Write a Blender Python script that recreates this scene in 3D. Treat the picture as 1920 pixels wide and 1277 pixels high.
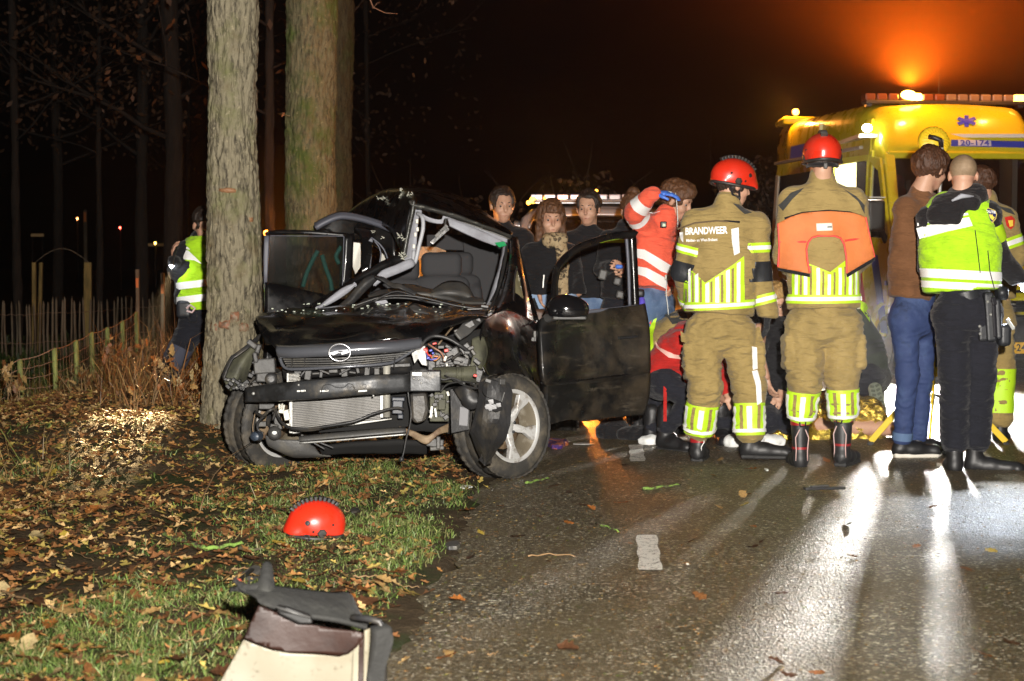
import bpy, bmesh, math, random
import numpy as np
from mathutils import Vector, Matrix, geometry
from mathutils.bvhtree import BVHTree
R = math.radians
random.seed(11); np.random.seed(11)
scene = bpy.context.scene
COL = scene.collection
for o in list(bpy.data.objects): bpy.data.objects.remove(o)

# ------------------------------------------------------------------ camera
F_PX, CAM_H, HOR = 3300.0, 1.30, 478.0
PITCH = math.atan((638.5 - HOR) / F_PX)
cd = bpy.data.cameras.new('camera'); cam = bpy.data.objects.new('camera', cd); COL.objects.link(cam)
cam.location = (0, 0, CAM_H); cam.rotation_euler = (math.pi/2 - PITCH, 0, 0)
cd.sensor_width = 36; cd.lens = F_PX/1920*36; cd.clip_end = 500; cd.clip_start = .1
cd.dof.use_dof = True; cd.dof.focus_distance = 10.6; cd.dof.aperture_fstop = 5.0
scene.camera = cam

# ------------------------------------------------------------------ night sky
w = bpy.data.worlds.new("World"); scene.world = w; w.use_nodes = True
nt = w.node_tree; bg = nt.nodes['Background']
sky = nt.nodes.new('ShaderNodeTexSky'); sky.sky_type = 'NISHITA'; sky.sun_disc = False
sky.sun_elevation = R(-4); sky.sun_rotation = R(200)
nt.links.new(sky.outputs[0], bg.inputs[0]); bg.inputs[1].default_value = 0.002

def lamp(name, kind, loc, energy, color=(1,1,1), target=None, radius=.05, angle=60, blend=.5, scale=None):
    ld = bpy.data.lights.new(name, kind); ob = bpy.data.objects.new(name, ld); COL.objects.link(ob)
    ob.location = loc; ld.energy = energy; ld.color = color
    if kind in ('POINT', 'SPOT'): ld.shadow_soft_size = radius
    if kind == 'SPOT': ld.spot_size = R(angle); ld.spot_blend = blend
    if kind == 'AREA': ld.size = radius
    if target is not None:
        d = Vector(target) - Vector(loc); ob.rotation_euler = d.to_track_quat('-Z', 'Y').to_euler()
    if scale: ob.scale = scale
    return ob
# the photographer's flash gun, held just above and right of the camera
FLASH = lamp('camera_flash', 'SPOT', (.20, -.12, 1.66), 8300, (1, .94, .86), (.25, 12, 1.9), .045, 58, .95, (1.35, 1, 1))

scene.view_settings.view_transform = 'Standard'; scene.view_settings.look = 'None'
scene.view_settings.exposure = 0; scene.view_settings.gamma = 1
scene.cycles.use_denoising = True
scene.cycles.max_bounces = 6; scene.cycles.sample_clamp_indirect = 4; scene.cycles.caustics_reflective = False; scene.cycles.caustics_refractive = False
scene.cycles.transparent_max_bounces = 12
scene.cycles.volume_bounces = 0

# ------------------------------------------------------------------ frame helpers
def at(px, py, Y):
    "world point on the sight line of a photo pixel at distance Y"
    x = (px - 960)/F_PX; y = -(py - 638.5)/F_PX
    c, s = math.cos(PITCH), math.sin(PITCH)
    d = Vector((x, c + y*s, -s + y*c))
    return Vector((0, 0, CAM_H)) + d*(Y/d.y)
def gp(px, py, z=0):
    x = (px - 960)/F_PX; y = -(py - 638.5)/F_PX
    c, s = math.cos(PITCH), math.sin(PITCH)
    d = Vector((x, c + y*s, -s + y*c)); t = (z - CAM_H)/d.z
    return Vector((0, 0, CAM_H)) + d*t
def mm(px, Y): return px*Y/F_PX

def link(o, parent=None):
    COL.objects.link(o)
    if parent is not None: o.parent = parent
    return o
def origin_of(p):
    while p is not None and p.parent is not None: p = p.parent
    return Vector(p.location) if p is not None else Vector((0, 0, 0))
def tag(o, label=None, cat=None, group=None, kind=None):
    if label: o['label'] = label
    if cat: o['category'] = cat
    if group: o['group'] = group
    if kind: o['kind'] = kind
    return o
def thing(name, label, cat, loc, group=None):
    o = bpy.data.objects.new(name, None); o.location = loc; o.empty_display_size = .1
    COL.objects.link(o); return tag(o, label, cat, group)
def mk(name, V, Fc, m, parent=None, smooth=True, origin=None):
    "mesh object from world-space vertices"
    V = np.asarray([tuple(v) for v in V], dtype=float) if not isinstance(V, np.ndarray) else V
    og = origin_of(parent) if parent is not None else (Vector(origin) if origin is not None else Vector((0, 0, 0)))
    me = bpy.data.meshes.new(name)
    V2 = V - np.array(og)
    me.from_pydata(V2.tolist(), [], [tuple(f) for f in Fc] if not isinstance(Fc, np.ndarray) else Fc.tolist())
    me.validate(); 
    if smooth: me.shade_smooth()
    else: me.shade_flat()
    o = bpy.data.objects.new(name, me)
    if parent is None and origin is not None: o.location = og
    if m: me.materials.append(m)
    link(o, parent); return o

class G:
    "collects world-space geometry for one object"
    def __init__(s): s.V = []; s.F = []
    def add(s, V, Fc):
        b = len(s.V); s.V += [tuple(v) for v in V]; s.F += [tuple(b+i for i in f) for f in Fc]; return s
    def box(s, c, h, M=None):
        c = Vector(c); pts = []
        for sx in (-1, 1):
            for sy in (-1, 1):
                for sz in (-1, 1):
                    v = Vector((sx*h[0], sy*h[1], sz*h[2])); 
                    if M is not None: v = M @ v
                    pts.append(c+v)
        return s.add(pts, [(0,1,3,2),(4,6,7,5),(0,4,5,1),(2,3,7,6),(0,2,6,4),(1,5,7,3)])
    def bar(s, a, b, w, h, up=(0,0,1)):
        a, b = Vector(a), Vector(b); d = (b-a); L = d.length
        if L < 1e-6: return s
        d.normalize(); up = Vector(up)
        if abs(d.dot(up)) > .98: up = Vector((1,0,0))
        x = d.cross(up).normalized(); z = x.cross(d)
        return s.box((a+b)/2, (w/2, L/2, h/2), Matrix((x, d, z)).transposed())
    def tube(s, pts, r, n=8, cap=True):
        pts = [Vector(p) for p in pts]; k = len(pts)
        rr = r if isinstance(r, (list, tuple)) else [r]*k
        b = len(s.V); ref = Vector((.3,.2,.93)); prev = None
        for i, p in enumerate(pts):
            d = (pts[min(i+1,k-1)] - pts[max(i-1,0)])
            d = d.normalized() if d.length > 1e-9 else Vector((0,0,1))
            x = (prev - d*prev.dot(d)) if prev is not None else d.cross(ref)
            if x.length < 1e-4: x = d.cross(Vector((1,0,0)))
            x.normalize(); y = d.cross(x); prev = x
            for j in range(n):
                a = 2*math.pi*j/n; s.V.append(tuple(p + (x*math.cos(a)+y*math.sin(a))*rr[i]))
        for i in range(k-1):
            for j in range(n):
                s.F.append((b+i*n+j, b+i*n+(j+1)%n, b+(i+1)*n+(j+1)%n, b+(i+1)*n+j))
        if cap:
            s.F.append(tuple(b+j for j in range(n))[::-1]); s.F.append(tuple(b+(k-1)*n+j for j in range(n)))
        return s
    def lathe(s, prof, c, axis, n=32, mod=None):
        "prof [(radius, along axis)]"
        c = Vector(c); ax = Vector(axis).normalized(); x = ax.cross(Vector((0,0,1)))
        if x.length < .01: x = ax.cross(Vector((1,0,0)))
        x.normalize(); y = ax.cross(x); b = len(s.V); k = len(prof)
        for j in range(n):
            a = 2*math.pi*j/n; d = x*math.cos(a)+y*math.sin(a)
            for i, (r, t) in enumerate(prof):
                rr = r + (mod(i, j) if mod else 0)
                s.V.append(tuple(c + d*rr + ax*t))
        for j in range(n):
            for i in range(k-1):
                s.F.append((b+j*k+i, b+((j+1)%n)*k+i, b+((j+1)%n)*k+i+1, b+j*k+i+1))
        return s
    def sphere(s, c, r, n=12, M=None):
        c = Vector(c); r = Vector(r if hasattr(r, '__len__') else (r, r, r)); b = len(s.V)
        for i in range(n+1):
            th = math.pi*i/n
            for j in range(2*n):
                ph = math.pi*j/n
                v = Vector((r.x*math.sin(th)*math.cos(ph), r.y*math.sin(th)*math.sin(ph), r.z*math.cos(th)))
                if M is not None: v = M @ v
                s.V.append(tuple(c+v))
        for i in range(n):
            for j in range(2*n):
                s.F.append((b+i*2*n+j, b+(i+1)*2*n+j, b+(i+1)*2*n+(j+1)%(2*n), b+i*2*n+(j+1)%(2*n)))
        return s
    def prism(s, pts, off):
        "closed slab: outline pts (world) extruded by vector off"
        pts = [Vector(p) for p in pts]; off = Vector(off); n = len(pts); b = len(s.V)
        s.V += [tuple(p) for p in pts] + [tuple(p+off) for p in pts]
        for t in geometry.tessellate_polygon([pts]):
            s.F.append(tuple(b+i for i in t)); s.F.append(tuple(b+n+i for i in t[::-1]))
        for i in range(n): s.F.append((b+i, b+(i+1)%n, b+n+(i+1)%n, b+n+i))
        return s
    def build(s, name, m, parent=None, smooth=False, bevel=0, origin=None, seg=2):
        o = mk(name, s.V, s.F, m, parent, smooth, origin)
        bm = bmesh.new(); bm.from_mesh(o.data); bmesh.ops.recalc_face_normals(bm, faces=bm.faces); bm.to_mesh(o.data); bm.free()
        if bevel:
            md = o.modifiers.new('bevel', 'BEVEL'); md.width = bevel; md.segments = seg; md.limit_method = 'ANGLE'; md.angle_limit = R(35); md.use_clamp_overlap = True
        return o

# ------------------------------------------------------------------ numpy noise
def _h(ix, iy, iz, seed):
    n = (ix*374761393 + iy*668265263 + iz*2147483647 + seed*1274126177) & 0xFFFFFFFF
    n = ((n ^ (n >> 13))*1274126177) & 0xFFFFFFFF
    n = n ^ (n >> 16)
    return (n & 0xFFFF)/32767.5 - 1.0
def vnoise(P, seed=0):
    P = np.asarray(P, dtype=float); i = np.floor(P).astype(np.int64); f = P - i; f = f*f*(3-2*f)
    r = 0
    for dx in (0,1):
        for dy in (0,1):
            for dz in (0,1):
                wt = (f[:,0] if dx else 1-f[:,0])*(f[:,1] if dy else 1-f[:,1])*(f[:,2] if dz else 1-f[:,2])
                r = r + wt*_h(i[:,0]+dx, i[:,1]+dy, i[:,2]+dz, seed)
    return r
def fbm(P, seed=0, oct=3):
    a, r, s = 1, 0, 0
    for k in range(oct):
        r = r + a*vnoise(P*(2**k), seed+k); s += a; a *= .5
    return r/s
def ss(x): x = np.clip(x, 0, 1); return x*x*(3-2*x)

# ------------------------------------------------------------------ SDF bodies (smooth union, meshed by surface nets)
def cone(p0, p1, r0, r1, k=.03, u=None, b0=None, b1=None):
    return ('c', Vector(p0), Vector(p1), r0, r1, k, u, b0, b1)
def ell(c, r, M=None, k=.02, sub=False): return ('e', Vector(c), r, M, k, sub)
def bx(c, h, M=None, rd=.01, k=.02, sub=False): return ('b', Vector(c), h, M, rd, k, sub)
def sdf_eval(prims, h):
    lo = np.array([1e9]*3); hi = -lo
    info = []
    for p in prims:
        if p[0] == 'c':
            rm = max(p[3], p[4], p[7] or 0, p[8] or 0)+.0; a = np.minimum(p[1], p[2])-rm; b = np.maximum(p[1], p[2])+rm; sub = False
        elif p[0] == 'e':
            rm = max(p[2]); a = np.array(p[1])-rm; b = np.array(p[1])+rm; sub = p[5]
        else:
            rm = Vector(p[2]).length; a = np.array(p[1])-rm; b = np.array(p[1])+rm; sub = p[6]
        info.append((np.array(a), np.array(b), sub))
        if not sub: lo = np.minimum(lo, a); hi = np.maximum(hi, b)
    lo -= 4*h; hi += 4*h
    n = np.ceil((hi-lo)/h).astype(int)+1
    D = np.full(n, .5, dtype=np.float32)
    ax = [lo[i]+h*np.arange(n[i]) for i in range(3)]
    for p, (a, b, sub) in zip(prims, info):
        k = p[5] if p[0] in ('c', 'b') else p[4]
        mg = k+3*h
        i0 = np.clip(np.floor((a-mg-lo)/h).astype(int), 0, n-1); i1 = np.clip(np.ceil((b+mg-lo)/h).astype(int)+1, 1, n)
        if np.any(i1 <= i0): continue
        X = ax[0][i0[0]:i1[0]][:,None,None].astype(np.float32); Y = ax[1][i0[1]:i1[1]][None,:,None].astype(np.float32); Z = ax[2][i0[2]:i1[2]][None,None,:].astype(np.float32)
        if p[0] == 'c':
            p0, p1 = p[1], p[2]; d = p1-p0; L2 = max(d.length_squared, 1e-9)
            x, y, z = X-p0.x, Y-p0.y, Z-p0.z
            t = (x*d.x+y*d.y+z*d.z)/L2; tc = np.clip(t, 0, 1)
            if p[6] is None:
                q = np.sqrt((x-tc*d.x)**2+(y-tc*d.y)**2+(z-tc*d.z)**2); dd = q-(p[3]+(p[4]-p[3])*tc)
            else:
                dn = d.normalized(); u = Vector(p[6]); u = (u-dn*u.dot(dn)).normalized(); v = dn.cross(u)
                aa = p[3]+(p[4]-p[3])*tc; bb = p[7]+(p[8]-p[7])*tc
                lu = x*u.x+y*u.y+z*u.z; lv = x*v.x+y*v.y+z*v.z
                e = (t-tc)*math.sqrt(L2); cc = np.minimum(aa, bb)
                q = np.sqrt((lu/aa)**2+(lv/bb)**2+(e/cc)**2)+1e-6
                g = np.sqrt((lu/aa**2)**2+(lv/bb**2)**2+(e/cc**2)**2)+1e-6
                dd = q*(q-1)/g
        elif p[0] == 'e':
            c = p[1]; x, y, z = X-c.x, Y-c.y, Z-c.z
            if p[3] is not None:
                M = p[3]; x, y, z = (M[0][0]*x+M[1][0]*y+M[2][0]*z, M[0][1]*x+M[1][1]*y+M[2][1]*z, M[0][2]*x+M[1][2]*y+M[2][2]*z)
            r = p[2]; q = np.sqrt((x/r[0])**2+(y/r[1])**2+(z/r[2])**2)+1e-6
            g = np.sqrt((x/r[0]**2)**2+(y/r[1]**2)**2+(z/r[2]**2)**2)+1e-6
            dd = q*(q-1)/g
        else:
            c = p[1]; x, y, z = X-c.x, Y-c.y, Z-c.z
            if p[3] is not None:
                M = p[3]; x, y, z = (M[0][0]*x+M[1][0]*y+M[2][0]*z, M[0][1]*x+M[1][1]*y+M[2][1]*z, M[0][2]*x+M[1][2]*y+M[2][2]*z)
            hh = p[2]; rd = p[4]
            qx, qy, qz = abs(x)-hh[0]+rd, abs(y)-hh[1]+rd, abs(z)-hh[2]+rd
            dd = np.sqrt(np.maximum(qx,0)**2+np.maximum(qy,0)**2+np.maximum(qz,0)**2)+np.minimum(np.maximum(np.maximum(qx,qy),qz),0)-rd
        S = D[i0[0]:i1[0], i0[1]:i1[1], i0[2]:i1[2]]
        if sub:
            a_, b_ = -S, dd+0*S
            hm = np.clip(.5+.5*(b_-a_)/k, 0, 1); S[...] = -(b_*(1-hm)+a_*hm-k*hm*(1-hm))
        else:
            hm = np.clip(.5+.5*(dd-S)/k, 0, 1); S[...] = dd*(1-hm)+S*hm-k*hm*(1-hm)
    return D, lo, h
def nets(D, lo, h):
    S = D < 0
    c = S[:-1,:-1,:-1].astype(np.int8)
    tot = np.zeros(c.shape, np.int8)
    for dx in (0,1):
        for dy in (0,1):
            for dz in (0,1): tot += S[dx:S.shape[0]-1+dx, dy:S.shape[1]-1+dy, dz:S.shape[2]-1+dz]
    m = (tot > 0) & (tot < 8)
    I, J, K = np.nonzero(m)
    idx = np.full(m.shape, -1, np.int64); idx[I,J,K] = np.arange(len(I))
    acc = np.zeros((len(I),3)); cnt = np.zeros(len(I))
    cs = [(0,0,0),(1,0,0),(0,1,0),(1,1,0),(0,0,1),(1,0,1),(0,1,1),(1,1,1)]
    vals = [D[I+a,J+b,K+g_] for a,b,g_ in cs]
    for a in range(8):
        for b in range(a+1, 8):
            df = [cs[b][i]-cs[a][i] for i in range(3)]
            if sum(abs(q) for q in df) != 1: continue
            va, vb = vals[a], vals[b]; x = (va < 0) != (vb < 0)
            t = np.where(x, va/(va-vb+1e-12), 0)
            for i in range(3): acc[:,i] += np.where(x, cs[a][i]+t*df[i], 0)
            cnt += x
    V = lo + h*(np.stack([I,J,K],1)+acc/np.maximum(cnt,1)[:,None])
    Fs = []
    for axi in range(3):
        sl0 = [slice(None)]*3; sl1 = [slice(None)]*3; sl0[axi] = slice(0,-1); sl1[axi] = slice(1,None)
        A, B = S[tuple(sl0)], S[tuple(sl1)]; X = A != B
        i, j, k = np.nonzero(X); o = [q for q in range(3) if q != axi]
        ijk = np.stack([i,j,k],1); ok = (ijk[:,o[0]] > 0) & (ijk[:,o[1]] > 0) & (ijk[:,o[0]] < idx.shape[o[0]]) & (ijk[:,o[1]] < idx.shape[o[1]])
        ijk = ijk[ok]; fl = A[i[ok] if True else 0, j[ok], k[ok]]
        def g(d0, d1):
            q = ijk.copy(); q[:,o[0]] -= d0; q[:,o[1]] -= d1; return idx[q[:,0],q[:,1],q[:,2]]
        q = np.stack([g(1,1), g(0,1), g(0,0), g(1,0)], 1)
        if axi == 1: fl = ~fl
        q[~fl] = q[~fl][:,::-1]
        Fs.append(q[(q >= 0).all(1)])
    return V, np.concatenate(Fs)
def blob(name, prims, h, m, parent, disp=None, origin=None):
    V, Fc = nets(*sdf_eval(prims, h))
    if disp is not None:
        me = bpy.data.meshes.new('t'); me.from_pydata(V.tolist(), [], Fc.tolist()); me.update()
        N = np.empty(len(V)*3); me.vertices.foreach_get('normal', N); N = N.reshape(-1,3); bpy.data.meshes.remove(me)
        V = V + N*disp(V, N)[:,None]
    o = mk(name, V, Fc, m, parent, True, origin); o['_n'] = 0; del o['_n']
    return o, BVHTree.FromPolygons(V.tolist(), Fc.tolist())
def folds(amp=.008, sc=(9,9,22), seed=0, fine=.3):
    amp = amp*1.45
    def f(P, N):
        Wp = P + .06*np.stack([vnoise(P*7, seed+5), vnoise(P*7, seed+6), vnoise(P*7, seed+7)], 1)
        a = 1-np.abs(vnoise(Wp*np.array(sc), seed))*2
        b = vnoise(Wp*np.array(sc)*2.1+9, seed+3)
        c = vnoise(P*5, seed+9)
        d = 1-np.abs(vnoise(Wp*np.array(sc)*np.array([1.3,1.3,1.9])+4, seed+13))*2.4
        return amp*.72*(a*(.5+.5*c)+fine*b+.45*np.clip(d,-.6,1)*(.5-.5*c))
    return f

# ------------------------------------------------------------------ decals that lie on a surface
def polyfill(pts, step):
    "pts 2D list -> (verts2d, tris) with interior points"
    P = []
    n = len(pts)
    for i in range(n):
        a, b = Vector(pts[i]), Vector(pts[(i+1)%n]); k = max(1, int((b-a).length/step))
        P += [a.lerp(b, j/k) for j in range(k)]
    nb = len(P); xs = [p.x for p in P]; ys = [p.y for p in P]
    def inside(x, y):
        c = False; j = nb-1
        for i in range(nb):
            if (P[i].y > y) != (P[j].y > y) and x < (P[j].x-P[i].x)*(y-P[i].y)/(P[j].y-P[i].y)+P[i].x: c = not c
            j = i
        return c
    I = []
    y = min(ys)+step/2
    while y < max(ys):
        x = min(xs)+step/2
        while x < max(xs):
            if inside(x, y): I.append(Vector((x, y)))
            x += step
        y += step
    ed = [(i, (i+1)%nb) for i in range(nb)]
    v, e, f, *_ = geometry.delaunay_2d_cdt(P+I, ed, [], 1, 1e-6)
    return v, f
def decal(name, pts, Y, bvh, m, parent, off=.004, step=5, direction=(0,1,0), maxd=None, thick=0):
    "polygon given in photo pixels, laid on a garment along +Y"
    v, f = polyfill(pts, step); out = []; d = Vector(direction).normalized(); last = None
    for p in v:
        w_ = at(p.x, p.y, Y); o_ = w_ - d*.9
        hit = bvh.ray_cast(o_, d, 2.0)
        if hit[0] is not None: last = (hit[0]-o_).length; out.append(hit[0]-d*off)
        else: out.append(None)
    good = [(Vector((v[i].x, v[i].y)), o_) for i, o_ in enumerate(out) if o_ is not None]
    if not good: return None
    for i, o_ in enumerate(out):
        if o_ is None:
            q = min(good, key=lambda g: (g[0]-Vector((v[i].x, v[i].y))).length)
            out[i] = at(v[i].x, v[i].y, q[1].y)
    o = mk(name, out, [tuple(t) for t in f], m, parent, True)
    return o
def ring(name, c, axis, width, bvh, m, parent, off=.004, n=48, a0=0, a1=360, rmax=.32, ref=(1,0,0), tilt=0, rows=3):
    c = Vector(c); ax = Vector(axis).normalized(); x = Vector(ref); x = (x-ax*x.dot(ax)).normalized(); y = ax.cross(x)
    V = []; full = abs(a1-a0) >= 359.9; k = n if full else n+1
    for i in range(k):
        a = R(a0+(a1-a0)*i/n); d = x*math.cos(a)+y*math.sin(a); rowpts = []
        for j in range(rows):
            o_ = c+ax*(width*(j/(rows-1)-.5))
            hit = bvh.ray_cast(o_, d, rmax)
            rowpts.append(((hit[0]-o_).length if hit[0] is not None else None, o_))
        V.append((d, rowpts))
    rs = [r for _, rp in V for r, _ in rp if r is not None]
    if not rs: return None
    med = sorted(rs)[len(rs)//2]
    W = []
    for d, rp in V:
        for r, o_ in rp:
            r = med if r is None else min(r, med*1.8)
            W.append(o_+d*(r+off))
    Fc = []
    for i in range(k if full else k-1):
        for j in range(rows-1):
            a, b = i*rows+j, ((i+1)%k)*rows+j; Fc.append((a, b, b+1, a+1))
    return mk(name, W, Fc, m, parent, True)
def text_mesh(body, size, bold=0, spacing=1):
    cu = bpy.data.curves.new('lettering', 'FONT'); cu.body = body; cu.size = size; cu.align_x = 'CENTER'; cu.align_y = 'CENTER'; cu.offset = bold; cu.space_character = spacing
    cu.resolution_u = 3
    o = bpy.data.objects.new('t', cu); COL.objects.link(o); bpy.context.view_layer.update()
    me = bpy.data.meshes.new_from_object(o.evaluated_get(bpy.context.evaluated_depsgraph_get()))
    V = [v.co.copy() for v in me.vertices]; Fc = [tuple(p.vertices) for p in me.polygons]
    bpy.data.objects.remove(o); bpy.data.curves.remove(cu); bpy.data.meshes.remove(me)
    return V, Fc
def text_on(name, body, c, xdir, ydir, size, m, parent, bvh=None, bold=0, off=.005, sx=1, spacing=1, ndir=None):
    V, Fc = text_mesh(body, size, bold, spacing); xdir = Vector(xdir).normalized(); ydir = Vector(ydir).normalized(); n = ndir or Vector((0,1,0))
    out = []
    for v in V:
        p = Vector(c)+xdir*v.x*sx+ydir*v.y
        if bvh:
            h = bvh.ray_cast(p-n*.6, n, 1.2)
            p = h[0]-n*off if h[0] is not None else p
        out.append(p)
    return mk(name, out, Fc, m, parent, False)

# ------------------------------------------------------------------ materials
MATS = {}
def mat(name, col, rough=.6, metal=0, bump=None, var=None, coat=0, emis=None, spec=.5, attr=None, sheen=0, trans=0, rvar=None, ior=None, bump2=None, alpha=1):
    if name in MATS: return MATS[name]
    m = bpy.data.materials.new(name); m.use_nodes = True; t = m.node_tree; b = t.nodes['Principled BSDF']; L = t.links
    b.inputs['Base Color'].default_value = (*col, 1); b.inputs['Roughness'].default_value = rough; b.inputs['Metallic'].default_value = metal
    b.inputs['Specular IOR Level'].default_value = spec; b.inputs['Coat Weight'].default_value = coat; b.inputs['Coat Roughness'].default_value = .08
    b.inputs['Sheen Weight'].default_value = sheen; b.inputs['Transmission Weight'].default_value = trans; b.inputs['Alpha'].default_value = alpha
    if ior: b.inputs['IOR'].default_value = ior
    tc = t.nodes.new('ShaderNodeTexCoord')
    src = None
    if attr:
        a = t.nodes.new('ShaderNodeAttribute'); a.attribute_name = attr; src = a.outputs['Color']; L.new(src, b.inputs['Base Color'])
    if var:   # (colour2, scale, contrast)
        cols = var if isinstance(var, list) else [var]
        for (c2, sc, lo, hi) in cols:
            nz = t.nodes.new('ShaderNodeTexNoise'); nz.inputs['Scale'].default_value = sc if not hasattr(sc, '__len__') else 1; nz.inputs['Detail'].default_value = 5; nz.inputs['Roughness'].default_value = .65
            if hasattr(sc, '__len__'):
                mp = t.nodes.new('ShaderNodeMapping'); mp.inputs['Scale'].default_value = sc; L.new(tc.outputs['Object'], mp.inputs[0]); L.new(mp.outputs[0], nz.inputs['Vector'])
            else: L.new(tc.outputs['Object'], nz.inputs['Vector'])
            mr = t.nodes.new('ShaderNodeMapRange'); mr.inputs[1].default_value = lo; mr.inputs[2].default_value = hi; L.new(nz.outputs['Fac'], mr.inputs[0])
            mx = t.nodes.new('ShaderNodeMix'); mx.data_type = 'RGBA'; L.new(mr.outputs[0], mx.inputs[0])
            if src is None: mx.inputs[6].default_value = (*col, 1)
            else: L.new(src, mx.inputs[6])
            mx.inputs[7].default_value = (*c2, 1); src = mx.outputs[2]
        L.new(src, b.inputs['Base Color'])
    if rvar:  # (scale, rough lo, rough hi)
        nz = t.nodes.new('ShaderNodeTexNoise'); nz.inputs['Scale'].default_value = rvar[0]; nz.inputs['Detail'].default_value = 4; L.new(tc.outputs['Object'], nz.inputs['Vector'])
        mr = t.nodes.new('ShaderNodeMapRange'); mr.inputs[1].default_value = .35; mr.inputs[2].default_value = .65; mr.inputs[3].default_value = rvar[1]; mr.inputs[4].default_value = rvar[2]
        L.new(nz.outputs['Fac'], mr.inputs[0]); L.new(mr.outputs[0], b.inputs['Roughness'])
    last = None
    for bp in (bump, bump2):
        if not bp: continue
        nz = t.nodes.new('ShaderNodeTexNoise'); nz.inputs['Detail'].default_value = 6
        sc = bp[0]
        if hasattr(sc, '__len__'):
            nz.inputs['Scale'].default_value = 1; mp = t.nodes.new('ShaderNodeMapping'); mp.inputs['Scale'].default_value = sc; L.new(tc.outputs['Object'], mp.inputs[0]); L.new(mp.outputs[0], nz.inputs['Vector'])
        else: nz.inputs['Scale'].default_value = sc; L.new(tc.outputs['Object'], nz.inputs['Vector'])
        bn = t.nodes.new('ShaderNodeBump'); bn.inputs['Strength'].default_value = bp[1]; bn.inputs['Distance'].default_value = bp[2] if len(bp) > 2 else .01
        L.new(nz.outputs['Fac'], bn.inputs['Height'])
        if last: L.new(last, bn.inputs['Normal'])
        last = bn.outputs[0]
    if last: L.new(last, b.inputs['Normal'])
    if emis: b.inputs['Emission Color'].default_value = (*emis[0], 1); b.inputs['Emission Strength'].default_value = emis[1]
    MATS[name] = m; return m

# ================================================================== GROUND AND ROAD
def edge_x(Y): return -.67 + .0576*Y
def terrain(X, Y):
    X = np.asarray(X, float); Y = np.asarray(Y, float); d = edge_x(Y) - X
    z = .02*ss(d/.35) + .22*ss((d-1.3)/.6)*ss((Y-9.4)/2.0)*(1-ss((d-3.0)/2.2)) - .30*ss((d-3.6)/3)*ss((Y-11.5)/4)
    P = np.stack([X, Y, 0*X], -1).reshape(-1, 3)
    n = fbm(P*1.7, 3, 3).reshape(X.shape)*.035 + vnoise(P*9, 8).reshape(X.shape)*.008
    z = z + n*ss((d-.1)/.6)
    d2 = X - (edge_x(Y) + 6.2)
    z = z + ss(d2/1.0)*(.03 + n)
    return z
def tz(X, Y): return float(terrain(np.array([X]), np.array([Y]))[0])
xs = np.concatenate([np.linspace(-90, -9, 22)[:-1], np.linspace(-9, .6, 230)[:-1], np.linspace(.6, 90, 40)])
ys = np.concatenate([np.linspace(-30, 3.6, 10)[:-1], np.linspace(3.6, 19, 330)[:-1], np.linspace(19, 180, 50)])
GX, GY = np.meshgrid(xs, ys); GZ = terrain(GX, GY)
d_ = edge_x(GY) - GX; GZ = np.where((d_ < .0) & (d_ > -6.25), GZ-.03, GZ)
nx_, ny_ = len(xs), len(ys)
ii = np.arange(nx_*ny_).reshape(ny_, nx_)
Fg = np.stack([ii[:-1,:-1], ii[:-1,1:], ii[1:,1:], ii[1:,:-1]], -1).reshape(-1, 4)
M_ground = mat('verge_earth', (.060,.042,.024), .85, bump=(45, .7, .02), var=[((.11,.078,.045), 9, .45, .7), ((.035,.045,.014), 2.3, .48, .62)], rvar=(6, .7, .95), bump2=(160, .5, .006), spec=.15)
ground = mk('ground', np.stack([GX.ravel(), GY.ravel(), GZ.ravel()], 1), Fg, M_ground); ground['kind'] = 'structure'

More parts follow.
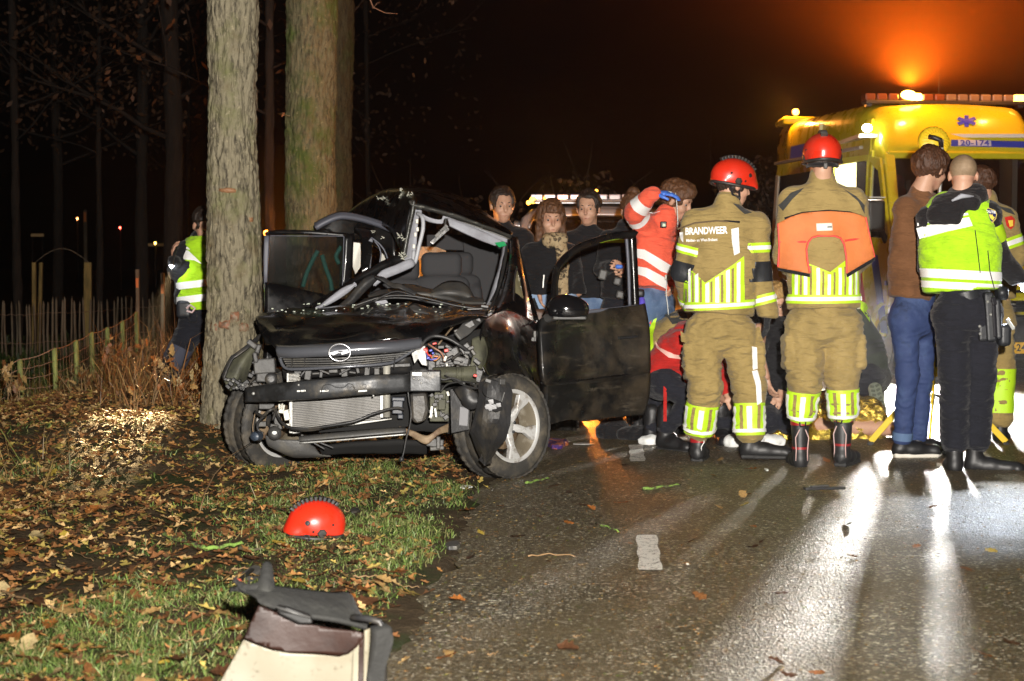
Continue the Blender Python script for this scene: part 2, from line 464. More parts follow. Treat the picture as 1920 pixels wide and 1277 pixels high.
def road_material():
    m = mat('wet_asphalt', (.018,.016,.012), .3, spec=.5)
    t = m.node_tree; L = t.links; b = t.nodes['Principled BSDF']; tc = t.nodes.new('ShaderNodeTexCoord')
    def N(kind, **kw):
        n = t.nodes.new(kind)
        for k, v in kw.items(): n.inputs[k].default_value = v
        return n
    vo = N('ShaderNodeTexVoronoi', Scale=95.0); L.new(tc.outputs['Object'], vo.inputs['Vector'])
    vo2 = N('ShaderNodeTexVoronoi', Scale=210.0); L.new(tc.outputs['Object'], vo2.inputs['Vector'])
    big = N('ShaderNodeTexNoise', Scale=1.3, Detail=6.0, Roughness=.7); L.new(tc.outputs['Object'], big.inputs['Vector'])
    mid = N('ShaderNodeTexNoise', Scale=28.0, Detail=6.0, Roughness=.75); L.new(tc.outputs['Object'], mid.inputs['Vector'])
    # aggregate stones: random shade per cell
    sep = t.nodes.new('ShaderNodeSeparateColor'); L.new(vo.outputs['Color'], sep.inputs[0])
    cr = t.nodes.new('ShaderNodeValToRGB'); L.new(sep.outputs[0], cr.inputs[0])
    e = cr.color_ramp; e.elements[0].color = (.028,.025,.018,1); e.elements[1].position = 1; e.elements[1].color = (.75,.70,.55,1)
    for p, c in ((.40,(.060,.050,.032,1)), (.74,(.13,.108,.064,1)), (.91,(.30,.27,.19,1))):
        q = e.elements.new(p); q.color = c
    # brown silt, crumbs of leaf and moss
    mr = N('ShaderNodeMapRange'); mr.inputs[1].default_value = .38; mr.inputs[2].default_value = .66; mr.inputs[4].default_value = .8; L.new(big.outputs['Fac'], mr.inputs[0])
    mx = t.nodes.new('ShaderNodeMix'); mx.data_type = 'RGBA'; L.new(mr.outputs[0], mx.inputs[0]); L.new(cr.outputs[0], mx.inputs[6]); mx.inputs[7].default_value = (.125,.092,.045,1)
    mr2 = N('ShaderNodeMapRange'); mr2.inputs[1].default_value = .58; mr2.inputs[2].default_value = .70; L.new(mid.outputs['Fac'], mr2.inputs[0])
    mx2 = t.nodes.new('ShaderNodeMix'); mx2.data_type = 'RGBA'; L.new(mr2.outputs[0], mx2.inputs[0]); L.new(mx.outputs[2], mx2.inputs[6]); mx2.inputs[7].default_value = (.22,.165,.07,1)
    L.new(mx2.outputs[2], b.inputs['Base Color'])
    rr = N('ShaderNodeMapRange'); rr.inputs[1].default_value = .35; rr.inputs[2].default_value = .65; rr.inputs[3].default_value = .40; rr.inputs[4].default_value = .58; L.new(big.outputs['Fac'], rr.inputs[0]); L.new(rr.outputs[0], b.inputs['Roughness'])
    b1 = N('ShaderNodeBump', Strength=.9, Distance=.006); L.new(vo.outputs['Distance'], b1.inputs['Height'])
    b2 = N('ShaderNodeBump', Strength=.6, Distance=.004); L.new(vo2.outputs['Distance'], b2.inputs['Height']); L.new(b1.outputs[0], b2.inputs['Normal'])
    b3 = N('ShaderNodeBump', Strength=.5, Distance=.012); L.new(mid.outputs['Fac'], b3.inputs['Height']); L.new(b2.outputs[0], b3.inputs['Normal'])
    L.new(b3.outputs[0], b.inputs['Normal'])
    return m
M_road = road_material()
rv, rf = [], []
ry = np.concatenate([np.linspace(-20, 4, 12)[:-1], np.linspace(4, 20, 500)[:-1], np.linspace(20, 170, 40)])
jit = fbm(np.stack([ry*2.2, 0*ry, 0*ry], 1), 5, 4)*.09 + vnoise(np.stack([ry*17, 0*ry, 0*ry], 1), 6)*.02
for i, y in enumerate(ry):
    e = edge_x(y)
    for X, z in ((e-.04+jit[i], .004), (e+.25, .006), (e+3.1, .035), (e+6.1, .005)): rv.append((X, y, z))
    if i:
        for k in range(3): a = (i-1)*4+k; rf.append((a, a+1, a+5, a+4))
road = mk('road', rv, rf, M_road); road['kind'] = 'structure'
def road_z(X, Y):
    e = X - edge_x(Y)
    return .005 + .03*max(0, min(1, (e-.25)/2.85))
M_paint = mat('worn_road_paint', (.86,.84,.76), .5, bump=(120, .5, .004), var=[((.05,.042,.028), (22, 60, 22), .57, .62), ((.09,.075,.045), 60, .58, .63)])
for k, (py0, py1) in enumerate(((1075, 1009), (869, 838), (770, 751))):
    a, b = gp(1, py0).y, gp(1, py1).y; V = []; Fd = []; n = 14
    for i in range(n+1):
        y = a+(b-a)*i/n; x = .155+.0576*y
        j = .004*math.sin(i*5.1+k)
        for dx in (-.047+j, 0, .047-j): V.append((x+dx, y+(.004*math.sin(dx*90+i) if i in (0, n) else 0), road_z(x+dx, y)+.004))
        if i:
            for q in range(2): c = (i-1)*3+q; Fd.append((c, c+1, c+4, c+3))
    mk('lane_dash', V, Fd, M_paint, road)

# ------------------------------------------------------------------ grass blades
def grass(name, n, region, hmin, hmax, cols, mask, seed, bend=.5, width=.0035):
    rs = np.random.RandomState(seed); V = []; 
    x0, x1, y0, y1 = region
    X = rs.uniform(x0, x1, n*3); Y = y0+(y1-y0)*rs.uniform(0, 1, n*3)**1.25
    keep = mask(X, Y, rs)
    X, Y = X[keep][:n], Y[keep][:n]; n = len(X)
    Z = terrain(X, Y)-.004; H = rs.uniform(hmin, hmax, n)*(.45+.8*rs.rand(n))*(.55+1.5*np.clip(.5+vnoise(np.stack([X*5,Y*5,0*X],1),91),0,1)); a = rs.uniform(0, 2*np.pi, n)
    w_ = width*(.7+.7*rs.rand(n))*(1+.05*Y); bx_, by_ = np.cos(a), np.sin(a); la = rs.uniform(0, 2*np.pi, n); ln = H*bend*rs.rand(n)*1.6
    P = np.stack([X, Y, Z], 1); S = np.stack([bx_, by_, 0*a], 1)*w_[:,None]; Ld = np.stack([np.cos(la), np.sin(la), 0*a], 1)*ln[:,None]; U = np.stack([0*a, 0*a, H], 1)
    v = np.stack([P-S, P+S, P+U*.55+Ld*.35+S*.75, P+U*.55+Ld*.35-S*.75, P+U+Ld-[0,0,0]], 1)
    v[:,4,2] -= ln*.35
    b = np.arange(n)*5
    q = np.stack([b, b+1, b+2, b+3], 1); t = np.stack([b+3, b+2, b+4], 1)
    me = bpy.data.meshes.new(name); me.from_pydata(v.reshape(-1,3).tolist(), [], q.tolist()+t.tolist())
    c = np.array(cols)[rs.randint(0, len(cols), n)]*(.6+.8*rs.rand(n))[:,None]
    ca = me.color_attributes.new('Col', 'FLOAT_COLOR', 'POINT'); ca.data.foreach_set('color', np.repeat(np.concatenate([c, np.ones((n,1))], 1), 5, axis=0).ravel())
    m = mat('grass_blade', (.1,.2,.03), .5, attr='Col', spec=.35)
    me.materials.append(m); o = bpy.data.objects.new(name, me); COL.objects.link(o); o['kind'] = 'stuff'; return o
def green_mask(X, Y, rs):
    d = edge_x(Y)-X; P = np.stack([X, Y, 0*X], 1); n = fbm(P*1.5, 21, 3); n2 = vnoise(P*6, 22)
    right = 1-ss((d-.75)/1.0); dens = .62*right-.06+.9*n+.45*n2
    dens = dens*ss((d-.06-.07*n2)/.16) - .25*ss((Y-9.3)/2)
    return rs.rand(len(X)) < dens
tag(grass('grass', 60000, (-3.6, .12, 4.4, 11.2), .012, .040, [(.09,.155,.032), (.14,.20,.045), (.06,.10,.02), (.24,.22,.09), (.17,.19,.06)], green_mask, 1, 1.5, .0013), 'short green grass on the muddy verge in front of the wreck', 'grass')
def dry_mask(X, Y, rs):
    d = edge_x(Y)-X; P = np.stack([X, Y, 0*X], 1); n = fbm(P*1.2, 31, 3)
    return (rs.rand(len(X)) < (-.05+.8*n+.75*ss((Y-14.5)/2.5))*ss((d-.9)/.8)) & ~((np.abs(X+1.0) < 1.1) & (Y > 9.9) & (Y < 15)) 
tag(grass('dry_grass', 7000, (-6.8, -.4, 9.0, 19), .06, .24, [(.23,.15,.05), (.30,.21,.08), (.16,.10,.035), (.12,.13,.03)], dry_mask, 2, .8, .0018), 'tall dry straw grass on the bank beside the wire fence', 'grass')
def field_mask(X, Y, rs): return rs.rand(len(X)) < .6
tag(grass('field_grass', 16000, (-13, -3.0, 17, 34), .05, .12, [(.03,.06,.015), (.05,.075,.02)], field_mask, 3, .8, .008), 'dark field grass behind the fences', 'grass')

# ------------------------------------------------------------------ fallen oak leaves
def leaf_mesh(name, seed, m):
    rs = random.Random(seed); n = 7; pts = []
    L = 1.0
    for i in range(n+1):                                       # lobed half outline
        t = i/n; wd = .30*math.sin(math.pi*min(1, t*.93+.07))**.8*(.72+.5*t)
        lob = 1.0 if i % 2 else .55
        pts.append((t*L, wd*lob+.015))
    V = []; Fc = []
    curl = rs.uniform(-.5, .9); tw = rs.uniform(-.5, .5); asym = rs.uniform(.8, 1.2)
    for (x, y) in pts:
        for s, yy in ((1, y), (.0, 0), (-1, y*asym)):
            v = s*yy; z = curl*v*v*1.8 + .28*rs.uniform(.2, 1)*math.sin(x*2.6+seed)*.45 + tw*v*x*.7 + rs.uniform(-.02, .02)
            V.append((x-.5, v, z))
    for i in range(n):
        a = i*3; Fc += [(a, a+1, a+4, a+3), (a+1, a+2, a+5, a+4)]
    b = len(V); V += [(-.5, .012, V[1][2]), (-.5, -.012, V[1][2]), (-.72, 0, V[1][2]+.05)]; Fc.append((b, b+1, b+2))
    zmin = min(v[2] for v in V); V = [(x, y, z-zmin) for x, y, z in V]
    me = bpy.data.meshes.new(name); me.from_pydata(V, [], Fc); me.shade_smooth(); me.materials.append(m); return me
LC = {'tan': (.42,.26,.10), 'brown': (.20,.085,.030), 'dark': (.085,.038,.018), 'rust': (.33,.12,.03), 'yellow': (.50,.36,.06), 'cream': (.52,.40,.20)}
leafM = {k: mat('leaf_'+k, c, .42, spec=.45, var=((c[0]*.45, c[1]*.45, c[2]*.4), 9, .45, .65), bump=(30, .3, .01)) for k, c in LC.items()}
leafme = {k: [leaf_mesh('leaf_'+k, i*7+j, leafM[k]) for j in range(3)] for i, k in enumerate(LC)}
desc = {'tan': 'pale tan', 'brown': 'reddish brown', 'dark': 'dark brown', 'rust': 'rust orange', 'yellow': 'yellow', 'cream': 'cream coloured'}
rs = random.Random(5)
def put_leaf(kind, X, Y, z, size, where):
    o = bpy.data.objects.new('oak_leaf', rs.choice(leafme[kind])); o.location = (X, Y, z)
    o.rotation_euler = (rs.uniform(-.35, .35), rs.uniform(-.35, .35), rs.uniform(0, 6.3)); o.scale = (size, size*rs.uniform(.8, 1.2), size*rs.uniform(.5, 1.2))
    COL.objects.link(o)
    tag(o, desc[kind]+' fallen oak leaf lying on the '+where, 'leaf', desc[kind]+' oak leaves on the '+where); return o
cnt = 0
while cnt < 215:
    Y = 4.7+5.2*rs.random()**1.6; X = rs.uniform(-.30*Y, edge_x(Y)-.05); d = edge_x(Y)-X
    if rs.random() > .30+.28*d: continue
    if -1.0 < X+.9 < .55 and 9.6 < Y: continue
    k = rs.choices(list(LC), [4, 6, 3, 3, 1.1, 1.6])[0]
    put_leaf(k, X, Y, tz(X, Y)+.020, rs.uniform(.065, .115), 'grassy verge'); cnt += 1
for i in range(62):
    Y = 4.9+6.5*rs.random(); X = edge_x(Y)+.05+(2.3*rs.random()**1.3)
    put_leaf(rs.choices(['tan','brown','dark','rust','yellow'], [3,4,3,3,1])[0], X, Y, road_z(X, Y)+.006, rs.uniform(.05, .09), 'wet road')
def leaf_litter(name, n, sampler, size, cols, seed, label, up=.5):
    rs_ = np.random.RandomState(seed); X, Y, Z = sampler(n, rs_); n = len(X)
    base = np.array([(-.5,0,0),(-.25,.16,.03),(-.1,.09,0),(.1,.26,.06),(.22,.12,.02),(.5,.02,.05),(.22,-.14,.03),(.08,-.27,.08),(-.1,-.08,0),(-.28,-.15,.04)])
    k = len(base); a = rs_.uniform(0, 6.28, n); tx = rs_.uniform(-up, up, n); ty = rs_.uniform(-up, up, n); s = rs_.uniform(size[0], size[1], n)
    ca, sa = np.cos(a), np.sin(a); B = np.repeat(base[None], n, 0)*s[:,None,None]
    B[:,:,2] += (B[:,:,1]**2/s[:,None])*rs_.uniform(-1, 2.5, n)[:,None] + B[:,:,0]*np.sin(tx)[:,None] + B[:,:,1]*np.sin(ty)[:,None]
    V = np.stack([B[:,:,0]*ca[:,None]-B[:,:,1]*sa[:,None]+X[:,None], B[:,:,0]*sa[:,None]+B[:,:,1]*ca[:,None]+Y[:,None], B[:,:,2]+Z[:,None]], 2)
    b = np.arange(n)*k
    fcs = []
    for q in ((0,1,2,8), (0,8,9,9), (2,3,4,8), (4,6,7,8), (4,5,6,6)):
        f = np.stack([b+i for i in q], 1); 
        if q[2] == q[3]: f = f[:,:3]
        fcs += f.tolist()
    me = bpy.data.meshes.new(name); me.from_pydata(V.reshape(-1,3).tolist(), [], fcs)
    c = np.array(cols)[rs_.randint(0, len(cols), n)]*(.5+.9*rs_.rand(n))[:,None]
    at_ = me.color_attributes.new('Col', 'FLOAT_COLOR', 'POINT'); at_.data.foreach_set('color', np.repeat(np.concatenate([c, np.ones((n,1))], 1), k, axis=0).ravel())
    me.materials.append(mat('litter', (.2,.1,.04), .6, attr='Col', spec=.18)); o = bpy.data.objects.new(name, me); COL.objects.link(o); tag(o, label, 'leaves', None, 'stuff'); return o
def verge_samp(n, r):
    X = r.uniform(-6.5, .1, n*2); Y = 4.4+r.rand(n*2)*11; d = edge_x(Y)-X; P = np.stack([X, Y, 0*X], 1)
    k = r.rand(n*2) < (.16+.36*d+.35*fbm(P*1.4, 41, 2))*ss((d+.03)/.25); X, Y = X[k][:n], Y[k][:n]
    return X, Y, terrain(X, Y)+.004+.022*r.rand(len(X))
leaf_litter('leaf_litter', 42000, verge_samp, (.028, .078), [(.26,.12,.045), (.17,.075,.03), (.36,.18,.06), (.48,.32,.14), (.10,.05,.024), (.34,.26,.07)], 7, 'brown layer of crumpled oak leaves covering the verge')
def road_samp(n, r):
    Y = 4.6+r.rand(n)*11; X = edge_x(Y)+5.0*r.rand(n)**1.5; return X, Y, np.array([road_z(a, b) for a, b in zip(X, Y)])+.002
leaf_litter('road_litter', 15000, road_samp, (.005, .020), [(.22,.14,.05), (.34,.26,.10), (.12,.15,.03), (.06,.04,.02), (.34,.17,.05)], 8, 'crumbs of leaf and twig scattered over the wet road', .15)

# ================================================================== TREES
def bark_trunk(parent, path, rad, m, seed, nu=150, nv=420, ridge=.010, name='trunk'):
    "path: list of (X,Y,Z), rad list"
    path = np.array(path, float); rad = np.array(rad, float); t = np.linspace(0, 1, nv); s = np.linspace(0, 1, len(path))
    C = np.stack([np.interp(t, s, path[:,i]) for i in range(3)], 1)
    # smooth wobble
    C[:,0] += .012*np.sin(t*9+seed); r = np.interp(t, s, rad)
    a = np.linspace(0, 2*np.pi, nu, endpoint=False)
    A, I = np.meshgrid(a, np.arange(nv)); rr = r[I]
    P = np.stack([np.cos(A)*rr, np.sin(A)*rr, C[I,2]], -1).reshape(-1, 3)
    W = P.copy(); W[:,0] += .03*vnoise(P*6, seed+1); W[:,1] += .03*vnoise(P*6+5, seed+2)
    n1 = 1-2*np.abs(vnoise(W*np.array([34, 34, 7]), seed)); n2 = 1-2*np.abs(vnoise(W*np.array([70, 70, 26]), seed+3)); n3 = vnoise(P*np.array([9, 9, 2.2]), seed+4); n4 = vnoise(W*np.array([20,20,40]), seed+8)
    disp = 1.5*ridge*(-.75*np.clip(n1, 0, 1)**2-.45*np.clip(n2, 0, 1)**2*.8+.35*n4) + .012*n3
    d = np.stack([np.cos(A), np.sin(A), 0*A], -1).reshape(-1, 3)
    V = C[I].reshape(-1, 3)+d*(rr.ravel()+disp)[:,None]
    ix = np.arange(nu*nv).reshape(nv, nu); F_ = np.stack([ix[:-1], np.roll(ix[:-1], -1, 1), np.roll(ix[1:], -1, 1), ix[1:]], -1).reshape(-1, 4)
    return mk(name, V, F_, m, parent, True)
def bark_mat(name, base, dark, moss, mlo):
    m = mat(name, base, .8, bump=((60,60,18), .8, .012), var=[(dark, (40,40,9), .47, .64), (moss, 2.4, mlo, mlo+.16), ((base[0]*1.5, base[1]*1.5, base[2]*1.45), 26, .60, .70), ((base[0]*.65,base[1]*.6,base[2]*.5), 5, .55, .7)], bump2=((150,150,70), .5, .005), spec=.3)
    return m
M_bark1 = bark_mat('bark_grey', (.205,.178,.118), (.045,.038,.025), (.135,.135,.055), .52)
M_bark2 = bark_mat('bark_mossy', (.19,.165,.09), (.065,.055,.03), (.085,.115,.025), .47)
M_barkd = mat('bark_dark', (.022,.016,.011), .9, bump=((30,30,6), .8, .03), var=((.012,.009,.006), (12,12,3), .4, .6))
def limb(g, p, d, L, r, depth, rs, n=5):
    pts = [Vector(p)]; d = Vector(d).normalized()
    for i in range(5):
        d = (d+Vector((rs.uniform(-.22,.22), rs.uniform(-.22,.22), rs.uniform(-.12,.2)))).normalized(); pts.append(pts[-1]+d*L/5)
    g.tube(pts, [r*(1-.13*i) for i in range(6)], n)
    if depth:
        for k in range(3):
            q = pts[2+k]; dd = (d+Vector((rs.uniform(-1,1), rs.uniform(-1,1), rs.uniform(-.3,.6)))).normalized(); limb(g, q, dd, L*.62, r*.5, depth-1, rs, max(3, n-1))
    return pts[-1]
def crown(parent, top, rs, m, size=2.2, r=.12, nl=6, depth=2):
    g = G()
    for k in range(nl):
        a = k*2.4+rs.random(); limb(g, (top[0], top[1], top[2]-.05-.9*rs.random()), (math.cos(a), math.sin(a), .7+.6*rs.random()), size, r*.45, depth, rs)
    return g.build('crown', m, parent, True)
# crashed-into tree
t1 = thing('oak_tree', 'straight grey oak trunk that the black car hit, standing against its front corner', 'tree', (-1.775, 11.3, tz(-1.775, 11.3)), 'roadside oak trees')
bark_trunk(t1, [(-1.755,11.3,.0),(-1.775,11.3,.35),(-1.785,11.3,.8),(-1.79,11.3,1.3),(-1.80,11.3,2.0),(-1.775,11.3,2.9),(-1.70,11.3,4.2),(-1.66,11.3,6.0)], [.275,.215,.182,.178,.162,.168,.165,.15], M_bark1, 3, 180, 440, .011)
crown(t1, (-1.66,11.3,6.0), random.Random(2), M_bark1)
gw = G()
def scar(g, px, py, w_, h, seed, Y=11.3, cx=-1.785, r=.176):
    rs_ = random.Random(seed); rows, cols = 5, 7; b = len(g.V)
    for i in range(rows):
        for j in range(cols):
            p = at(px+(j/(cols-1)-.5)*w_, py+(i/(rows-1)-.5)*h, Y); dx = p.x-cx; edge = (i in (0, rows-1)) or (j in (0, cols-1))
            off = -.012 if edge else .010+.009*rs_.random()
            y_ = Y-math.sqrt(max(.001, (r+off)**2-dx*dx)); g.V.append((p.x+rs_.uniform(-.004,.004), y_, p.z+rs_.uniform(-.006,.006)))
    for i in range(rows-1):
        for j in range(cols-1): a = b+i*cols+j; g.F.append((a, a+1, a+cols+1, a+cols))
M_wnd = mat('torn_bark', (.22,.095,.05), .6, bump=(60, .7, .01), var=[((.10,.055,.03), 30, .42, .6), ((.20,.17,.11), 18, .5, .62)])
for q in ((448,593,20,26,1), (464,612,22,22,2), (428,607,26,20,3), (472,655,16,14,5), (408,612,18,24,6)):
    gw = G(); scar(gw, *q); gw.build('bark_wound', M_wnd, t1, True)['label'] = 'torn reddish bark where the car struck'
for q in ((434,358,32,9,7,.172), (476,412,8,12,8,.168)): gw = G(); scar(gw, *q[:5], r=q[5]); gw.build('bark_scratch', mat('scratched_bark', (.26,.13,.06), .6, bump=(60, .6, .01)), t1, True)
t2 = thing('oak_tree', 'thick mossy green oak trunk behind the wrecked car, second from the left', 'tree', (-1.93, 16.6, 0), 'roadside oak trees')
bark_trunk(t2, [(-1.88,16.6,0),(-1.87,16.6,.8),(-1.88,16.6,2.0),(-1.89,16.6,2.6),(-1.885,16.6,3.5),(-1.88,16.6,5.5),(-1.85,16.6,7.5)], [.30,.25,.236,.240,.243,.245,.22], M_bark2, 8, 150, 300, .013)
crown(t2, (-1.85,16.6,7.5), random.Random(3), M_bark2)
g = G(); p = at(532, 214, 16.4); g.tube([p+Vector((.06,0,-.02)), p+Vector((0,0,0)), p+Vector((-.03,-.01,.01))], [.006,.004,.002], 5)
tw_ = g.build('twig', M_bark2, t2, True)
for k in range(4):
    o = bpy.data.objects.new('leaf', leafme['rust'][k % 3]); o.parent = t2; o.location = Vector(p)-Vector(t2.location)+Vector((-.03+.012*k, -.02, .01*math.sin(k*3)-.005)); o.scale = (.05,.05,.05); o.rotation_euler = (k, k*2, k*1.3); COL.objects.link(o)
t3 = thing('oak_tree', 'shaded oak trunk half hidden behind the mossy one', 'tree', (-2.10, 20.5, 0), 'roadside oak trees')
bark_trunk(t3, [(-2.10,20.5,-.1),(-2.115,20.5,1.2),(-2.13,20.5,2.6),(-2.10,20.5,4.0),(-2.07,20.5,8)], [.31,.285,.26,.28,.26], bark_mat('bark_shaded', (.075,.058,.026), (.03,.022,.012), (.05,.06,.015), .5), 15, 110, 240, .016)  # shade on the third trunk is put into a darker bark colour
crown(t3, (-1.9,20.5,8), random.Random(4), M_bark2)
far = [(505,24,18,'slim trunk lit orange between the two big oak trunks'), (265,34,22,'dim far trunk behind the officer, left of the wider one'), (325,29,34,'wide dim far trunk left of the officer'), (108,38,18,'faint far trunk behind the picket fence gate'), (185,33,12,'thin faint trunk between the gate and the far hedge'), (690,40,10,'thin trunk in the dark just right of the oaks'), (30,30,16,'far trunk near the left edge behind the picket fence'), (352,46,8,'narrow far pole-like trunk right of the wide dim trunk')]
proto = None
for i, (px, Y, wpx, lab) in enumerate(far):
    p = at(px, 478, Y); r = mm(wpx, Y)/2; z0 = tz(p.x, Y)
    t = thing('tree', lab, 'tree', (p.x, Y, z0), 'far trees in the dark')
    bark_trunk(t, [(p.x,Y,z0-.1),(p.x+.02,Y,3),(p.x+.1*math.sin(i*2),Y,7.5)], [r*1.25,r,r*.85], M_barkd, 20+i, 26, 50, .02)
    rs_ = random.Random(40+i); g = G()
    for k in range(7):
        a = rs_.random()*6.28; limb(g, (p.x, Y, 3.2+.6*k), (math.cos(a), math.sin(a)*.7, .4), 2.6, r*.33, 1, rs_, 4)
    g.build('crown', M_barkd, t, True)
    # last leaves hanging in the crown
    rl = np.random.RandomState(60+i); n = 1100; th = rl.uniform(0, 6.28, n); R_ = 2.6*rl.rand(n)**.5
    c = np.stack([p.x+R_*np.cos(th), Y+R_*np.sin(th), 3.4+4.2*rl.rand(n)], 1); c = c[vnoise(c*1.1, 70+i) > .02]
    n = len(c); s = rl.uniform(.04,.085,n); u = rl.normal(size=(n,3)); u /= np.linalg.norm(u,axis=1)[:,None]; v = rl.normal(size=(n,3)); v -= u*(u*v).sum(1)[:,None]; v /= np.linalg.norm(v,axis=1)[:,None]
    V = np.stack([c-u*s[:,None], c+v*s[:,None]*.5, c+u*s[:,None], c-v*s[:,None]*.5], 1).reshape(-1,3)
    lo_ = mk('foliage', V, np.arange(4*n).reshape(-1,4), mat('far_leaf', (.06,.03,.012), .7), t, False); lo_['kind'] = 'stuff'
# thin bare branch hanging at the top of the picture
g = G(); b0 = at(690, -60, 15.5)
g.tube([at(686,-80,15.6), at(690,-10,15.5), at(700,14,15.5), at(722,24,15.5), at(745,26,15.5)], [.012,.008,.006,.004,.002], 5)
g.tube([at(701,14,15.5), at(707,6,15.5), at(714,4,15.5)], [.004,.003,.001], 4)
br = g.build('branch', mat('twig_bark', (.22,.12,.07), .8), t2, True); br['label'] = 'bare curved branch hanging from the crown'
# dark hedge of shrubs behind the police car
for i in range(9):
    px = 760+i*82; Y = 31+1.5*math.sin(i*2.3); p = at(px, 478, Y); h = 2.1+.55*math.sin(i*1.7)+.35*math.cos(i*3.1); rl = np.random.RandomState(90+i); n = 1500
    t = thing('shrub', 'leafy dark shrub in the night hedge, number of places from the left end: '+['first','second','third','fourth','fifth','sixth','seventh','eighth','last'][i], 'shrub', (p.x, Y, 0), 'hedge shrubs behind the vehicles')
    t['label'] = ['dim brown shrub at the left end of the dark hedge, above the wreck roof', 'dim shrub second from the left in the dark hedge', 'dim shrub above the tall man with the dark collar', 'dim shrub behind the head of the woman with a scarf', 'dim shrub above the light bar of the silver car', 'dim shrub behind the medic holding up a bag', 'dim shrub right of the medic in red', 'dim shrub behind the helmet of the firefighter on the left', 'dim shrub at the right end of the hedge, beside the ambulance'][i]
    c = rl.normal(size=(n,3)); c /= np.linalg.norm(c,axis=1)[:,None]; c *= rl.rand(n)[:,None]**.35; c = c*np.array([1.0,.8,h/2*1.05])+np.array([p.x,Y,h/2]); c += .25*np.stack([vnoise(c*2,1),vnoise(c*2,2),vnoise(c*2,3)],1)
    s = rl.uniform(.03,.07,n); u = rl.normal(size=(n,3)); u /= np.linalg.norm(u,axis=1)[:,None]; v = rl.normal(size=(n,3)); v -= u*(u*v).sum(1)[:,None]; v /= np.linalg.norm(v,axis=1)[:,None]
    V = np.stack([c-u*s[:,None], c+v*s[:,None]*.55, c+u*s[:,None], c-v*s[:,None]*.55], 1).reshape(-1,3)
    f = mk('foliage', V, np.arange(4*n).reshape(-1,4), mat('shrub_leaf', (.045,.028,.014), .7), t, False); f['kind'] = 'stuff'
    g = G(); rs_ = random.Random(i)
    for k in range(5): limb(g, (p.x+.1*k-.2, Y, 0), (rs_.uniform(-.5,.5), rs_.uniform(-.4,.4), 1), h*.9, .03, 1, rs_, 4)
    g.build('stem', M_barkd, t, True)

# ================================================================== FENCES AT THE LEFT
M_post = mat('post_green_wood', (.30,.34,.10), .8, bump=((60,60,8), .5, .01), var=((.10,.11,.04), (20,20,4), .4, .65))
M_wire = mat('fence_wire', (.33,.21,.14), .5, bump=(50, .4, .01), spec=.4)
posts = [(-60,715,840,15.0),(40,674,772,15.3),(105,653,782,15.6),(145,638,758,16.4),(174,623,745,17.0),(204,614,735,17.8),(232,602,712,18.8),(258,585,695,20)]
fe = thing('wire_fence', 'low sheep wire fence with green wooden posts running along the bank', 'fence', (at(105,780,15.6).x, 15.6, tz(at(105,780,15.6).x, 15.6)))
tops = []
for (px, y0, y1, Y) in posts:
    a = at(px, y1+6, Y); b = at(px-3, y0, Y); g = G(); r = .024
    g.tube([a-Vector((0,0,.1)), a, a.lerp(b,.5)+Vector((.004,0,0)), b, b+Vector((0,0,.003))], [r,r,r*1.03,r,r*.7], 10); g.build('post', M_post, fe, True)
    tops.append((a, b))
for k in range(6):
    g = G()
    for i in range(len(tops)-1):
        (a0, b0), (a1, b1) = tops[i], tops[i+1]; f = 1-k*.17; p, q = a0.lerp(b0, f), a1.lerp(b1, f); pts = []
        for j in range(9):
            t = j/8; v = p.lerp(q, t); v.z -= .022*4*t*(1-t)*(1 if k == 0 else .6)+(.004*math.sin(j*4+k) if k else 0); v.y -= .026; pts.append(v)
        g.tube(pts, .0050 if k == 0 else .0034, 5)
    g.build('wire', M_wire, fe, True)
g = G()
for i in range(len(tops)-1):
    (a0, b0), (a1, b1) = tops[i], tops[i+1]
    for j in range(1, 7):
        t = j/7; g.tube([a0.lerp(a1,t)+Vector((0,-.026,.1)), b0.lerp(b1,t)+Vector((0,-.026,-.022*4*t*(1-t)))], .0013, 3)
wm = g.build('wire_mesh', M_wire, fe, True); wm['kind'] = 'stuff'
M_pale = mat('chestnut_pale', (.20,.17,.12), .85, bump=((40,40,6), .6, .01), var=((.10,.08,.05), (10,10,2), .4, .65))
pf = thing('picket_fence', 'rustic paling fence of split chestnut stakes across the dark field', 'fence', (at(100,655,27).x, 27, -.28))
rs = random.Random(9)
zb = at(100, 660, 27).z
for i in range(46):
    px = -75+i*8.6+rs.uniform(-1.5,1.5); fade = 0
    Y = 27+max(0, i-22)*.22; H = .94+rs.uniform(-.06,.05); b = at(px, 478, Y); b.z = tz(b.x, Y)-.05
    t_ = b+Vector((rs.uniform(-.03,.03), 0, H)); g = G(); md = b.lerp(t_, .5)+Vector((rs.uniform(-.015,.015), 0, 0)); w0 = rs.uniform(.014,.021)
    g.tube([b, md, b.lerp(t_,.93), t_], [w0, w0, w0*.85, w0*.2], 6); g.build('pale', M_pale, pf, True)
g = G()
for h in (.28, .72):
    pts = []
    for i in range(46):
        Y = 27+max(0, i-22)*.22; b = at(-75+i*8.6, 478, Y); b.z = tz(b.x, Y)-.05+h+.01*math.sin(i*3); b.y -= .02+.01*(i % 2); pts.append(b)
    g.tube(pts, .004, 4)
g.build('binding_wire', M_wire, pf, True)
M_gate = mat('gate_post_wood', (.30,.22,.07), .8, bump=((40,40,6), .6, .01), var=((.15,.12,.04), (10,10,2), .4, .65))
ga = thing('garden_arch', 'gate posts with a thin wire arch standing behind the paling fence', 'arch', (at(115,655,28.5).x, 28.5, -.25))
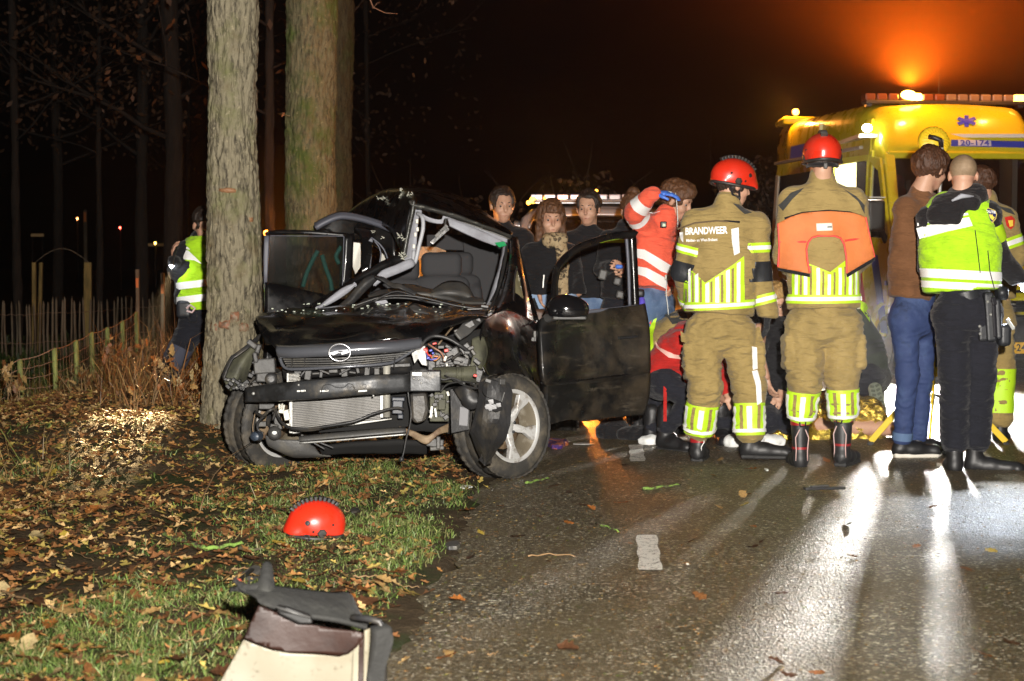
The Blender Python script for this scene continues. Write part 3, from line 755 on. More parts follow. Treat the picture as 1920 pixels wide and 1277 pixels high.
for px, wpx in ((64,7),(75,6),(162,8),(168,7)):
    a = at(px+(-2 if px == 75 else 0), 655, 28.5); b = at(px+(2 if px == 75 else 0), 492, 28.5); a.z = -.3; g = G(); g.bar(a, b, mm(wpx,28.5), mm(wpx,28.5), (0,1,0)); g.build('post', M_gate, ga, bevel=.006)
g = G(); pts = []
for j in range(15):
    t = j/14; pts.append(at(66+100*t, 492-26*math.sin(math.pi*t), 28.5))
g.tube(pts, .006, 5); g.build('hoop', M_pale, ga, True)
# marker posts and far lights
M_refl = mat('marker_orange', (.75,.22,.05), .4)
for px, y0, y1, Y, lab in ((258,505,540,24,'small orange marker stake left of the officer in the dark'), (305,512,555,20,'grey stake with an orange reflector just left of the officer'),(160,394,404,60,'tiny amber reflector post far off in the dark')):
    p = at(px, y1, Y); t = thing('marker_post', lab, 'post', (p.x, Y, tz(p.x, Y)))
    g = G(); g.box((p.x, Y, (tz(p.x,Y)+at(px,y0,Y).z)/2), (mm(3,Y), mm(3,Y), (at(px,y0,Y).z-tz(p.x,Y))/2)); g.build('stake', M_pale, t, bevel=.004)
    g = G(); q = at(px, (y0+y1)/2+8, Y); g.box((q.x, Y-mm(3,Y)-.006, q.z), (mm(2.5,Y), .005, mm(9,Y))); g.build('reflector', M_refl, t, bevel=.003)
for px, py, Y, c, s, lab in ((113,400,70,(1,.8,.4),30,'pale yellow lit lamp far away in the dark left field'), (145,410,72,(1,.35,.1),14,'small orange lit lamp far away behind the fence'), (225,427,66,(1,.08,.05),16,'tiny red light far off left of the officer'), (291,456,60,(1,.6,.1),14,'small amber light far off beside the officer shoulder')):
    p = at(px, py, Y); t = thing('distant_lamp', lab, 'lamp', (p.x, Y, 0)); g = G(); g.tube([(p.x,Y+.05,0),(p.x,Y+.05,p.z-.04)], .03, 6); g.build('pole', M_barkd, t, True)
    g = G(); g.sphere(p, (.035,.035,.05), 6); g.build('bulb', mat('far_bulb_%d' % px, c, .4, emis=(c, s)), t, True)
for px, py, wpx, Y, lab in ((70,441,24,60,'low pale trestle barrier far left in the dark'), (288,459,44,62,'long pale trestle barrier far off beside the officer')):
    p = at(px, py, Y); t = thing('barrier', lab, 'barrier', (p.x, Y, 0)); L = mm(wpx, Y)/2
    g = G(); g.box(p, (L, .03, mm(2.6,Y))); g.build('plank', mat('barrier_plank_glow', (.6,.42,.2), .6, emis=((.5,.3,.12), .05)), t, bevel=.01)  # plank is no lamp, a faint glow is put into it
    for s in (-1, 1):
        g = G(); g.tube([(p.x+s*L*.8, Y, 0), (p.x+s*L*.8, Y, p.z)], .03, 5); g.build('leg', M_barkd, t, True)

# leafy weeds and twigs by the tree
M_stalk = mat('dry_stalk', (.24,.15,.07), .8)
def weed(px, py, Y, h, n, seed, lab, kinds=('tan','cream','rust'), nl=14, sz=.06):
    rs_ = random.Random(seed); p = at(px, py, Y); p.z = tz(p.x, Y); t = thing('oak_sapling', lab, 'plant', p)
    g = G(); tips = []
    for k in range(n):
        d = Vector((rs_.uniform(-.5,.5), rs_.uniform(-.3,.3), 1)).normalized(); pts = [p+Vector((rs_.uniform(-.05,.05),0,-.02))]
        L = h*rs_.uniform(.6,1.1)
        for j in range(6):
            d = (d+Vector((rs_.uniform(-.25,.25), rs_.uniform(-.2,.2), .05))).normalized(); pts.append(pts[-1]+d*L/6)
        g.tube(pts, [.005-.0006*j for j in range(7)], 4); tips += pts[2:]
        for q in (3,4):
            e = pts[q]+Vector((rs_.uniform(-.12,.12), 0, rs_.uniform(.03,.12))); g.tube([pts[q], e], [.002,.001], 3); tips.append(e)
    g.build('stem', M_stalk, t, True)
    for k in range(nl):
        q = rs_.choice(tips); o = bpy.data.objects.new('leaf', rs_.choice(leafme[rs_.choice(kinds)])); o.parent = t; o.location = q-Vector(t.location)+Vector((rs_.uniform(-.02,.02),-.01,rs_.uniform(-.02,.02)))
        s = sz*rs_.uniform(.7,1.4); o.scale = (s,s,s); o.rotation_euler = (rs_.uniform(-1.5,1.5), rs_.uniform(-1.5,1.5), rs_.uniform(0,6)); COL.objects.link(o)
weed(345, 770, 12.6, .42, 6, 1, 'young oak with dry pale leaves left of the crashed-into trunk', nl=26, sz=.075)
weed(372, 785, 12.0, .36, 5, 2, 'leafy oak shoot pressed against the foot of the big trunk', nl=20, sz=.07)
weed(280, 800, 12.3, .42, 4, 3, 'nearly bare forked sapling in front of the officer leg', nl=7)
weed(215, 720, 15.0, .42, 5, 4, 'dry brown weed at the end of the wire fence', ('brown','rust'), 18, .07)
weed(25, 800, 13.4, .35, 6, 5, 'brown leafy weed below the wire fence at the left edge', ('brown','tan'), 22, .07)
weed(245, 845, 11.4, .22, 3, 6, 'short twiggy shoot in the torch lit leaves', nl=5)
weed(150, 790, 13.6, .28, 5, 7, 'low brown weed under the second fence post', ('brown','tan','rust'), 18, .06)
# long arching stem in front of the left wheel
g = G(); g.tube([at(372,968,8.6), at(384,925,8.9), at(402,890,9.2), at(436,852,9.6), at(474,828,9.9)], [.004,.0035,.003,.0025,.002], 5)
tag(g.build('grass_stem', M_stalk, None, True, origin=at(372,968,8.6)), 'long thin dry stem arching up in front of the left front tyre', 'stem')

def brush_mask(X, Y, rs):
    r = X/Y; n = fbm(np.stack([X*2, Y*2, 0*X], 1), 61, 2)
    return (rs.rand(len(X)) < .5+.6*n) & (r > -.235) & (r < -.178+.003*(Y-12)) & (Y > 12.2)
tag(grass('bracken', 3400, (-4.6, -2.2, 12, 20), .08, .36, [(.22,.10,.03), (.15,.065,.02), (.26,.16,.055), (.12,.055,.02)], brush_mask, 5, .9, .0022), 'rust coloured dead bracken and straw between the wire fence and the officer', 'bracken')
for q in ((232,742,14.6,.45,21),(262,735,15.2,.42,22),(206,700,16.6,.45,23),(300,770,13.2,.30,24)): weed(q[0], q[1], q[2], q[3], 4, q[4], {21:'rusty weed right of the last near fence post',22:'rusty weed just left of the officer knee',23:'rusty weed behind the fence end, highest on the bank',24:'small rusty weed at the foot of the officer'}[q[4]], ('rust','brown','tan'), 16, .065)

# ================================================================== THE WRECK
M_black = mat('black_car_paint', (.0045,.0045,.005), .22, coat=.4, var=((.030,.024,.016), 5, .56, .78), rvar=(7, .12, .5), bump=(2.5, .12, .05))
M_blackd = mat('dirty_black_paint', (.006,.006,.006), .32, coat=.3, var=[((.060,.046,.030), 3.2, .46, .72), ((.075,.062,.045), (3,3,16), .58, .70), ((.10,.085,.06), 40, .66, .74)], rvar=(5, .25, .6), bump=(3, .2, .05), bump2=(60, .15, .004))
M_plas = mat('black_plastic', (.022,.022,.023), .45, var=((.07,.06,.045), 8, .5, .75), bump=(40, .3, .006))
M_plasg = mat('grey_plastic', (.065,.064,.062), .5, var=((.11,.10,.08), 9, .5, .75), bump=(35, .35, .006))
M_steel = mat('bumper_steel', (.045,.047,.05), .42, metal=.35, var=[((.10,.09,.075), 10, .52, .7), ((.02,.02,.02), 4, .5, .6)], bump=(22, .35, .006), rvar=(9,.3,.6))
M_alu = mat('aluminium', (.40,.40,.38), .45, metal=.5, var=((.28,.26,.22), 14, .5, .7), bump=(50, .25, .004))
M_chrome = mat('chrome_trim', (.10,.105,.12), .28, metal=.25, coat=.7, bump=(3, .15, .03))
M_grey = mat('grey_headliner', (.36,.37,.41), .75, var=((.28,.28,.31), 8, .45, .7), bump=(90, .25, .003))
M_rubber = mat('tyre_rubber', (.035,.033,.030), .7, var=((.13,.11,.08), 9, .46, .72), bump=(60, .4, .004))
M_rubberw = mat('rubber_seal', (.10,.105,.13), .5, bump=(30, .2, .004))
M_alloy = mat('alloy_rim', (.55,.55,.54), .45, metal=.25, var=((.14,.10,.06), 12, .55, .72), bump=(30, .12, .003))
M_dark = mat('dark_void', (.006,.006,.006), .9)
M_dust = mat('fabric_seat', (.035,.035,.038), .85, bump=(120, .3, .003))
M_glass = mat('car_glass', (.55,.62,.6), .02, trans=1, ior=1.1, spec=.5)
M_rust = mat('rusty_arm', (.25,.18,.11), .65, metal=.2, var=((.12,.07,.04), 14, .45, .65), bump=(40, .5, .008))
M_mudp = mat('muddy_liner', (.085,.085,.055), .7, var=((.04,.04,.03), 9, .45, .65), bump=(14, .6, .02))

def cr(a, b, c, d, t): return (b*2+(c-a)*t+(a*2-b*5+c*4-d)*t*t+(b*3-a-c*3+d)*t*t*t)*.5
def interp(rows, n, axis0=True):
    out = []
    for i in range(len(rows)-1):
        a, b, c, d = rows[max(i-1,0)], rows[i], rows[i+1], rows[min(i+2,len(rows)-1)]
        for j in range(n):
            t = j/n; out.append([cr(a[k], b[k], c[k], d[k], t) for k in range(len(b))])
    out.append(list(rows[-1])); return out
def patch(name, rows, m, parent, n=(6,6), noise=0, sc=6, thick=.006, seed=0, smooth=True, linear=False, sharp=0):
    R_ = [[at(*p) for p in r] for r in rows]
    R_ = [[q for q in r] for r in R_]
    if linear:
        def li(rows, k):
            o = []
            for i in range(len(rows)-1):
                for j in range(k): o.append([rows[i][q].lerp(rows[i+1][q], j/k) for q in range(len(rows[i]))])
            o.append(rows[-1]); return o
        A = li(R_, n[0]); A = [list(c) for c in zip(*li([list(c) for c in zip(*A)], n[1]))]
    else:
        A = interp(R_, n[0]); A = [list(c) for c in zip(*interp([list(c) for c in zip(*A)], n[1]))]
    V = np.array([[tuple(p) for p in r] for r in A]); s = V.shape; V = V.reshape(-1, 3)
    if noise:
        d = np.stack([vnoise(V*sc, seed+i) for i in range(3)], 1); d2 = 1-2*np.abs(vnoise(V*sc*.8, seed+7)); V = V+noise*(d*.6+(d2[:,None]*np.array([.1,-.5,.6]))*(1+sharp))
    ix = np.arange(s[0]*s[1]).reshape(s[0], s[1]); Fc = np.stack([ix[:-1,:-1], ix[:-1,1:], ix[1:,1:], ix[1:,:-1]], -1).reshape(-1, 4)
    o = mk(name, V, Fc, m, parent, smooth)
    md = o.modifiers.new('thickness', 'SOLIDIFY'); md.thickness = thick; md.offset = -1 if thick > 0 else 1; md.thickness = abs(thick)
    return o
def slab(name, pts, m, parent, depth=.05, bevel=.004, noise=0, g=None, smooth=False):
    P = [at(*p) for p in pts]; g_ = g or G(); g_.prism(P, (0, depth, 0))
    if g is not None: return g
    return g_.build(name, m, parent, smooth, bevel)
def pipe(name, pts, r, m, parent, n=8, sub=4):
    P = [list(at(*p)) for p in pts]; P = interp(P, sub) if len(P) > 2 else P
    return G().tube([Vector(p) for p in P], r, n).build(name, m, parent, True)
def boxp(g, px0, py0, px1, py1, Y, depth, rot=0):
    c = at((px0+px1)/2, (py0+py1)/2, Y+depth/2); M = Matrix.Rotation(R(rot), 3, 'Y')
    g.box(c, (mm(px1-px0, Y)/2, depth/2, mm(py1-py0, Y)/2), M); return g

car = thing('wrecked_car', 'black people carrier with a torn off front and crushed roof, wrapped against the big trunk', 'car', (-.6, 11.2, 0))
# ---- wheels
def wheel(parent, c, axis, name='wheel', rim=True, R0=.305, W=.205):
    c = Vector(c); ax = Vector(axis).normalized(); w_ = bpy.data.objects.new(name, None); w_.parent = parent; COL.objects.link(w_)
    h = W/2
    def f(a, b): return (a, b)
    prof = [(R0*.655,-h*.86),(R0*.70,-h*.98),(R0*.80,-h*1.02),(R0*.90,-h*1.0),(R0*.955,-h*.93),(R0*.985,-h*.80),(R0*.995,-h*.62)]
    for k, x in enumerate((-.50,-.40,-.38,-.30,-.28,-.05,-.03,.03,.05,.28,.30,.38,.40,.50)):
        inn = k in (1,2,3,) and False
        prof.append((R0*(1.0 if k % 4 not in (2, 3) else 1.0)-(0.007 if k in (3,4,6,7,9,10) else 0), x*W*1.0*.98))
    prof += [(R0*.995,h*.62),(R0*.985,h*.80),(R0*.955,h*.93),(R0*.90,h*1.0),(R0*.80,h*1.02),(R0*.70,h*.98),(R0*.655,h*.86)]
    n = 144
    def mod(i, j):
        side = 5 <= i <= 8 or 18 <= i <= 22
        return -.006 if ((side and (j % 4 == 0)) or (9 <= i <= 17 and (j+i) % 6 == 0)) else (-.0025 if i in (3, 24) and j % 3 == 0 else 0)
    g = G().lathe(prof, c, ax, n, mod); g.build('tyre', M_rubber, w_, True)
    # barrel and rim lips
    ri = R0*.665
    g = G().lathe([(ri+.008,h*.90),(ri+.010,h*1.0),(ri,h*1.0),(ri-.010,h*.92),(ri-.016,h*.6),(ri-.028,0),(ri-.02,-h*.8),(ri,-h*.95),(ri+.008,-h*.85)], c, ax, 64); g.build('rim_barrel', mat('barrel_brown', (.16,.135,.095), .6, var=((.35,.32,.26), 9, .5, .7)), w_, True)  # barrel toned darker and browner than the spokes
    g = G().lathe([(ri+.010,h*1.0),(ri,h*1.02),(ri-.012,h*.93)], c, ax, 64); g.build('rim_lip', M_alloy, w_, True)
    if rim:
        x = ax.cross(Vector((0,0,1))).normalized(); y = ax.cross(x)
        g = G()
        for k in range(5):
            a0 = 2*math.pi*k/5+.35
            def P(r, a, t): return c+(x*math.cos(a)+y*math.sin(a))*r+ax*t
            out = [(.035,a0-.62,h*.60),(.070,a0-.34,h*.66),(.12,a0-.15,h*.78),(ri-.01,a0-.24,h*.90),(ri-.004,a0-.10,h*.93),(.15,a0-.02,h*.83),(ri-.004,a0+.10,h*.93) ,(ri-.01,a0+.24,h*.90),(.12,a0+.15,h*.78),(.070,a0+.34,h*.66),(.035,a0+.62,h*.60)]
            out.pop(5)
            fr = [P(*q) for q in out]; bk = [P(q[0],q[1],q[2]-.030) for q in out]; m_ = len(out); b = len(g.V); g.V += [tuple(v) for v in fr+bk]
            cen = P(.09, a0, h*.74); ci = len(g.V); g.V.append(tuple(cen+ax*.006))
            for i in range(m_): g.F.append((b+i, b+(i+1)%m_, ci)); g.F.append((b+i, b+(i+1)%m_, b+m_+(i+1)%m_, b+m_+i))
            g.F.append(tuple(b+m_+i for i in range(m_))[::-1])
        sp = g.build('spokes', M_alloy, w_, False, .004)
        g = G().lathe([(0,h*.66),(.028,h*.66),(.032,h*.62),(.060,h*.60),(.062,h*.45),(.05,h*.3)], c, ax, 32); g.build('hub', M_alloy, w_, True)
        g = G()
        for k in range(5):
            a = 2*math.pi*k/5+.98; q = c+(x*math.cos(a)+y*math.sin(a))*.046; g.tube([q+ax*h*.55, q+ax*h*.68], .009, 6)
        g.build('wheel_bolts', M_steel, w_, True)
    g = G().lathe([(.06,.01),(.135,.01),(.135,-.012),(.06,-.012)], c, ax, 40); g.build('brake_disc', M_rust, w_, True)
    g = G().lathe([(0,-.02),(.07,-.02),(.075,-.06),(.05,-.09),(0,-.09)], c, ax, 24); g.build('hub_carrier', M_plas, w_, True)
    return w_
rc = at(947, 808, 10.15); ax_r = Vector((.70, -.71, .06))
wheel(car, (rc.x-.02, 10.22, .305), ax_r)
lc = at(515, 800, 10.5)
wheel(car, (lc.x-.015, 10.52, .315), Vector((.74, -.66, -.10)), rim=False)
for s in (-1, 1):
    wheel(car, (-.55+s*.78+.15, 13.0, .30), Vector((s*1., -.05, 0)))

# ---- bonnet
patch('bonnet', [
 [(497,655,10.16),(524,659,9.98),(600,652,9.92),(700,646,9.92),(790,638,9.97),(850,614,10.15),(915,592,10.5)],
 [(486,622,10.30),(540,632,10.08),(610,626,10.02),(700,622,10.02),(790,616,10.06),(852,600,10.25),(918,586,10.6)],
 [(479,600,10.42),(545,604,10.45),(610,597,10.5),(700,596,10.5),(790,597,10.5),(860,592,10.6),(922,583,10.8)],
 [(490,596,10.6),(545,587,10.8),(610,580,10.9),(700,577,10.95),(790,578,10.95),(862,580,10.95),(928,579,11.0)],
 [(505,597,10.8),(550,586,11.0),(610,578,11.1),(700,574,11.15),(790,575,11.15),(862,578,11.12),(930,579,11.12)]], M_black, car, (7,7), .026, 5, .012, 4, sharp=.8)
g = G()   # paint chips and glass crumbs on the bonnet
rs = random.Random(21)
for i in range(60):
    px = 500+rs.random()*420; py = 578+rs.random()**2*26+(9 if px < 560 else 0); p = at(px, py, 10.9-.5*(py-578)/40); s = rs.uniform(.002,.0065)
    p.z += .028; g.box(p, (s, s, s*.6), Matrix.Rotation(rs.random()*3, 3, 'Z'))
g.build('glass_crumbs', mat('glass_crumb', (.55,.6,.5), .2), car)['kind'] = 'stuff'
# ---- grille: chrome bar, slats, badge
gr = patch('grille_bar', [[(519,653,9.92),(560,652,9.84),(640,648,9.80),(730,643,9.84),(790,638,9.92)], [(521,660,9.86),(560,660,9.78),(640,656,9.74),(730,651,9.78),(790,644,9.87)], [(526,666,9.88),(560,666,9.80),(640,662,9.76),(730,656,9.80),(788,648,9.89)]], M_chrome, car, (3,6), .002, 8, .02)
fr = G()
P = interp([list(at(*p)) for p in [(524,669,9.89),(534,689,9.87),(560,692,9.84),(640,688,9.80),(715,683,9.84),(744,676,9.88),(782,652,9.92)]], 5); fr.tube([Vector(p) for p in P], .009, 8)
grl = fr.build('grille_frame', M_chrome, car, True)
gi = bpy.data.objects.new('grille_insert', None); gi.parent = car; COL.objects.link(gi)
for k in range(5):
    f = k/4; y0 = 669+17*f; y1 = 667+18*f; y2 = 658+19*f; x1 = 772-34*f; x0 = 530+8*f
    g = G(); P = interp([list(at(x0,y0,9.90)), list(at(640,y1,9.82)), list(at(x1,y2-f*2,9.90))], 6)
    for i in range(len(P)-1): g.bar(P[i], P[i+1], .02, .0065)
    g.build('slat', M_plasg, gi)
for k in range(9):
    px = 548+k*24; g = G(); g.bar(at(px, 672, 9.85), at(px-1, 690, 9.87), .005, .02, (0,1,0)); g.build('slat', M_plas, gi)
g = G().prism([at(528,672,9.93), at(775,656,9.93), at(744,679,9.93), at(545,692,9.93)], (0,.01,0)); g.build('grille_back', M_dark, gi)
# badge ring with bolt
bc = at(637, 661, 9.72); badge = bpy.data.objects.new('badge', None); badge.parent = car; COL.objects.link(badge)
g = G(); pts = [bc+Vector((math.cos(a)*mm(20,9.75), .0, math.sin(a)*mm(16,9.75))) for a in [2*math.pi*i/36 for i in range(37)]]; g.tube(pts, .0068, 8, False); g.build('badge_ring', mat('badge_metal', (.62,.62,.64), .22, metal=.9), badge, True)
def bp(x, z): return bc+Vector((mm(x,9.75), -.004, -mm(z,9.75)))
g = G(); g.prism([bp(-22,1), bp(-4,-3.5), bp(-1,1.5), bp(12,-4), bp(22,-1), bp(4,4.5), bp(1,-.5), bp(-12,5.5)], (0,.008,0)); g.build('badge_bolt', MATS['badge_metal'], badge, False, .001)
# ---- bumper beam
beam = patch('bumper_beam', [[(459,729,9.98),(500,721,9.86),(600,712,9.74),(700,704,9.74),(769,702,9.80)], [(459,731,9.93),(500,723,9.82),(600,714,9.70),(700,706,9.70),(769,704,9.76)], [(459,752,9.93),(500,751,9.82),(600,745,9.70),(700,737,9.70),(769,731,9.76)], [(460,754,9.98),(500,753,9.86),(600,747,9.74),(700,739,9.74),(769,733,9.80)]], M_steel, car, (3,5), .0022, 9, .004, 0, True, True)
g = G()
for px, py, s in ((475,738,3),(500,739,2.2),(560,722,2),(624,714,2.6),(509,751,2),(700,742,2)):
    g = G(); g.lathe([(0,-.004),(mm(s,9.7),-.004),(mm(s,9.7),.01)], at(px, py, 9.72 if px > 550 else 9.85), (0,1,0), 10); g.build('bolt', M_alu, beam, True)
g = G()
for px in (565, 608, 680): g.add([at(px-8,735,9.694), at(px+8,734,9.694), at(px+8,731,9.694), at(px-8,732,9.694)], [(0,1,2,3)])
o_ = g.build('paint_chip', M_alu, beam, True); o_['kind'] = 'stuff'
# mounting pad relief pressed in the centre of the beam
g = G(); rel = interp([list(at(*p)) for p in [(602,738,9.695),(606,724,9.69),(618,721,9.688),(630,726,9.688),(645,726,9.688),(652,720,9.688),(662,722,9.688),(668,736,9.69)]], 3); g.tube([Vector(p) for p in rel], .003, 5)
for px, py in ((612,729),(660,729),(683,724),(567,733)): g.lathe([(.009,-.002),(.012,-.003),(.012,.008)], at(px, py, 9.693), (0,1,0), 12)
g.build('beam_relief', M_steel, beam, True)
g = G(); boxp(g, 769, 694, 827, 733, 9.80, .10); rb = g.build('crash_box', M_steel, car, False, .006)
g = G(); boxp(g, 773, 698, 791, 704, 9.785, .02)
g.build('slot_plate', M_alu, rb)
for px, py in ((785,711),(803,700),(790,718),(776,710)): G().lathe([(0,-.006),(mm(2,9.8),-.006),(mm(2,9.8),.006)], at(px, py, 9.796), (0,1,0), 8).build('bolt', M_alu, rb, True)
# ---- radiator pack
rad = bpy.data.objects.new('radiator', None); rad.parent = car; COL.objects.link(rad)
slab('radiator_core', [(546,740,10.06),(714,731,10.06),(714,783,10.06),(546,803,10.06)], M_plasg, rad, .03)
g = G()
for i in range(19):
    t = i/18; g.bar(at(549, 743+60*t, 10.045), at(714, 733+51*t, 10.045), .012, .0042)
g.build('cooling_fins', mat('fin_grey', (.26,.25,.235), .5, var=((.12,.11,.09), (9,9,2), .45, .7)), rad)['kind'] = 'stuff'
g = G(); rs = random.Random(4)
for (x0, y0, x1, y1) in ((543,745,549,812),(713,731,719,783)): g.bar(at((x0+x1)/2,y0,10.04), at((x0+x1)/2,y1,10.04), mm(7,10), .03, (0,1,0))
g.build('side_rail', M_alu, rad, False, .003)
slab('lower_rail', [(546,803,10.03),(735,784,10.03),(735,787,10.03),(548,814,10.03)], M_alu, rad, .04)
pipe('receiver_tube', [(725,665,10.0),(725,782,10.0)], mm(7,10), mat('pale_alloy', (.62,.60,.52), .4, metal=.5, var=((.35,.33,.28), 20, .5, .7)), rad, 14, 1)
g = G(); g.lathe([(mm(9,10),-.006),(mm(9,10),.006),(0,.006)], at(725,679,10), (0,0,1), 14); g.lathe([(0,-.012),(mm(5,10),-.01),(mm(5,10),.01),(0,.012)], at(725,667,10), (0,0,1), 12); g.build('tube_clamp', MATS['pale_alloy'], rad, True)
g = G()
for i in range(7): g.bar(at(541, 702+i*2.6, 10.05), at(563, 701+i*2.5, 10.05), .01, .003)
g.bar(at(540,700,10.04), at(540,716,10.04), .01, .02, (0,1,0)); g.build('oil_cooler', M_alu, rad)
# brackets behind the grille
g = G(); rs = random.Random(6)
for (x0,y0,x1,y1,Y) in ((572,692,584,712,9.95),(600,693,606,708,9.96),(617,690,634,699,9.97),(640,688,652,706,9.95),(668,685,674,700,9.96),(684,682,694,705,9.93),(702,690,712,703,9.95),(552,694,566,700,10.0),(586,698,600,702,10.0),(655,696,668,700,10.0)): g = G(); boxp(g, x0, y0, x1, y1, Y, .05, rs.uniform(-14,14)); g.build('grille_bracket', M_plasg, car, False, .004)
g = G()
for a, b in (((590,690,9.93),(618,701,9.93)),((666,686,9.93),(640,699,9.93)),((636,702,9.94),(660,689,9.94)),((563,706,9.95),(577,689,9.95))): g.bar(at(*a), at(*b), .012, .012)
g.bar(at(540,694,10.02), at(770,684,10.02), .03, .02); g.build('bonnet_stay', M_plas, car, False, .003)
patch('slam_panel', [[(530,690,10.05),(640,686,10.02),(770,668,10.05)], [(532,712,10.12),(640,706,10.10),(770,700,10.12)]], M_plas, car, (3,5), .008, 9, .01)
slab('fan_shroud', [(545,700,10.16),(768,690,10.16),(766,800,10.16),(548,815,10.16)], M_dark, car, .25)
# ---- lower cross-member and undertray
patch('cross_member', [[(560,820,9.95),(640,812,9.93),(700,807,9.93),(760,803,9.95)], [(562,829,9.92),(640,822,9.90),(700,817,9.90),(762,812,9.92)]], M_plasg, car, (2,6), .002, 9, .01)
patch('cross_member', [[(562,829,9.90),(640,823,9.88),(700,818,9.88),(760,813,9.90)], [(563,832,9.90),(640,826,9.88),(700,821,9.88),(762,816,9.90)]], M_alu, car, (2,6), .001, 9, .012)
patch('undertray', [[(498,815,9.95),(520,824,9.93),(565,827,9.93),(590,840,9.98)], [(502,834,9.96),(525,844,9.94),(562,849,9.94),(600,851,9.98)], [(512,838,10.05),(540,853,10.0),(568,857,10.0),(622,855,10.02)]], M_plasg, car, (4,5), .006, 9, .008)
g = G(); boxp(g, 562, 826, 628, 829, 9.95, .02, 22); boxp(g, 570, 830, 612, 833, 9.93, .02, 30); g.build('tray_strut', M_plas, car, False, .002)
patch('subframe', [[(600,835,10.15),(700,828,10.1),(800,822,10.1)], [(604,850,10.2),(700,848,10.2),(800,846,10.2)]], M_dark, car, (3,5), .01, 7, .02)
patch('steering_arm', [[(752,800,9.98),(778,808,9.95),(800,818,9.93),(822,803,9.95),(837,796,10.0)], [(756,808,9.97),(780,822,9.94),(800,834,9.92),(820,816,9.94),(836,812,9.98)]], M_rust, car, (3,6), .006, 11, .02)
g = G(); boxp(g, 800, 822, 832, 838, 10.0, .05, 8); boxp(g, 806, 836, 833, 844, 9.98, .04, -6); boxp(g, 818, 818, 826, 842, 9.96, .03); g.build('suspension_bracket', M_plasg, car, False, .006)
# ---- left corner: wing remains, lamp housing, ironmongery
patch('wing_remains', [[(486,632,10.30),(463,650,10.24),(440,668,10.2),(418,700,10.2)], [(482,650,10.22),(462,668,10.14),(440,690,10.12),(416,714,10.14)], [(470,690,10.2),(455,700,10.14),(440,716,10.1),(424,728,10.12)], [(462,716,10.25),(450,724,10.2),(440,732,10.16),(432,736,10.15)]], M_mudp, car, (5,5), .014, 7, .006)
patch('wing_edge', [[(490,626,10.25),(468,643,10.14),(440,664,10.10),(430,672,10.1),(414,706,10.12)], [(486,640,10.22),(470,650,10.13),(446,668,10.09),(434,678,10.09),(418,712,10.1)]], M_plas, car, (3,6), .005, 14, .012)
g = G()
for q in ((477,672,517,700,10.02,-4),(482,696,508,716,10.04,3),(500,700,518,722,10.06,0),(463,640,484,650,10.1,38),(480,645,488,668,10.05,20),(476,660,484,680,10.0,-10)): boxp(g, *q[:5], .07, q[5])
g.build('lamp_housing', M_plasg, car, False, .008)
g = G().lathe([(0,-.01),(.02,-.012),(.034,-.006),(.036,.02)], at(508,710,10.0), (.2,-1,0), 16); g.build('lamp_seat', M_plas, car, True)
g = G(); rs = random.Random(8)
for i in range(26):
    px = 424+rs.random()*64; py = 716+ (px-424)*.18+rs.uniform(-7,9); s = rs.uniform(3,7); boxp(g, px-s, py-s*.6, px+s, py+s*.6, 10.0+rs.random()*.12, .04, rs.uniform(-50,50))
for i in range(10):
    px = 470+rs.random()*30; py = 668+rs.random()*60; s = rs.uniform(2,5); boxp(g, px-s, py-s, px+s, py+s*.6, 10.08, .03, rs.uniform(-50,50))
g.build('bracket_scrap', M_plas, car, False, .003)['kind'] = 'stuff'
g = G()
for i in range(9):
    px = 426+i*9+rs.uniform(-3,3); py = 716+i*3.2+rs.uniform(-7,5); g.lathe([(0,-.008),(.007,-.006),(.008,.006)], at(px, py, 9.98), (0,1,0), 8)
g.build('bolt', M_alu, car, True)
g = G()
for q in ((523,758,534,775,9.98,8),(532,768,543,788,9.98,-12),(536,794,544,804,9.97,10),(522,757,526,768,9.95,0),(528,756,531,768,9.95,0)): boxp(g, *q[:5], .03, q[5])
g.build('hose_fitting', MATS['pale_alloy'], car, False, .004)
g = G().lathe([(0,-.05),(.032,-.05),(.038,-.035),(.038,.03),(.02,.05)], at(515,812,9.88), (.15,-1,0), 18); g.build('fog_lamp', M_plasg, car, True)
g = G().lathe([(.024,-.052),(.0,-.047)], at(515,812,9.88), (.15,-1,0), 18); g.build('lens', mat('lamp_lens', (.7,.72,.7), .1, spec=.8), car.children[-1], True)
g = G().lathe([(0,-.04),(.024,-.04),(.03,-.02),(.026,.04)], at(482,818,9.85), (-.2,-1,.1), 16); g.build('sensor_plug', mat('dull_blue_plastic', (.05,.065,.09), .4), car, True)
pipe('hose', [(478,772,10.0),(492,780,9.93),(505,770,9.9),(516,768,9.92),(512,788,9.93)], .009, M_plas, car)
pipe('hose', [(500,776,9.95),(484,792,9.9),(484,806,9.88),(494,813,9.88)], .008, M_plas, car)
pipe('hose', [(513,763,9.92),(526,790,9.86),(545,802,9.80),(575,804,9.78),(620,798,9.76),(665,790,9.76),(700,776,9.78),(740,765,9.82),(758,768,9.84)], .0085, M_plas, car)
pipe('hose', [(545,803,9.80),(575,806,9.79),(600,803,9.78)], .011, M_plas, car)
pipe('wire', [(478,776,9.95),(474,800,9.93),(476,822,9.93)], .003, M_rust, car)
g = G()
for q in ((486,757,515,767,10.05,0),(514,770,527,806,10.05,-10),(505,795,520,820,10.02,14),(480,790,500,800,10.1,0)): boxp(g, *q[:5], .04, q[5])
g.build('mounting_bracket', M_plasg, car, False, .005)
slab('wheel_arch_shadow', [(470,752,10.9),(560,750,10.9),(560,830,10.9),(470,840,10.9)], M_dark, car, .05)
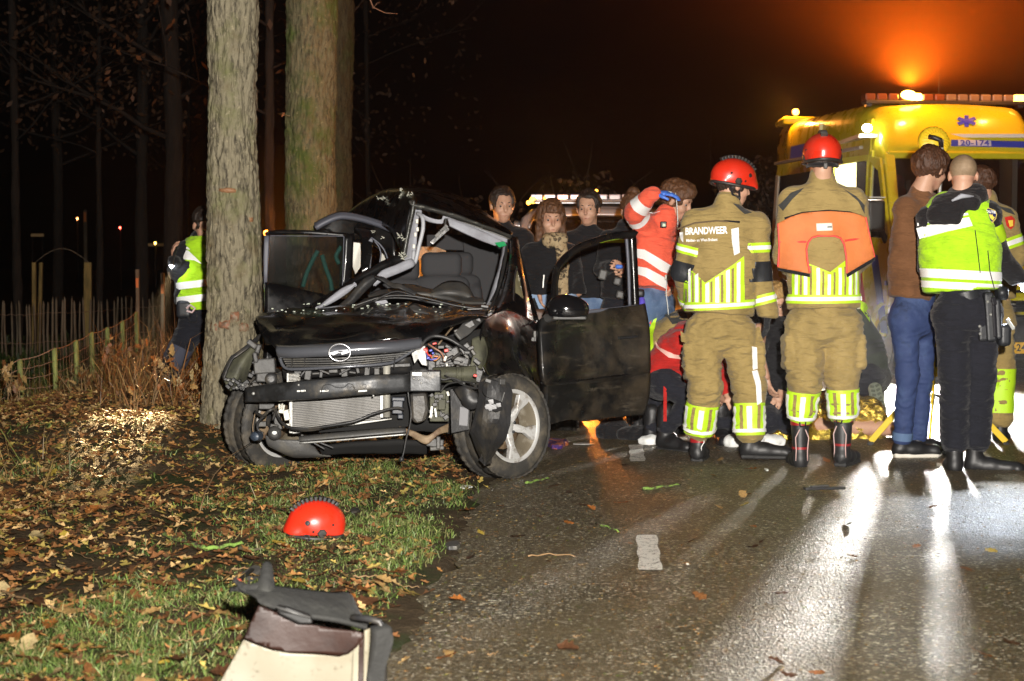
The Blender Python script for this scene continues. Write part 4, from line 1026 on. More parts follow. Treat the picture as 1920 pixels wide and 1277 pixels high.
# ---- right corner: engine bay torn open
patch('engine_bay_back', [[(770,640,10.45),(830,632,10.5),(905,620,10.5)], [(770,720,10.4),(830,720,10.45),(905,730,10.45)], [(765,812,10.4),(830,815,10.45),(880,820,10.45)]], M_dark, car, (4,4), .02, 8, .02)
slab('white_bracket', [(769,652,10.0),(797,649,9.99),(800,686,9.99),(791,684,9.99),(784,672,9.99),(777,682,10.0)], mat('bare_white_metal', (.62,.62,.60), .5, var=((.3,.3,.28),20,.5,.7)), car, .01, .002)
pipe('rubber_seal', [(789,650,9.98),(800,636,10.0),(815,630,10.02),(838,634,10.02),(860,646,10.02),(876,658,10.04),(884,670,10.05)], .011, M_plas, car, 8)
patch('inner_wing', [[(884,638,10.25),(905,632,10.28),(912,660,10.3)], [(884,672,10.18),(902,670,10.2),(908,690,10.25)], [(878,700,10.15),(895,700,10.18),(902,712,10.25)]], M_mudp, car, (4,4), .012, 10, .01)
patch('chassis_leg', [[(812,692,10.0),(840,690,9.98),(866,690,9.98),(892,688,10.0)], [(812,702,9.96),(840,702,9.93),(866,702,9.94),(892,702,9.97)], [(812,714,10.0),(840,715,9.98),(866,716,9.98),(892,716,10.0)]], M_mudp, car, (4,5), .004, 12, .01)
for px in (858, 867): g = G(); g.tube([at(px,691,9.93), at(px-1,702,9.915), at(px,714,9.93)], .006, 6); g.build('weld_rib', M_mudp, car, True)
g = G(); rs = random.Random(17)
for q in ((812,660,848,690,10.15,4),(835,652,862,672,10.12,-20),(802,664,818,700,10.1,0),(850,668,880,686,10.12,12),(862,644,884,662,10.1,-35),(880,690,905,716,10.08,15),(828,670,852,676,10.05,-28),(845,664,868,669,10.02,-38)): boxp(g, *q[:5], .08, q[5])
g.build('engine_block', M_plas, car, False, .008)
g = G()
for i in range(46):
    px = 800+rs.random()*100; py = 650+rs.random()*70; s = rs.uniform(2.5,7); boxp(g, px-s, py-s*.5, px+s, py+s*.5, 10.0+rs.random()*.18, .04, rs.uniform(-60,60))
g.build('bracket_scrap', M_plasg, car, False, .003)['kind'] = 'stuff'
for nm, cc, ps in (('red_connector',(.55,.03,.02),((837,657,8,6),(797,655,6,5),(800,658,4,7),(891,704,7,5),(911,724,7,6),(876,796,6,4),(815,644,8,4))),('blue_connector',(.06,.08,.5),((808,657,6,4),(803,671,6,4),(812,662,4,4))),('orange_connector',(.55,.18,.05),((818,668,8,3),(890,704,4,3))),('white_connector',(.6,.58,.5),((835,672,5,10),(838,684,4,6),(840,738,5,9),(808,780,6,8)))):
    g = G()
    for px, py, a, b in ps: boxp(g, px-a/2, py-b/2, px+a/2, py+b/2, 9.95 if px < 880 else 9.7, .03, rs.uniform(-25,25))
    g.build(nm, mat(nm, cc, .4), car, False, .003)
for nm, cc, ps in (('wire',(.30,.15,.10),[(803,645,9.98),(815,653,9.95),(828,662,9.95),(834,678,9.96)]),('wire',(.5,.04,.03),[(800,652,9.98),(802,664,9.95),(810,668,9.95)]),('wire',(.1,.1,.4),[(799,662,9.98),(806,674,9.95),(820,672,9.95)]),('wire',(.4,.16,.04),[(806,665,9.96),(815,676,9.95),(826,668,9.95)]),('wire',(.03,.03,.03),[(834,704,9.9),(850,712,9.85),(875,724,9.8),(900,728,9.75),(912,722,9.7)]),('wire',(.03,.03,.03),[(826,735,9.85),(840,720,9.84),(870,716,9.8),(890,720,9.75)]),('wire',(.05,.05,.05),[(820,700,9.85),(830,712,9.84),(850,709,9.83),(872,720,9.8)])):
    pipe(nm, ps, .0055, mat('wire_%d' % int(cc[0]*100+cc[2]*900), cc, .4), car, 6)
slab('washer_tank', [(768,738,9.98),(800,736,9.98),(804,770,9.98),(798,790,9.98),(778,795,9.98),(770,786,9.98)], M_plas, car, .14, .02)
g = G()
for q in ((736,750,756,776,9.96,3),(746,776,757,785,9.96,0),(735,744,760,752,9.98,0)): boxp(g, *q[:5], .06, q[5])
g.build('horn_unit', mat('bluish_black_plastic', (.035,.04,.052), .4), car, False, .006)
g = G(); rs = random.Random(19)
for q in ((806,740,842,790,10.05,0),(815,730,836,748,9.98,6),(822,748,836,768,9.95,0),(808,768,826,776,9.94,20)): boxp(g, *q[:5], .06, q[5])
g.build('battery_tray', M_mudp, car, False, .006)
g = G()
for i in range(18):
    px = 806+rs.random()*34; py = 738+rs.random()*52; s = rs.uniform(2,5); boxp(g, px-s, py-s, px+s, py+s*.6, 9.93+rs.random()*.08, .03, rs.uniform(-40,40))
g.build('clip_scrap', M_plasg, car, False, .002)['kind'] = 'stuff'
g = G(); g.bar(at(810,762,9.9), at(808,782,9.9), .012, .012); g.bar(at(816,766,9.9), at(818,782,9.9), .008, .01); g.build('bulb_stem', M_alu, car)
slab('air_duct', [(844,730,9.9),(858,728,9.9),(882,726,9.88),(880,806,9.86),(846,813,9.88)], M_plas, car, .14, .012)
slab('duct_hole', [(862,762,9.855),(879,766,9.85),(877,800,9.85),(860,798,9.855)], mat('pale_dull_plastic', (.16,.16,.17), .5), car, .01, .004)
patch('liner_fold', [[(850,732,9.84),(872,726,9.78),(896,736,9.78)], [(862,748,9.80),(880,752,9.76),(898,752,9.76)], [(866,760,9.82),(884,766,9.78),(900,758,9.78)]], M_plas, car, (4,4), .012, 12, .006)
# hanging lamp housing in front of the wheel
lh = patch('lamp_shell', [
 [(897,716,9.66),(915,711,9.60),(935,710,9.58),(955,720,9.62)],
 [(898,738,9.62),(912,745,9.58),(940,745,9.56),(961,738,9.60)],
 [(886,790,9.62),(905,785,9.56),(935,786,9.54),(957,796,9.58)],
 [(881,812,9.66),(900,812,9.58),(922,808,9.50),(948,826,9.60)],
 [(893,842,9.68),(904,845,9.60),(916,845,9.54),(930,848,9.64)],
 [(904,868,9.70),(907,873,9.62),(911,874,9.62),(915,868,9.66)]], M_plas, car, (3,3), .007, 16, -.05, 3, False, True)
slab('lamp_bowl', [(909,752,9.47),(925,748,9.46),(941,754,9.47),(942,768,9.47),(930,773,9.47),(914,766,9.47),(908,762,9.47)], M_dark, lh, .02, .003)
g = G(); rs = random.Random(3)
for i in range(10):
    px, py = 912+rs.random()*27, 753+rs.random()*14; a = rs.uniform(3,6); g.prism([at(px-a,py-a*.6,9.45), at(px+a*.8,py-a*.9,9.455), at(px+a,py+a*.6,9.45), at(px-a*.3,py+a*.8,9.455)], (0,.004,0))
g.build('broken_reflector', mat('reflector_silver', (.8,.8,.82), .15, metal=.6), lh)['kind'] = 'stuff'
g = G(); g.lathe([(0,-.04),(.035,-.04),(.05,-.02),(.052,.03)], at(921,730,9.58), (.1,-1,.2), 18); g.build('bulb_cover', M_plas, lh, True)
g = G(); g.bar(at(936,716,9.54), at(946,716,9.56), .02, .03); g.bar(at(910,712,9.56), at(921,716,9.56), .02, .02); g.bar(at(946,735,9.55), at(940,755,9.55), .008, .012, (0,1,0)); g.build('clip', M_plasg, lh, False, .003)
pipe('wire', [(765,733,9.85),(767,752,9.84),(771,775,9.82),(768,800,9.82),(762,822,9.82),(757,848,9.82),(753,862,9.82)], .0055, M_plas, car, 6)
g = G().lathe([(0,-.015),(.013,-.012),(.014,.012),(0,.015)], at(753,861,9.82), (0,.1,1), 8); g.build('cable_plug', M_plas, car, True)
# scuttle pieces between bonnet and wing
patch('wing_rail', [[(848,626,10.25),(872,606,10.35),(900,594,10.6),(926,580,10.95)], [(862,640,10.25),(888,622,10.32),(906,606,10.5),(926,588,10.8)]], M_plasg, car, (4,7), .012, 11, .02)
g = G(); rs = random.Random(12)
for q in ((852,616,868,628,10.28,-20),(868,604,890,616,10.3,-30),(886,598,902,606,10.4,-25),(914,586,924,594,10.6,-30)): boxp(g, *q[:5], .04, q[5])
g.build('hinge_bracket', M_plas, car, False, .004)
pipe('gas_strut', [(822,646,10.2),(850,612,10.4),(876,592,10.7)], .006, M_rust, car, 6)

# ---- right wing, pillar, cabin side
patch('front_wing', [
 [(906,602,10.35),(925,590,10.6),(948,582,10.85),(975,592,11.0),(1004,606,11.12)],
 [(898,640,10.22),(915,634,10.35),(945,626,10.6),(978,632,10.85),(1006,640,11.06)],
 [(900,680,10.20),(918,690,10.28),(940,684,10.45),(976,672,10.75),(1008,680,11.0)],
 [(908,706,10.2),(926,716,10.24),(950,706,10.4),(985,712,10.66),(1010,720,10.98)],
 [(925,716,10.24),(942,709,10.34),(972,716,10.52),(996,750,10.72),(1014,762,10.96)]], M_black, car, (7,7), .014, 5, .010, 11)
patch('sill', [[(1006,760,10.95),(1040,740,11.5),(1060,730,12.4)], [(1012,790,10.98),(1044,778,11.5),(1062,762,12.4)]], M_blackd, car, (3,4), .004, 6, .03)
patch('arch_lip', [[(930,706,10.30),(950,694,10.42),(975,698,10.58),(995,725,10.72),(1006,756,10.86)], [(936,712,10.31),(952,702,10.43),(972,706,10.58),(989,730,10.71),(999,760,10.85)]], M_blackd, car, (2,8), .002, 9, .01)
# A pillar (right of picture)
patch('windscreen_pillar', [[(957,441,11.86),(950,500,11.5),(936,550,11.25),(918,586,10.95)], [(966,446,11.80),(966,500,11.45),(958,555,11.15),(940,592,10.85)], [(972,450,11.9),(980,500,11.55),(990,552,11.25),(1001,604,11.08)]], M_black, car, (3,8), .003, 6, .03)
patch('pillar_trim', [[(950,452,11.88),(940,500,11.55),(928,548,11.3),(912,576,11.1)], [(944,458,11.9),(936,498,11.6),(921,548,11.33),(913,572,11.15)]], M_grey, car, (2,10), .006, 15, .004)
pipe('windscreen_seal', [(953,450,11.83),(946,500,11.47),(933,548,11.24),(918,580,11.0)], .007, M_plas, car, 6)
qw = slab('quarter_window', [(966,528,11.25),(970,504,11.35),(982,560,11.18),(995,600,11.08),(984,608,11.05),(967,604,11.05)], mat('smoky_glass', (.16,.14,.08), .06, spec=.8, coat=1), car, .008, .002)
pipe('rubber_seal', [(970,500,11.32),(964,530,11.22),(963,590,11.03),(968,608,11.0),(988,608,11.02),(998,602,11.05)], .006, mat('gloss_trim', (.03,.03,.03), .15, coat=1), car, 6)
# roof, buckled
patch('roof', [
 [(752,480,11.50),(772,385,11.55),(830,398,11.62),(900,420,11.72),(958,444,11.86)],
 [(742,452,11.66),(766,366,11.85),(832,376,11.95),(896,400,12.0),(961,440,12.0)],
 [(728,430,11.9),(745,354,12.3),(832,362,12.5),(888,385,12.5),(960,437,12.3)],
 [(700,424,12.3),(700,366,12.8),(800,360,13.0),(878,384,13.0),(955,437,12.9)],
 [(650,430,12.9),(645,402,13.3),(762,378,13.7),(868,398,13.7),(945,440,13.5)]], M_black, car, (7,7), .012, 4, .02, 13)
patch('roof_edge', [[(753,480,11.48),(771,386,11.50),(778,381,11.50),(830,394,11.56),(900,417,11.66),(958,441,11.82)], [(757,480,11.50),(775,390,11.52),(782,387,11.54),(830,401,11.58),(900,424,11.68),(956,447,11.82)]], mat('torn_frame', (.05,.05,.045), .35, metal=.3, var=((.25,.24,.2), 30, .58, .7), bump=(30,.5,.01)), car, (2,10), .007, 14, .02)
g = G(); rs = random.Random(31)      # splinters stuck on the roof crease
for px, py, Y, s in ((712,372,12.4,5),(722,371,12.4,4),(738,372,12.3,5),(750,366,12.1,7),(768,364,11.9,6),(750,356,12.2,5),(752,442,11.45,6),(756,448,11.45,4),(752,478,11.42,8),(757,484,11.42,6),(700,436,12.0,3),(716,446,11.9,3),(666,432,12.4,3)):
    for k in range(4):
        a = rs.uniform(-1.2,1.2); p = at(px+rs.uniform(-5,5), py+rs.uniform(-3,3), Y-.09); d = Vector((math.cos(a), 0, math.sin(a)))*mm(s,Y)*rs.uniform(.3,.9); g.bar(p-d, p+d, .003, .004)
g.build('bark_splinters', mat('splinter_pale', (.42,.42,.34), .6), car)['kind'] = 'stuff'
# headliner strips and visor
patch('header_trim', [[(778,392,11.62),(800,405,11.62),(826,412,11.64),(838,402,11.66),(900,424,11.74),(952,449,11.84)], [(780,400,11.66),(800,413,11.64),(828,420,11.64),(838,410,11.66),(898,434,11.76),(949,455,11.84)]], M_grey, car, (3,8), .003, 12, .012)
vis = patch('sun_visor', [[(838,411,11.60),(870,422,11.62),(905,436,11.68),(940,452,11.74)], [(842,425,11.58),(868,438,11.60),(900,452,11.66),(925,460,11.72)]], M_grey, car, (3,5), .002, 8, .025)
g = G(); g.prism([at(927,455,11.66), at(945,453,11.68), at(950,460,11.68), at(936,464,11.66)], (0,.005,0)); g.build('green_tag', mat('green_sticker', (.01,.28,.09), .4), vis)
pipe('visor_rail', [(778,384,11.6),(830,402,11.62),(890,424,11.7),(955,448,11.82)], .005, M_alu, car, 6)
g = G(); g.prism([at(806,454,11.55), at(812,458,11.55), at(843,430,11.6), at(838,424,11.6)], (0,.03,0)); vm = g.build('interior_mirror', mat('mirror_back', (.6,.6,.6), .3, metal=.5, var=((.15,.15,.15),40,.5,.6)), car, False, .004)
g = G(); rs = random.Random(2)
for k in range(7):
    t = k/6; boxp(g, 816+18*t, 440-18*t, 822+18*t, 445-18*t, 11.56, .03, rs.uniform(0,60))
g.bar(at(834,428,11.58), at(836,412,11.62), .01, .02, (0,1,0)); g.build('mirror_mount', M_plasg, vm)
# hanging grab handle
patch('pillar_cover', [[(776,384,11.60),(789,395,11.58),(787,400,11.58)], [(770,412,11.58),(780,412,11.54),(782,414,11.54)], [(763,460,11.54),(776,460,11.50),(778,462,11.50)], [(756,492,11.50),(770,486,11.46),(772,490,11.46)]], M_grey, car, (5,3), .003, 9, .01)
pipe('grab_handle', [(783,400,11.50),(792,408,11.44),(793,430,11.42),(786,460,11.42),(779,490,11.42),(775,490,11.44),(776,470,11.46)], .013, mat('pale_grey_plastic', (.42,.43,.46), .45), car, 10)
g = G()
for px, py in ((782,415),(783,430),(779,440),(776,462)): boxp(g, px-2.5, py-4, px+2.5, py+4, 11.46, .02)
g.build('handle_fixing', MATS['white_connector'], car, False, .003)
# A pillar (left of picture) bent down over the scuttle
def beamp(name, pts, wpx, m, depth=.05, noise=.002, sd=0):
    top, bot = [], []
    for i, (x, y, Y) in enumerate(pts):
        a = pts[max(i-1,0)]; b = pts[min(i+1,len(pts)-1)]; dx, dy = b[0]-a[0], b[1]-a[1]; L = math.hypot(dx, dy); w_ = wpx[i] if hasattr(wpx,'__len__') else wpx
        nx, ny = -dy/L*w_/2, dx/L*w_/2; top.append((x+nx, y+ny, Y)); bot.append((x-nx, y-ny, Y))
    mid = [((a[0]+b[0])/2, (a[1]+b[1])/2, a[2]-.02) for a, b in zip(top, bot)]
    return patch(name, [top, mid, bot], m, car, (3,6), noise, 12, depth, sd)
beamp('bent_pillar', [(588,577,11.1),(640,545,11.2),(690,514,11.3),(735,492,11.38),(758,484,11.42)], [10,13,16,20,20], M_black, .05, .006)
beamp('pillar_trim', [(594,580,11.06),(622,562,11.12),(650,543,11.16),(668,532,11.18)], [4,13,14,4], M_grey, .02, .001)
beamp('pillar_frame', [(640,580,11.0),(664,556,11.06),(690,530,11.1),(705,520,11.12)], [16,18,20,12], M_plas, .03, .008)
beamp('pillar_trim', [(700,533,11.14),(720,515,11.18),(745,505,11.24),(770,494,11.3),(776,490,11.34)], [12,17,18,17,10], M_grey, .03, .003)
patch('torn_trim', [[(706,518,11.05),(728,526,11.02),(755,535,10.98),(782,550,10.95)], [(702,522,11.03),(722,532,11.0),(748,543,10.97),(778,555,10.94)]], M_plas, car, (3,6), .010, 15, .01)
# dashboard, scuttle, cowl
patch('scuttle_panel', [[(668,574,11.0),(700,558,11.12),(750,549,11.16),(800,560,11.18),(860,572,11.16),(912,576,11.1)], [(664,582,10.9),(705,568,11.0),(755,562,11.04),(805,570,11.05),(860,578,11.05),(915,584,11.0)]], M_plas, car, (4,7), .012, 9, .01)
patch('dashboard', [[(690,560,11.3),(730,545,11.5),(770,538,11.7),(800,545,11.7),(850,556,11.6),(908,568,11.3)], [(700,572,11.2),(740,560,11.3),(780,556,11.4),(830,562,11.4),(870,570,11.3),(908,576,11.2)]], M_plasg, car, (5,7), .012, 8, .02)
patch('dash_cowl', [[(812,553,11.5),(830,538,11.6),(850,534,11.65),(868,538,11.6),(884,566,11.5)], [(806,560,11.4),(832,556,11.45),(856,556,11.45),(874,560,11.42),(888,572,11.4)]], M_plasg, car, (4,6), .006, 8, .03)
pipe('wiper_arm', [(660,575,10.9),(720,556,10.92),(780,556,10.92),(850,572,10.95),(905,580,10.95)], .007, M_plas, car, 6)
pipe('wiper_arm', [(700,566,10.85),(745,546,10.9),(800,566,10.95)], .006, M_plas, car, 6)
slab('vent_trim', [(700,566,10.96),(724,562,10.98),(728,568,10.98),(706,573,10.96)], M_grey, car, .02, .003)
patch('bonnet_tear', [[(760,578,10.78),(775,572,10.82),(800,584,10.8)], [(765,584,10.7),(782,586,10.7),(806,588,10.74)]], M_plasg, car, (3,4), .01, 12, .004)
g = G(); boxp(g, 876, 578, 905, 581, 10.82, .02, -3); boxp(g, 902, 572, 916, 577, 10.9, .02, 8); g.build('hinge_strip', M_plas, car, False, .002)
# seats and inner shell
def seat(px, py, Y, lab=None):
    s = bpy.data.objects.new('seat', None); s.parent = car; COL.objects.link(s); c = at(px, py, Y)
    blob('backrest', [cone(c+Vector((0,.1,-.55)), c+Vector((0,.18,-.02)), .24, .20, .04, (1,0,0), .07, .06), cone(c+Vector((-.19,.06,-.45)), c+Vector((-.17,.13,-.1)), .05, .04, .04), cone(c+Vector((.19,.06,-.45)), c+Vector((.17,.13,-.1)), .05, .04, .04)], .02, M_dust, s)
    blob('headrest', [bx(c+Vector((0,.18,.10)), (.145,.05,.09), None, .05)], .014, M_dust, s)
    blob('cushion', [bx(c+Vector((0,-.15,-.62)), (.25,.28,.08), None, .06)], .025, M_dust, s)
    g = G()
    for q in (-.05,.05): g.tube([c+Vector((q,.18,-.05)), c+Vector((q,.18,.05))], .007, 6)
    g.build('headrest_post', M_alu, s, True)
seat(826, 524, 12.3); seat(745, 530, 12.3)
seat(850, 520, 13.1)
patch('cabin_side', [[(962,446,12.0),(958,446,12.6),(950,446,13.5)], [(985,540,11.9),(975,535,12.6),(960,530,13.5)], [(1003,606,11.4),(985,600,12.5),(970,590,13.5)]], M_black, car, (4,4), .004, 5, .03)
patch('cabin_side', [[(1003,606,11.3),(992,600,12.2),(975,595,13.5)], [(1008,700,11.3),(994,690,12.2),(978,680,13.5)], [(1012,780,11.3),(998,750,12.2),(980,720,13.5)]], M_blackd, car, (4,4), .004, 5, .03)
slab('rear_panel', [(620,560,13.7),(948,560,13.6),(955,700,13.6),(640,700,13.7)], M_black, car, .03, .01)
slab('rear_pillar', [(866,440,13.4),(950,450,13.4),(952,565,13.4),(880,565,13.4)], M_dust, car, .04, .01)
slab('tailgate_trim', [(800,440,13.5),(870,440,13.5),(880,470,13.5),(800,468,13.5)], M_dust, car, .04, .01)
slab('rear_quarter_pane', [(775,462,13.3),(818,463,13.3),(836,470,13.3),(838,490,13.3),(812,496,13.3),(800,505,13.3),(795,540,13.3),(770,540,13.3)], None or mat('misted_pane_amber_tint', (.85,.70,.5), .55, trans=.75, ior=1.2, var=((.45,.35,.22), 12, .45, .65), bump=(40,.3,.01)), car, .008, .001)  # orange light on the misted glass is put into its warm tint
slab('floor_pan', [(560,748,10.9),(1000,748,10.9),(960,735,13.6),(640,735,13.6)], M_dark, car, .01, 0)
g = G(); g.box((-.55,12.0,.30), (.75,1.35,.03)); g.build('floor_pan', M_dark, car)

# ---- left front door, pushed open against the tree
ld = bpy.data.objects.new('door', None); ld.parent = car; COL.objects.link(ld); ld['label'] = 'passenger door pushed open beside the trunk'
Yd = 11.85
def frame_strip(name, pts, w_, m, parent, depth=.03):
    g = G()
    for i in range(len(pts)-1): g.bar(at(*pts[i]), at(*pts[i+1]), mm(w_, pts[i][2]), depth, (0,1,0))
    return g.build(name, m, parent, False, .004)
patch('door_skin', [[(494,534,11.7),(540,544,11.75),(580,558,11.8),(604,572,11.85)], [(494,600,11.65),(545,600,11.7),(590,600,11.75),(620,600,11.8)], [(492,690,11.6),(545,690,11.65),(590,690,11.7),(620,690,11.8)]], M_black, ld, (4,5), .006, 6, .08)
patch('waist_trim', [[(496,532,11.66),(540,543,11.70),(603,563,11.76)], [(496,538,11.66),(540,549,11.70),(600,569,11.76)]], M_rubberw, ld, (2,4), 0, 6, .02)
patch('window_frame', [[(495,438,11.70),(520,431,11.74),(580,432,11.8),(652,437,11.85)], [(499,443,11.70),(520,440,11.74),(580,441,11.8),(650,446,11.85)]], M_black, ld, (2,5), 0, 6, .05)
patch('window_frame', [[(496,442,11.69),(494,480,11.69),(495,536,11.69)], [(504,442,11.69),(503,480,11.69),(500,536,11.69)]], M_rubberw, ld, (3,2), 0, 6, .04)
patch('window_frame', [[(648,440,11.83),(646,490,11.82),(640,540,11.82)], [(664,437,11.86),(661,490,11.85),(658,545,11.85)]], M_black, ld, (3,3), 0, 6, .05)
frame_strip('window_bead', [(506,442,11.68),(645,443,11.79),(642,540,11.8)], 1.6, M_rubberw, ld, .01)
M_tint = mat('tinted_glass', (.008,.011,.010), .03, spec=.5, alpha=.45)
slab('window_glass', [(503,443,11.75),(648,443,11.83),(644,548,11.85),(602,566,11.82),(500,536,11.75)], M_tint, ld, .005, 0)
# second (rear) door top leaning over it
rd = bpy.data.objects.new('door', None); rd.parent = car; COL.objects.link(rd); rd['label'] = 'rear door bent upwards over the front one'
patch('door_top', [[(592,424,12.3),(640,404,12.3),(700,416,12.2),(742,434,12.1)], [(594,432,12.25),(640,412,12.25),(700,424,12.15),(741,441,12.05)]], M_rubberw, rd, (3,6), .003, 10, .03)
patch('door_skin', [[(590,430,12.32),(640,410,12.32),(700,422,12.25),(742,440,12.15)], [(592,434,12.3),(640,440,12.3),(700,450,12.2),(745,470,12.1)], [(640,436,12.3),(660,440,12.3),(705,452,12.25),(748,488,12.1)]], M_black, rd, (4,6), .012, 7, .03)
patch('door_pillar', [[(664,436,12.2),(680,437,12.2),(700,440,12.2)], [(678,450,12.1),(690,450,12.1),(700,452,12.1)], [(680,520,12.0),(688,515,12.0),(692,512,12.0)]], M_black, rd, (4,3), .002, 7, .04)
slab('window_frame', [(690,452,12.05),(697,444,12.05),(699,450,12.05),(694,510,12.02),(688,514,12.02)], M_rubberw, rd, .03, .003)
pipe('rubber_seal', [(697,446,12.0),(712,458,12.0),(722,472,12.0),(728,490,12.0)], .006, M_rubberw, rd, 6)
pipe('rubber_seal', [(702,452,12.02),(711,464,12.02),(714,480,12.02),(708,508,12.02)], .005, M_rubberw, rd, 6)
slab('white_airbag', [(662,452,12.5),(677,455,12.5),(676,500,12.45),(666,515,12.45),(661,500,12.5)], mat('airbag_white', (.85,.83,.74), .8, bump=(12,.5,.03)), car, .03, .006)
slab('white_airbag', [(716,468,12.45),(742,482,12.4),(728,496,12.35),(712,505,12.4)], MATS['airbag_white'], car, .03, .006)
# teal reflections of upholstery inside, put in as coloured strips behind the glass
for pts in ([(596,470,12.1),(585,490,12.1),(574,515,12.1),(568,538,12.1)], [(604,478,12.1),(610,500,12.1),(620,528,12.1),(622,545,12.1)], [(640,462,12.2),(630,480,12.2),(636,495,12.2)]):
    b_ = pipe('teal_reflection', pts, .016, mat('teal_reflection_tone', (.10,.42,.34), .6), car, 6)
# ---- driver's door, swung wide open
dd = bpy.data.objects.new('door', None); dd.parent = car; COL.objects.link(dd); dd['label'] = 'driver door swung wide open with its window wound down'
patch('door_skin', [
 [(1006,604,10.95),(1030,598,11.0),(1080,590,11.15),(1140,582,11.3),(1197,576,11.45)],
 [(1005,640,10.90),(1030,636,10.95),(1080,632,11.1),(1140,626,11.25),(1205,614,11.42)],
 [(1008,700,10.88),(1030,700,10.92),(1080,696,11.08),(1140,690,11.22),(1207,680,11.4)],
 [(1012,715,10.90),(1030,714,10.95),(1080,708,11.12),(1140,702,11.26),(1207,692,11.42)],
 [(1012,760,10.95),(1030,758,11.0),(1080,752,11.15),(1140,746,11.3),(1206,736,11.45)],
 [(1016,787,11.0),(1040,786,11.05),(1080,783,11.2),(1140,779,11.33),(1196,772,11.47)]], M_blackd, dd, (7,7), .007, 6, .07, 5)
patch('waist_trim', [[(1092,582,11.12),(1140,577,11.25),(1197,571,11.40)], [(1092,588,11.12),(1140,583,11.25),(1198,577,11.40)]], M_rubberw, dd, (2,4), 0, 6, .03)
def fr2(pts_o, pts_i, m=M_black, d=.05): return patch('window_frame', [pts_o, pts_i], m, dd, (2,8), 0, 6, d)
fr2([(1018,604,10.98),(1031,560,11.0),(1036,510,11.05),(1046,488,11.08),(1075,462,11.15),(1110,447,11.25),(1150,436,11.35),(1190,431,11.42)], [(1044,600,10.98),(1043,560,11.0),(1044,520,11.05),(1053,500,11.08),(1080,474,11.15),(1112,458,11.25),(1150,448,11.35),(1182,444,11.42)])
fr2([(1182,436,11.41),(1186,500,11.41),(1190,576,11.41)], [(1192,432,11.43),(1196,500,11.43),(1199,576,11.43)])
fr2([(1175,446,11.39),(1178,500,11.39),(1181,574,11.39)], [(1178,446,11.40),(1182,500,11.40),(1184,574,11.40)], M_rubberw, .02)
slab('mirror_triangle', [(1018,603,10.93),(1030,566,10.96),(1042,556,10.98),(1044,600,10.96)], M_plasg, dd, .02, .003)
g = G(); h0, h1 = at(1158,634,11.20), at(1196,631,11.31); g.bar(h0, h1, .022, .024); hd = g.build('handle', mat('handle_black', (.02,.02,.02), .25, coat=.5), dd, False, .008)
# mirror
mir = bpy.data.objects.new('wing_mirror', None); mir.parent = dd
mir.parent = car; COL.objects.link(mir)
c = at(1066, 580, 10.82)
blob('mirror_shell', [ell(c, (.128,.075,.085), None, .01), ell(c+Vector((-.04,0,.01)), (.085,.06,.078), None, .03), bx(c+Vector((0,0,-.090)), (.2,.2,.04), None, .01, .01, True)], .006, mat('mirror_gloss', (.006,.006,.007), .08, coat=1), mir)
blob('mirror_base', [bx(c+Vector((.005,0,-.052)), (.105,.055,.012), None, .01), cone(c+Vector((-.09,.02,-.05)), c+Vector((-.13,.10,-.06)), .022, .03, .02)], .006, M_plasg, mir)
g = G(); g.bar(at(1088,713,10.99), at(1195,700,11.30), .012, .012); g.bar(at(1014,718,10.86), at(1088,713,10.99), .012, .012); g.build('rubbing_strip', M_black, dd, False, .004)
g = G(); g.bar(at(1018,788,10.96), at(1080,784,11.1), .006, .008); g.build('bottom_seal', mat('chewed_seal', (.6,.6,.6), .6, bump=(200,.5,.01)), dd)
g = G(); boxp(g, 1000, 620, 1006, 640, 10.92, .05); boxp(g, 996, 632, 1003, 640, 10.85, .03, 10); g.build('hinge', M_plasg, car, False, .004)
patch('scratch_mark', [[(1012,637,10.87),(1034,637,10.91),(1056,634,10.96)], [(1014,640,10.87),(1034,641,10.91),(1050,638,10.96)]], mat('scratched_paint', (.22,.17,.10), .7), dd, (2,3), 0, 6, .002)

# amber warning lamp standing behind the trees, seen as a small orange point beside the wreck
wp = at(499, 437, 21.5); wl = thing('warning_lamp', 'small amber warning lamp on a stake between the first two oak trunks', 'lamp', (wp.x, 21.5, 0))
G().tube([(wp.x,21.5,0),(wp.x,21.5,wp.z-.03)], .015, 6).build('stake', M_plas, wl, True)
G().sphere(wp, .032, 8).build('bulb', mat('warning_amber', (1,.4,.05), .3, emis=((1,.30,.04), 14)), wl, True)
lamp('warning_light', 'POINT', tuple(wp+Vector((.03,-.06,.06))), 130, (1,.27,.03), None, .04)
lamp('added_pane_amber', 'POINT', tuple(at(800,500,14.5)), 34, (1,.36,.05), None, .05)  # unseen amber lamp added to shine through the misted pane

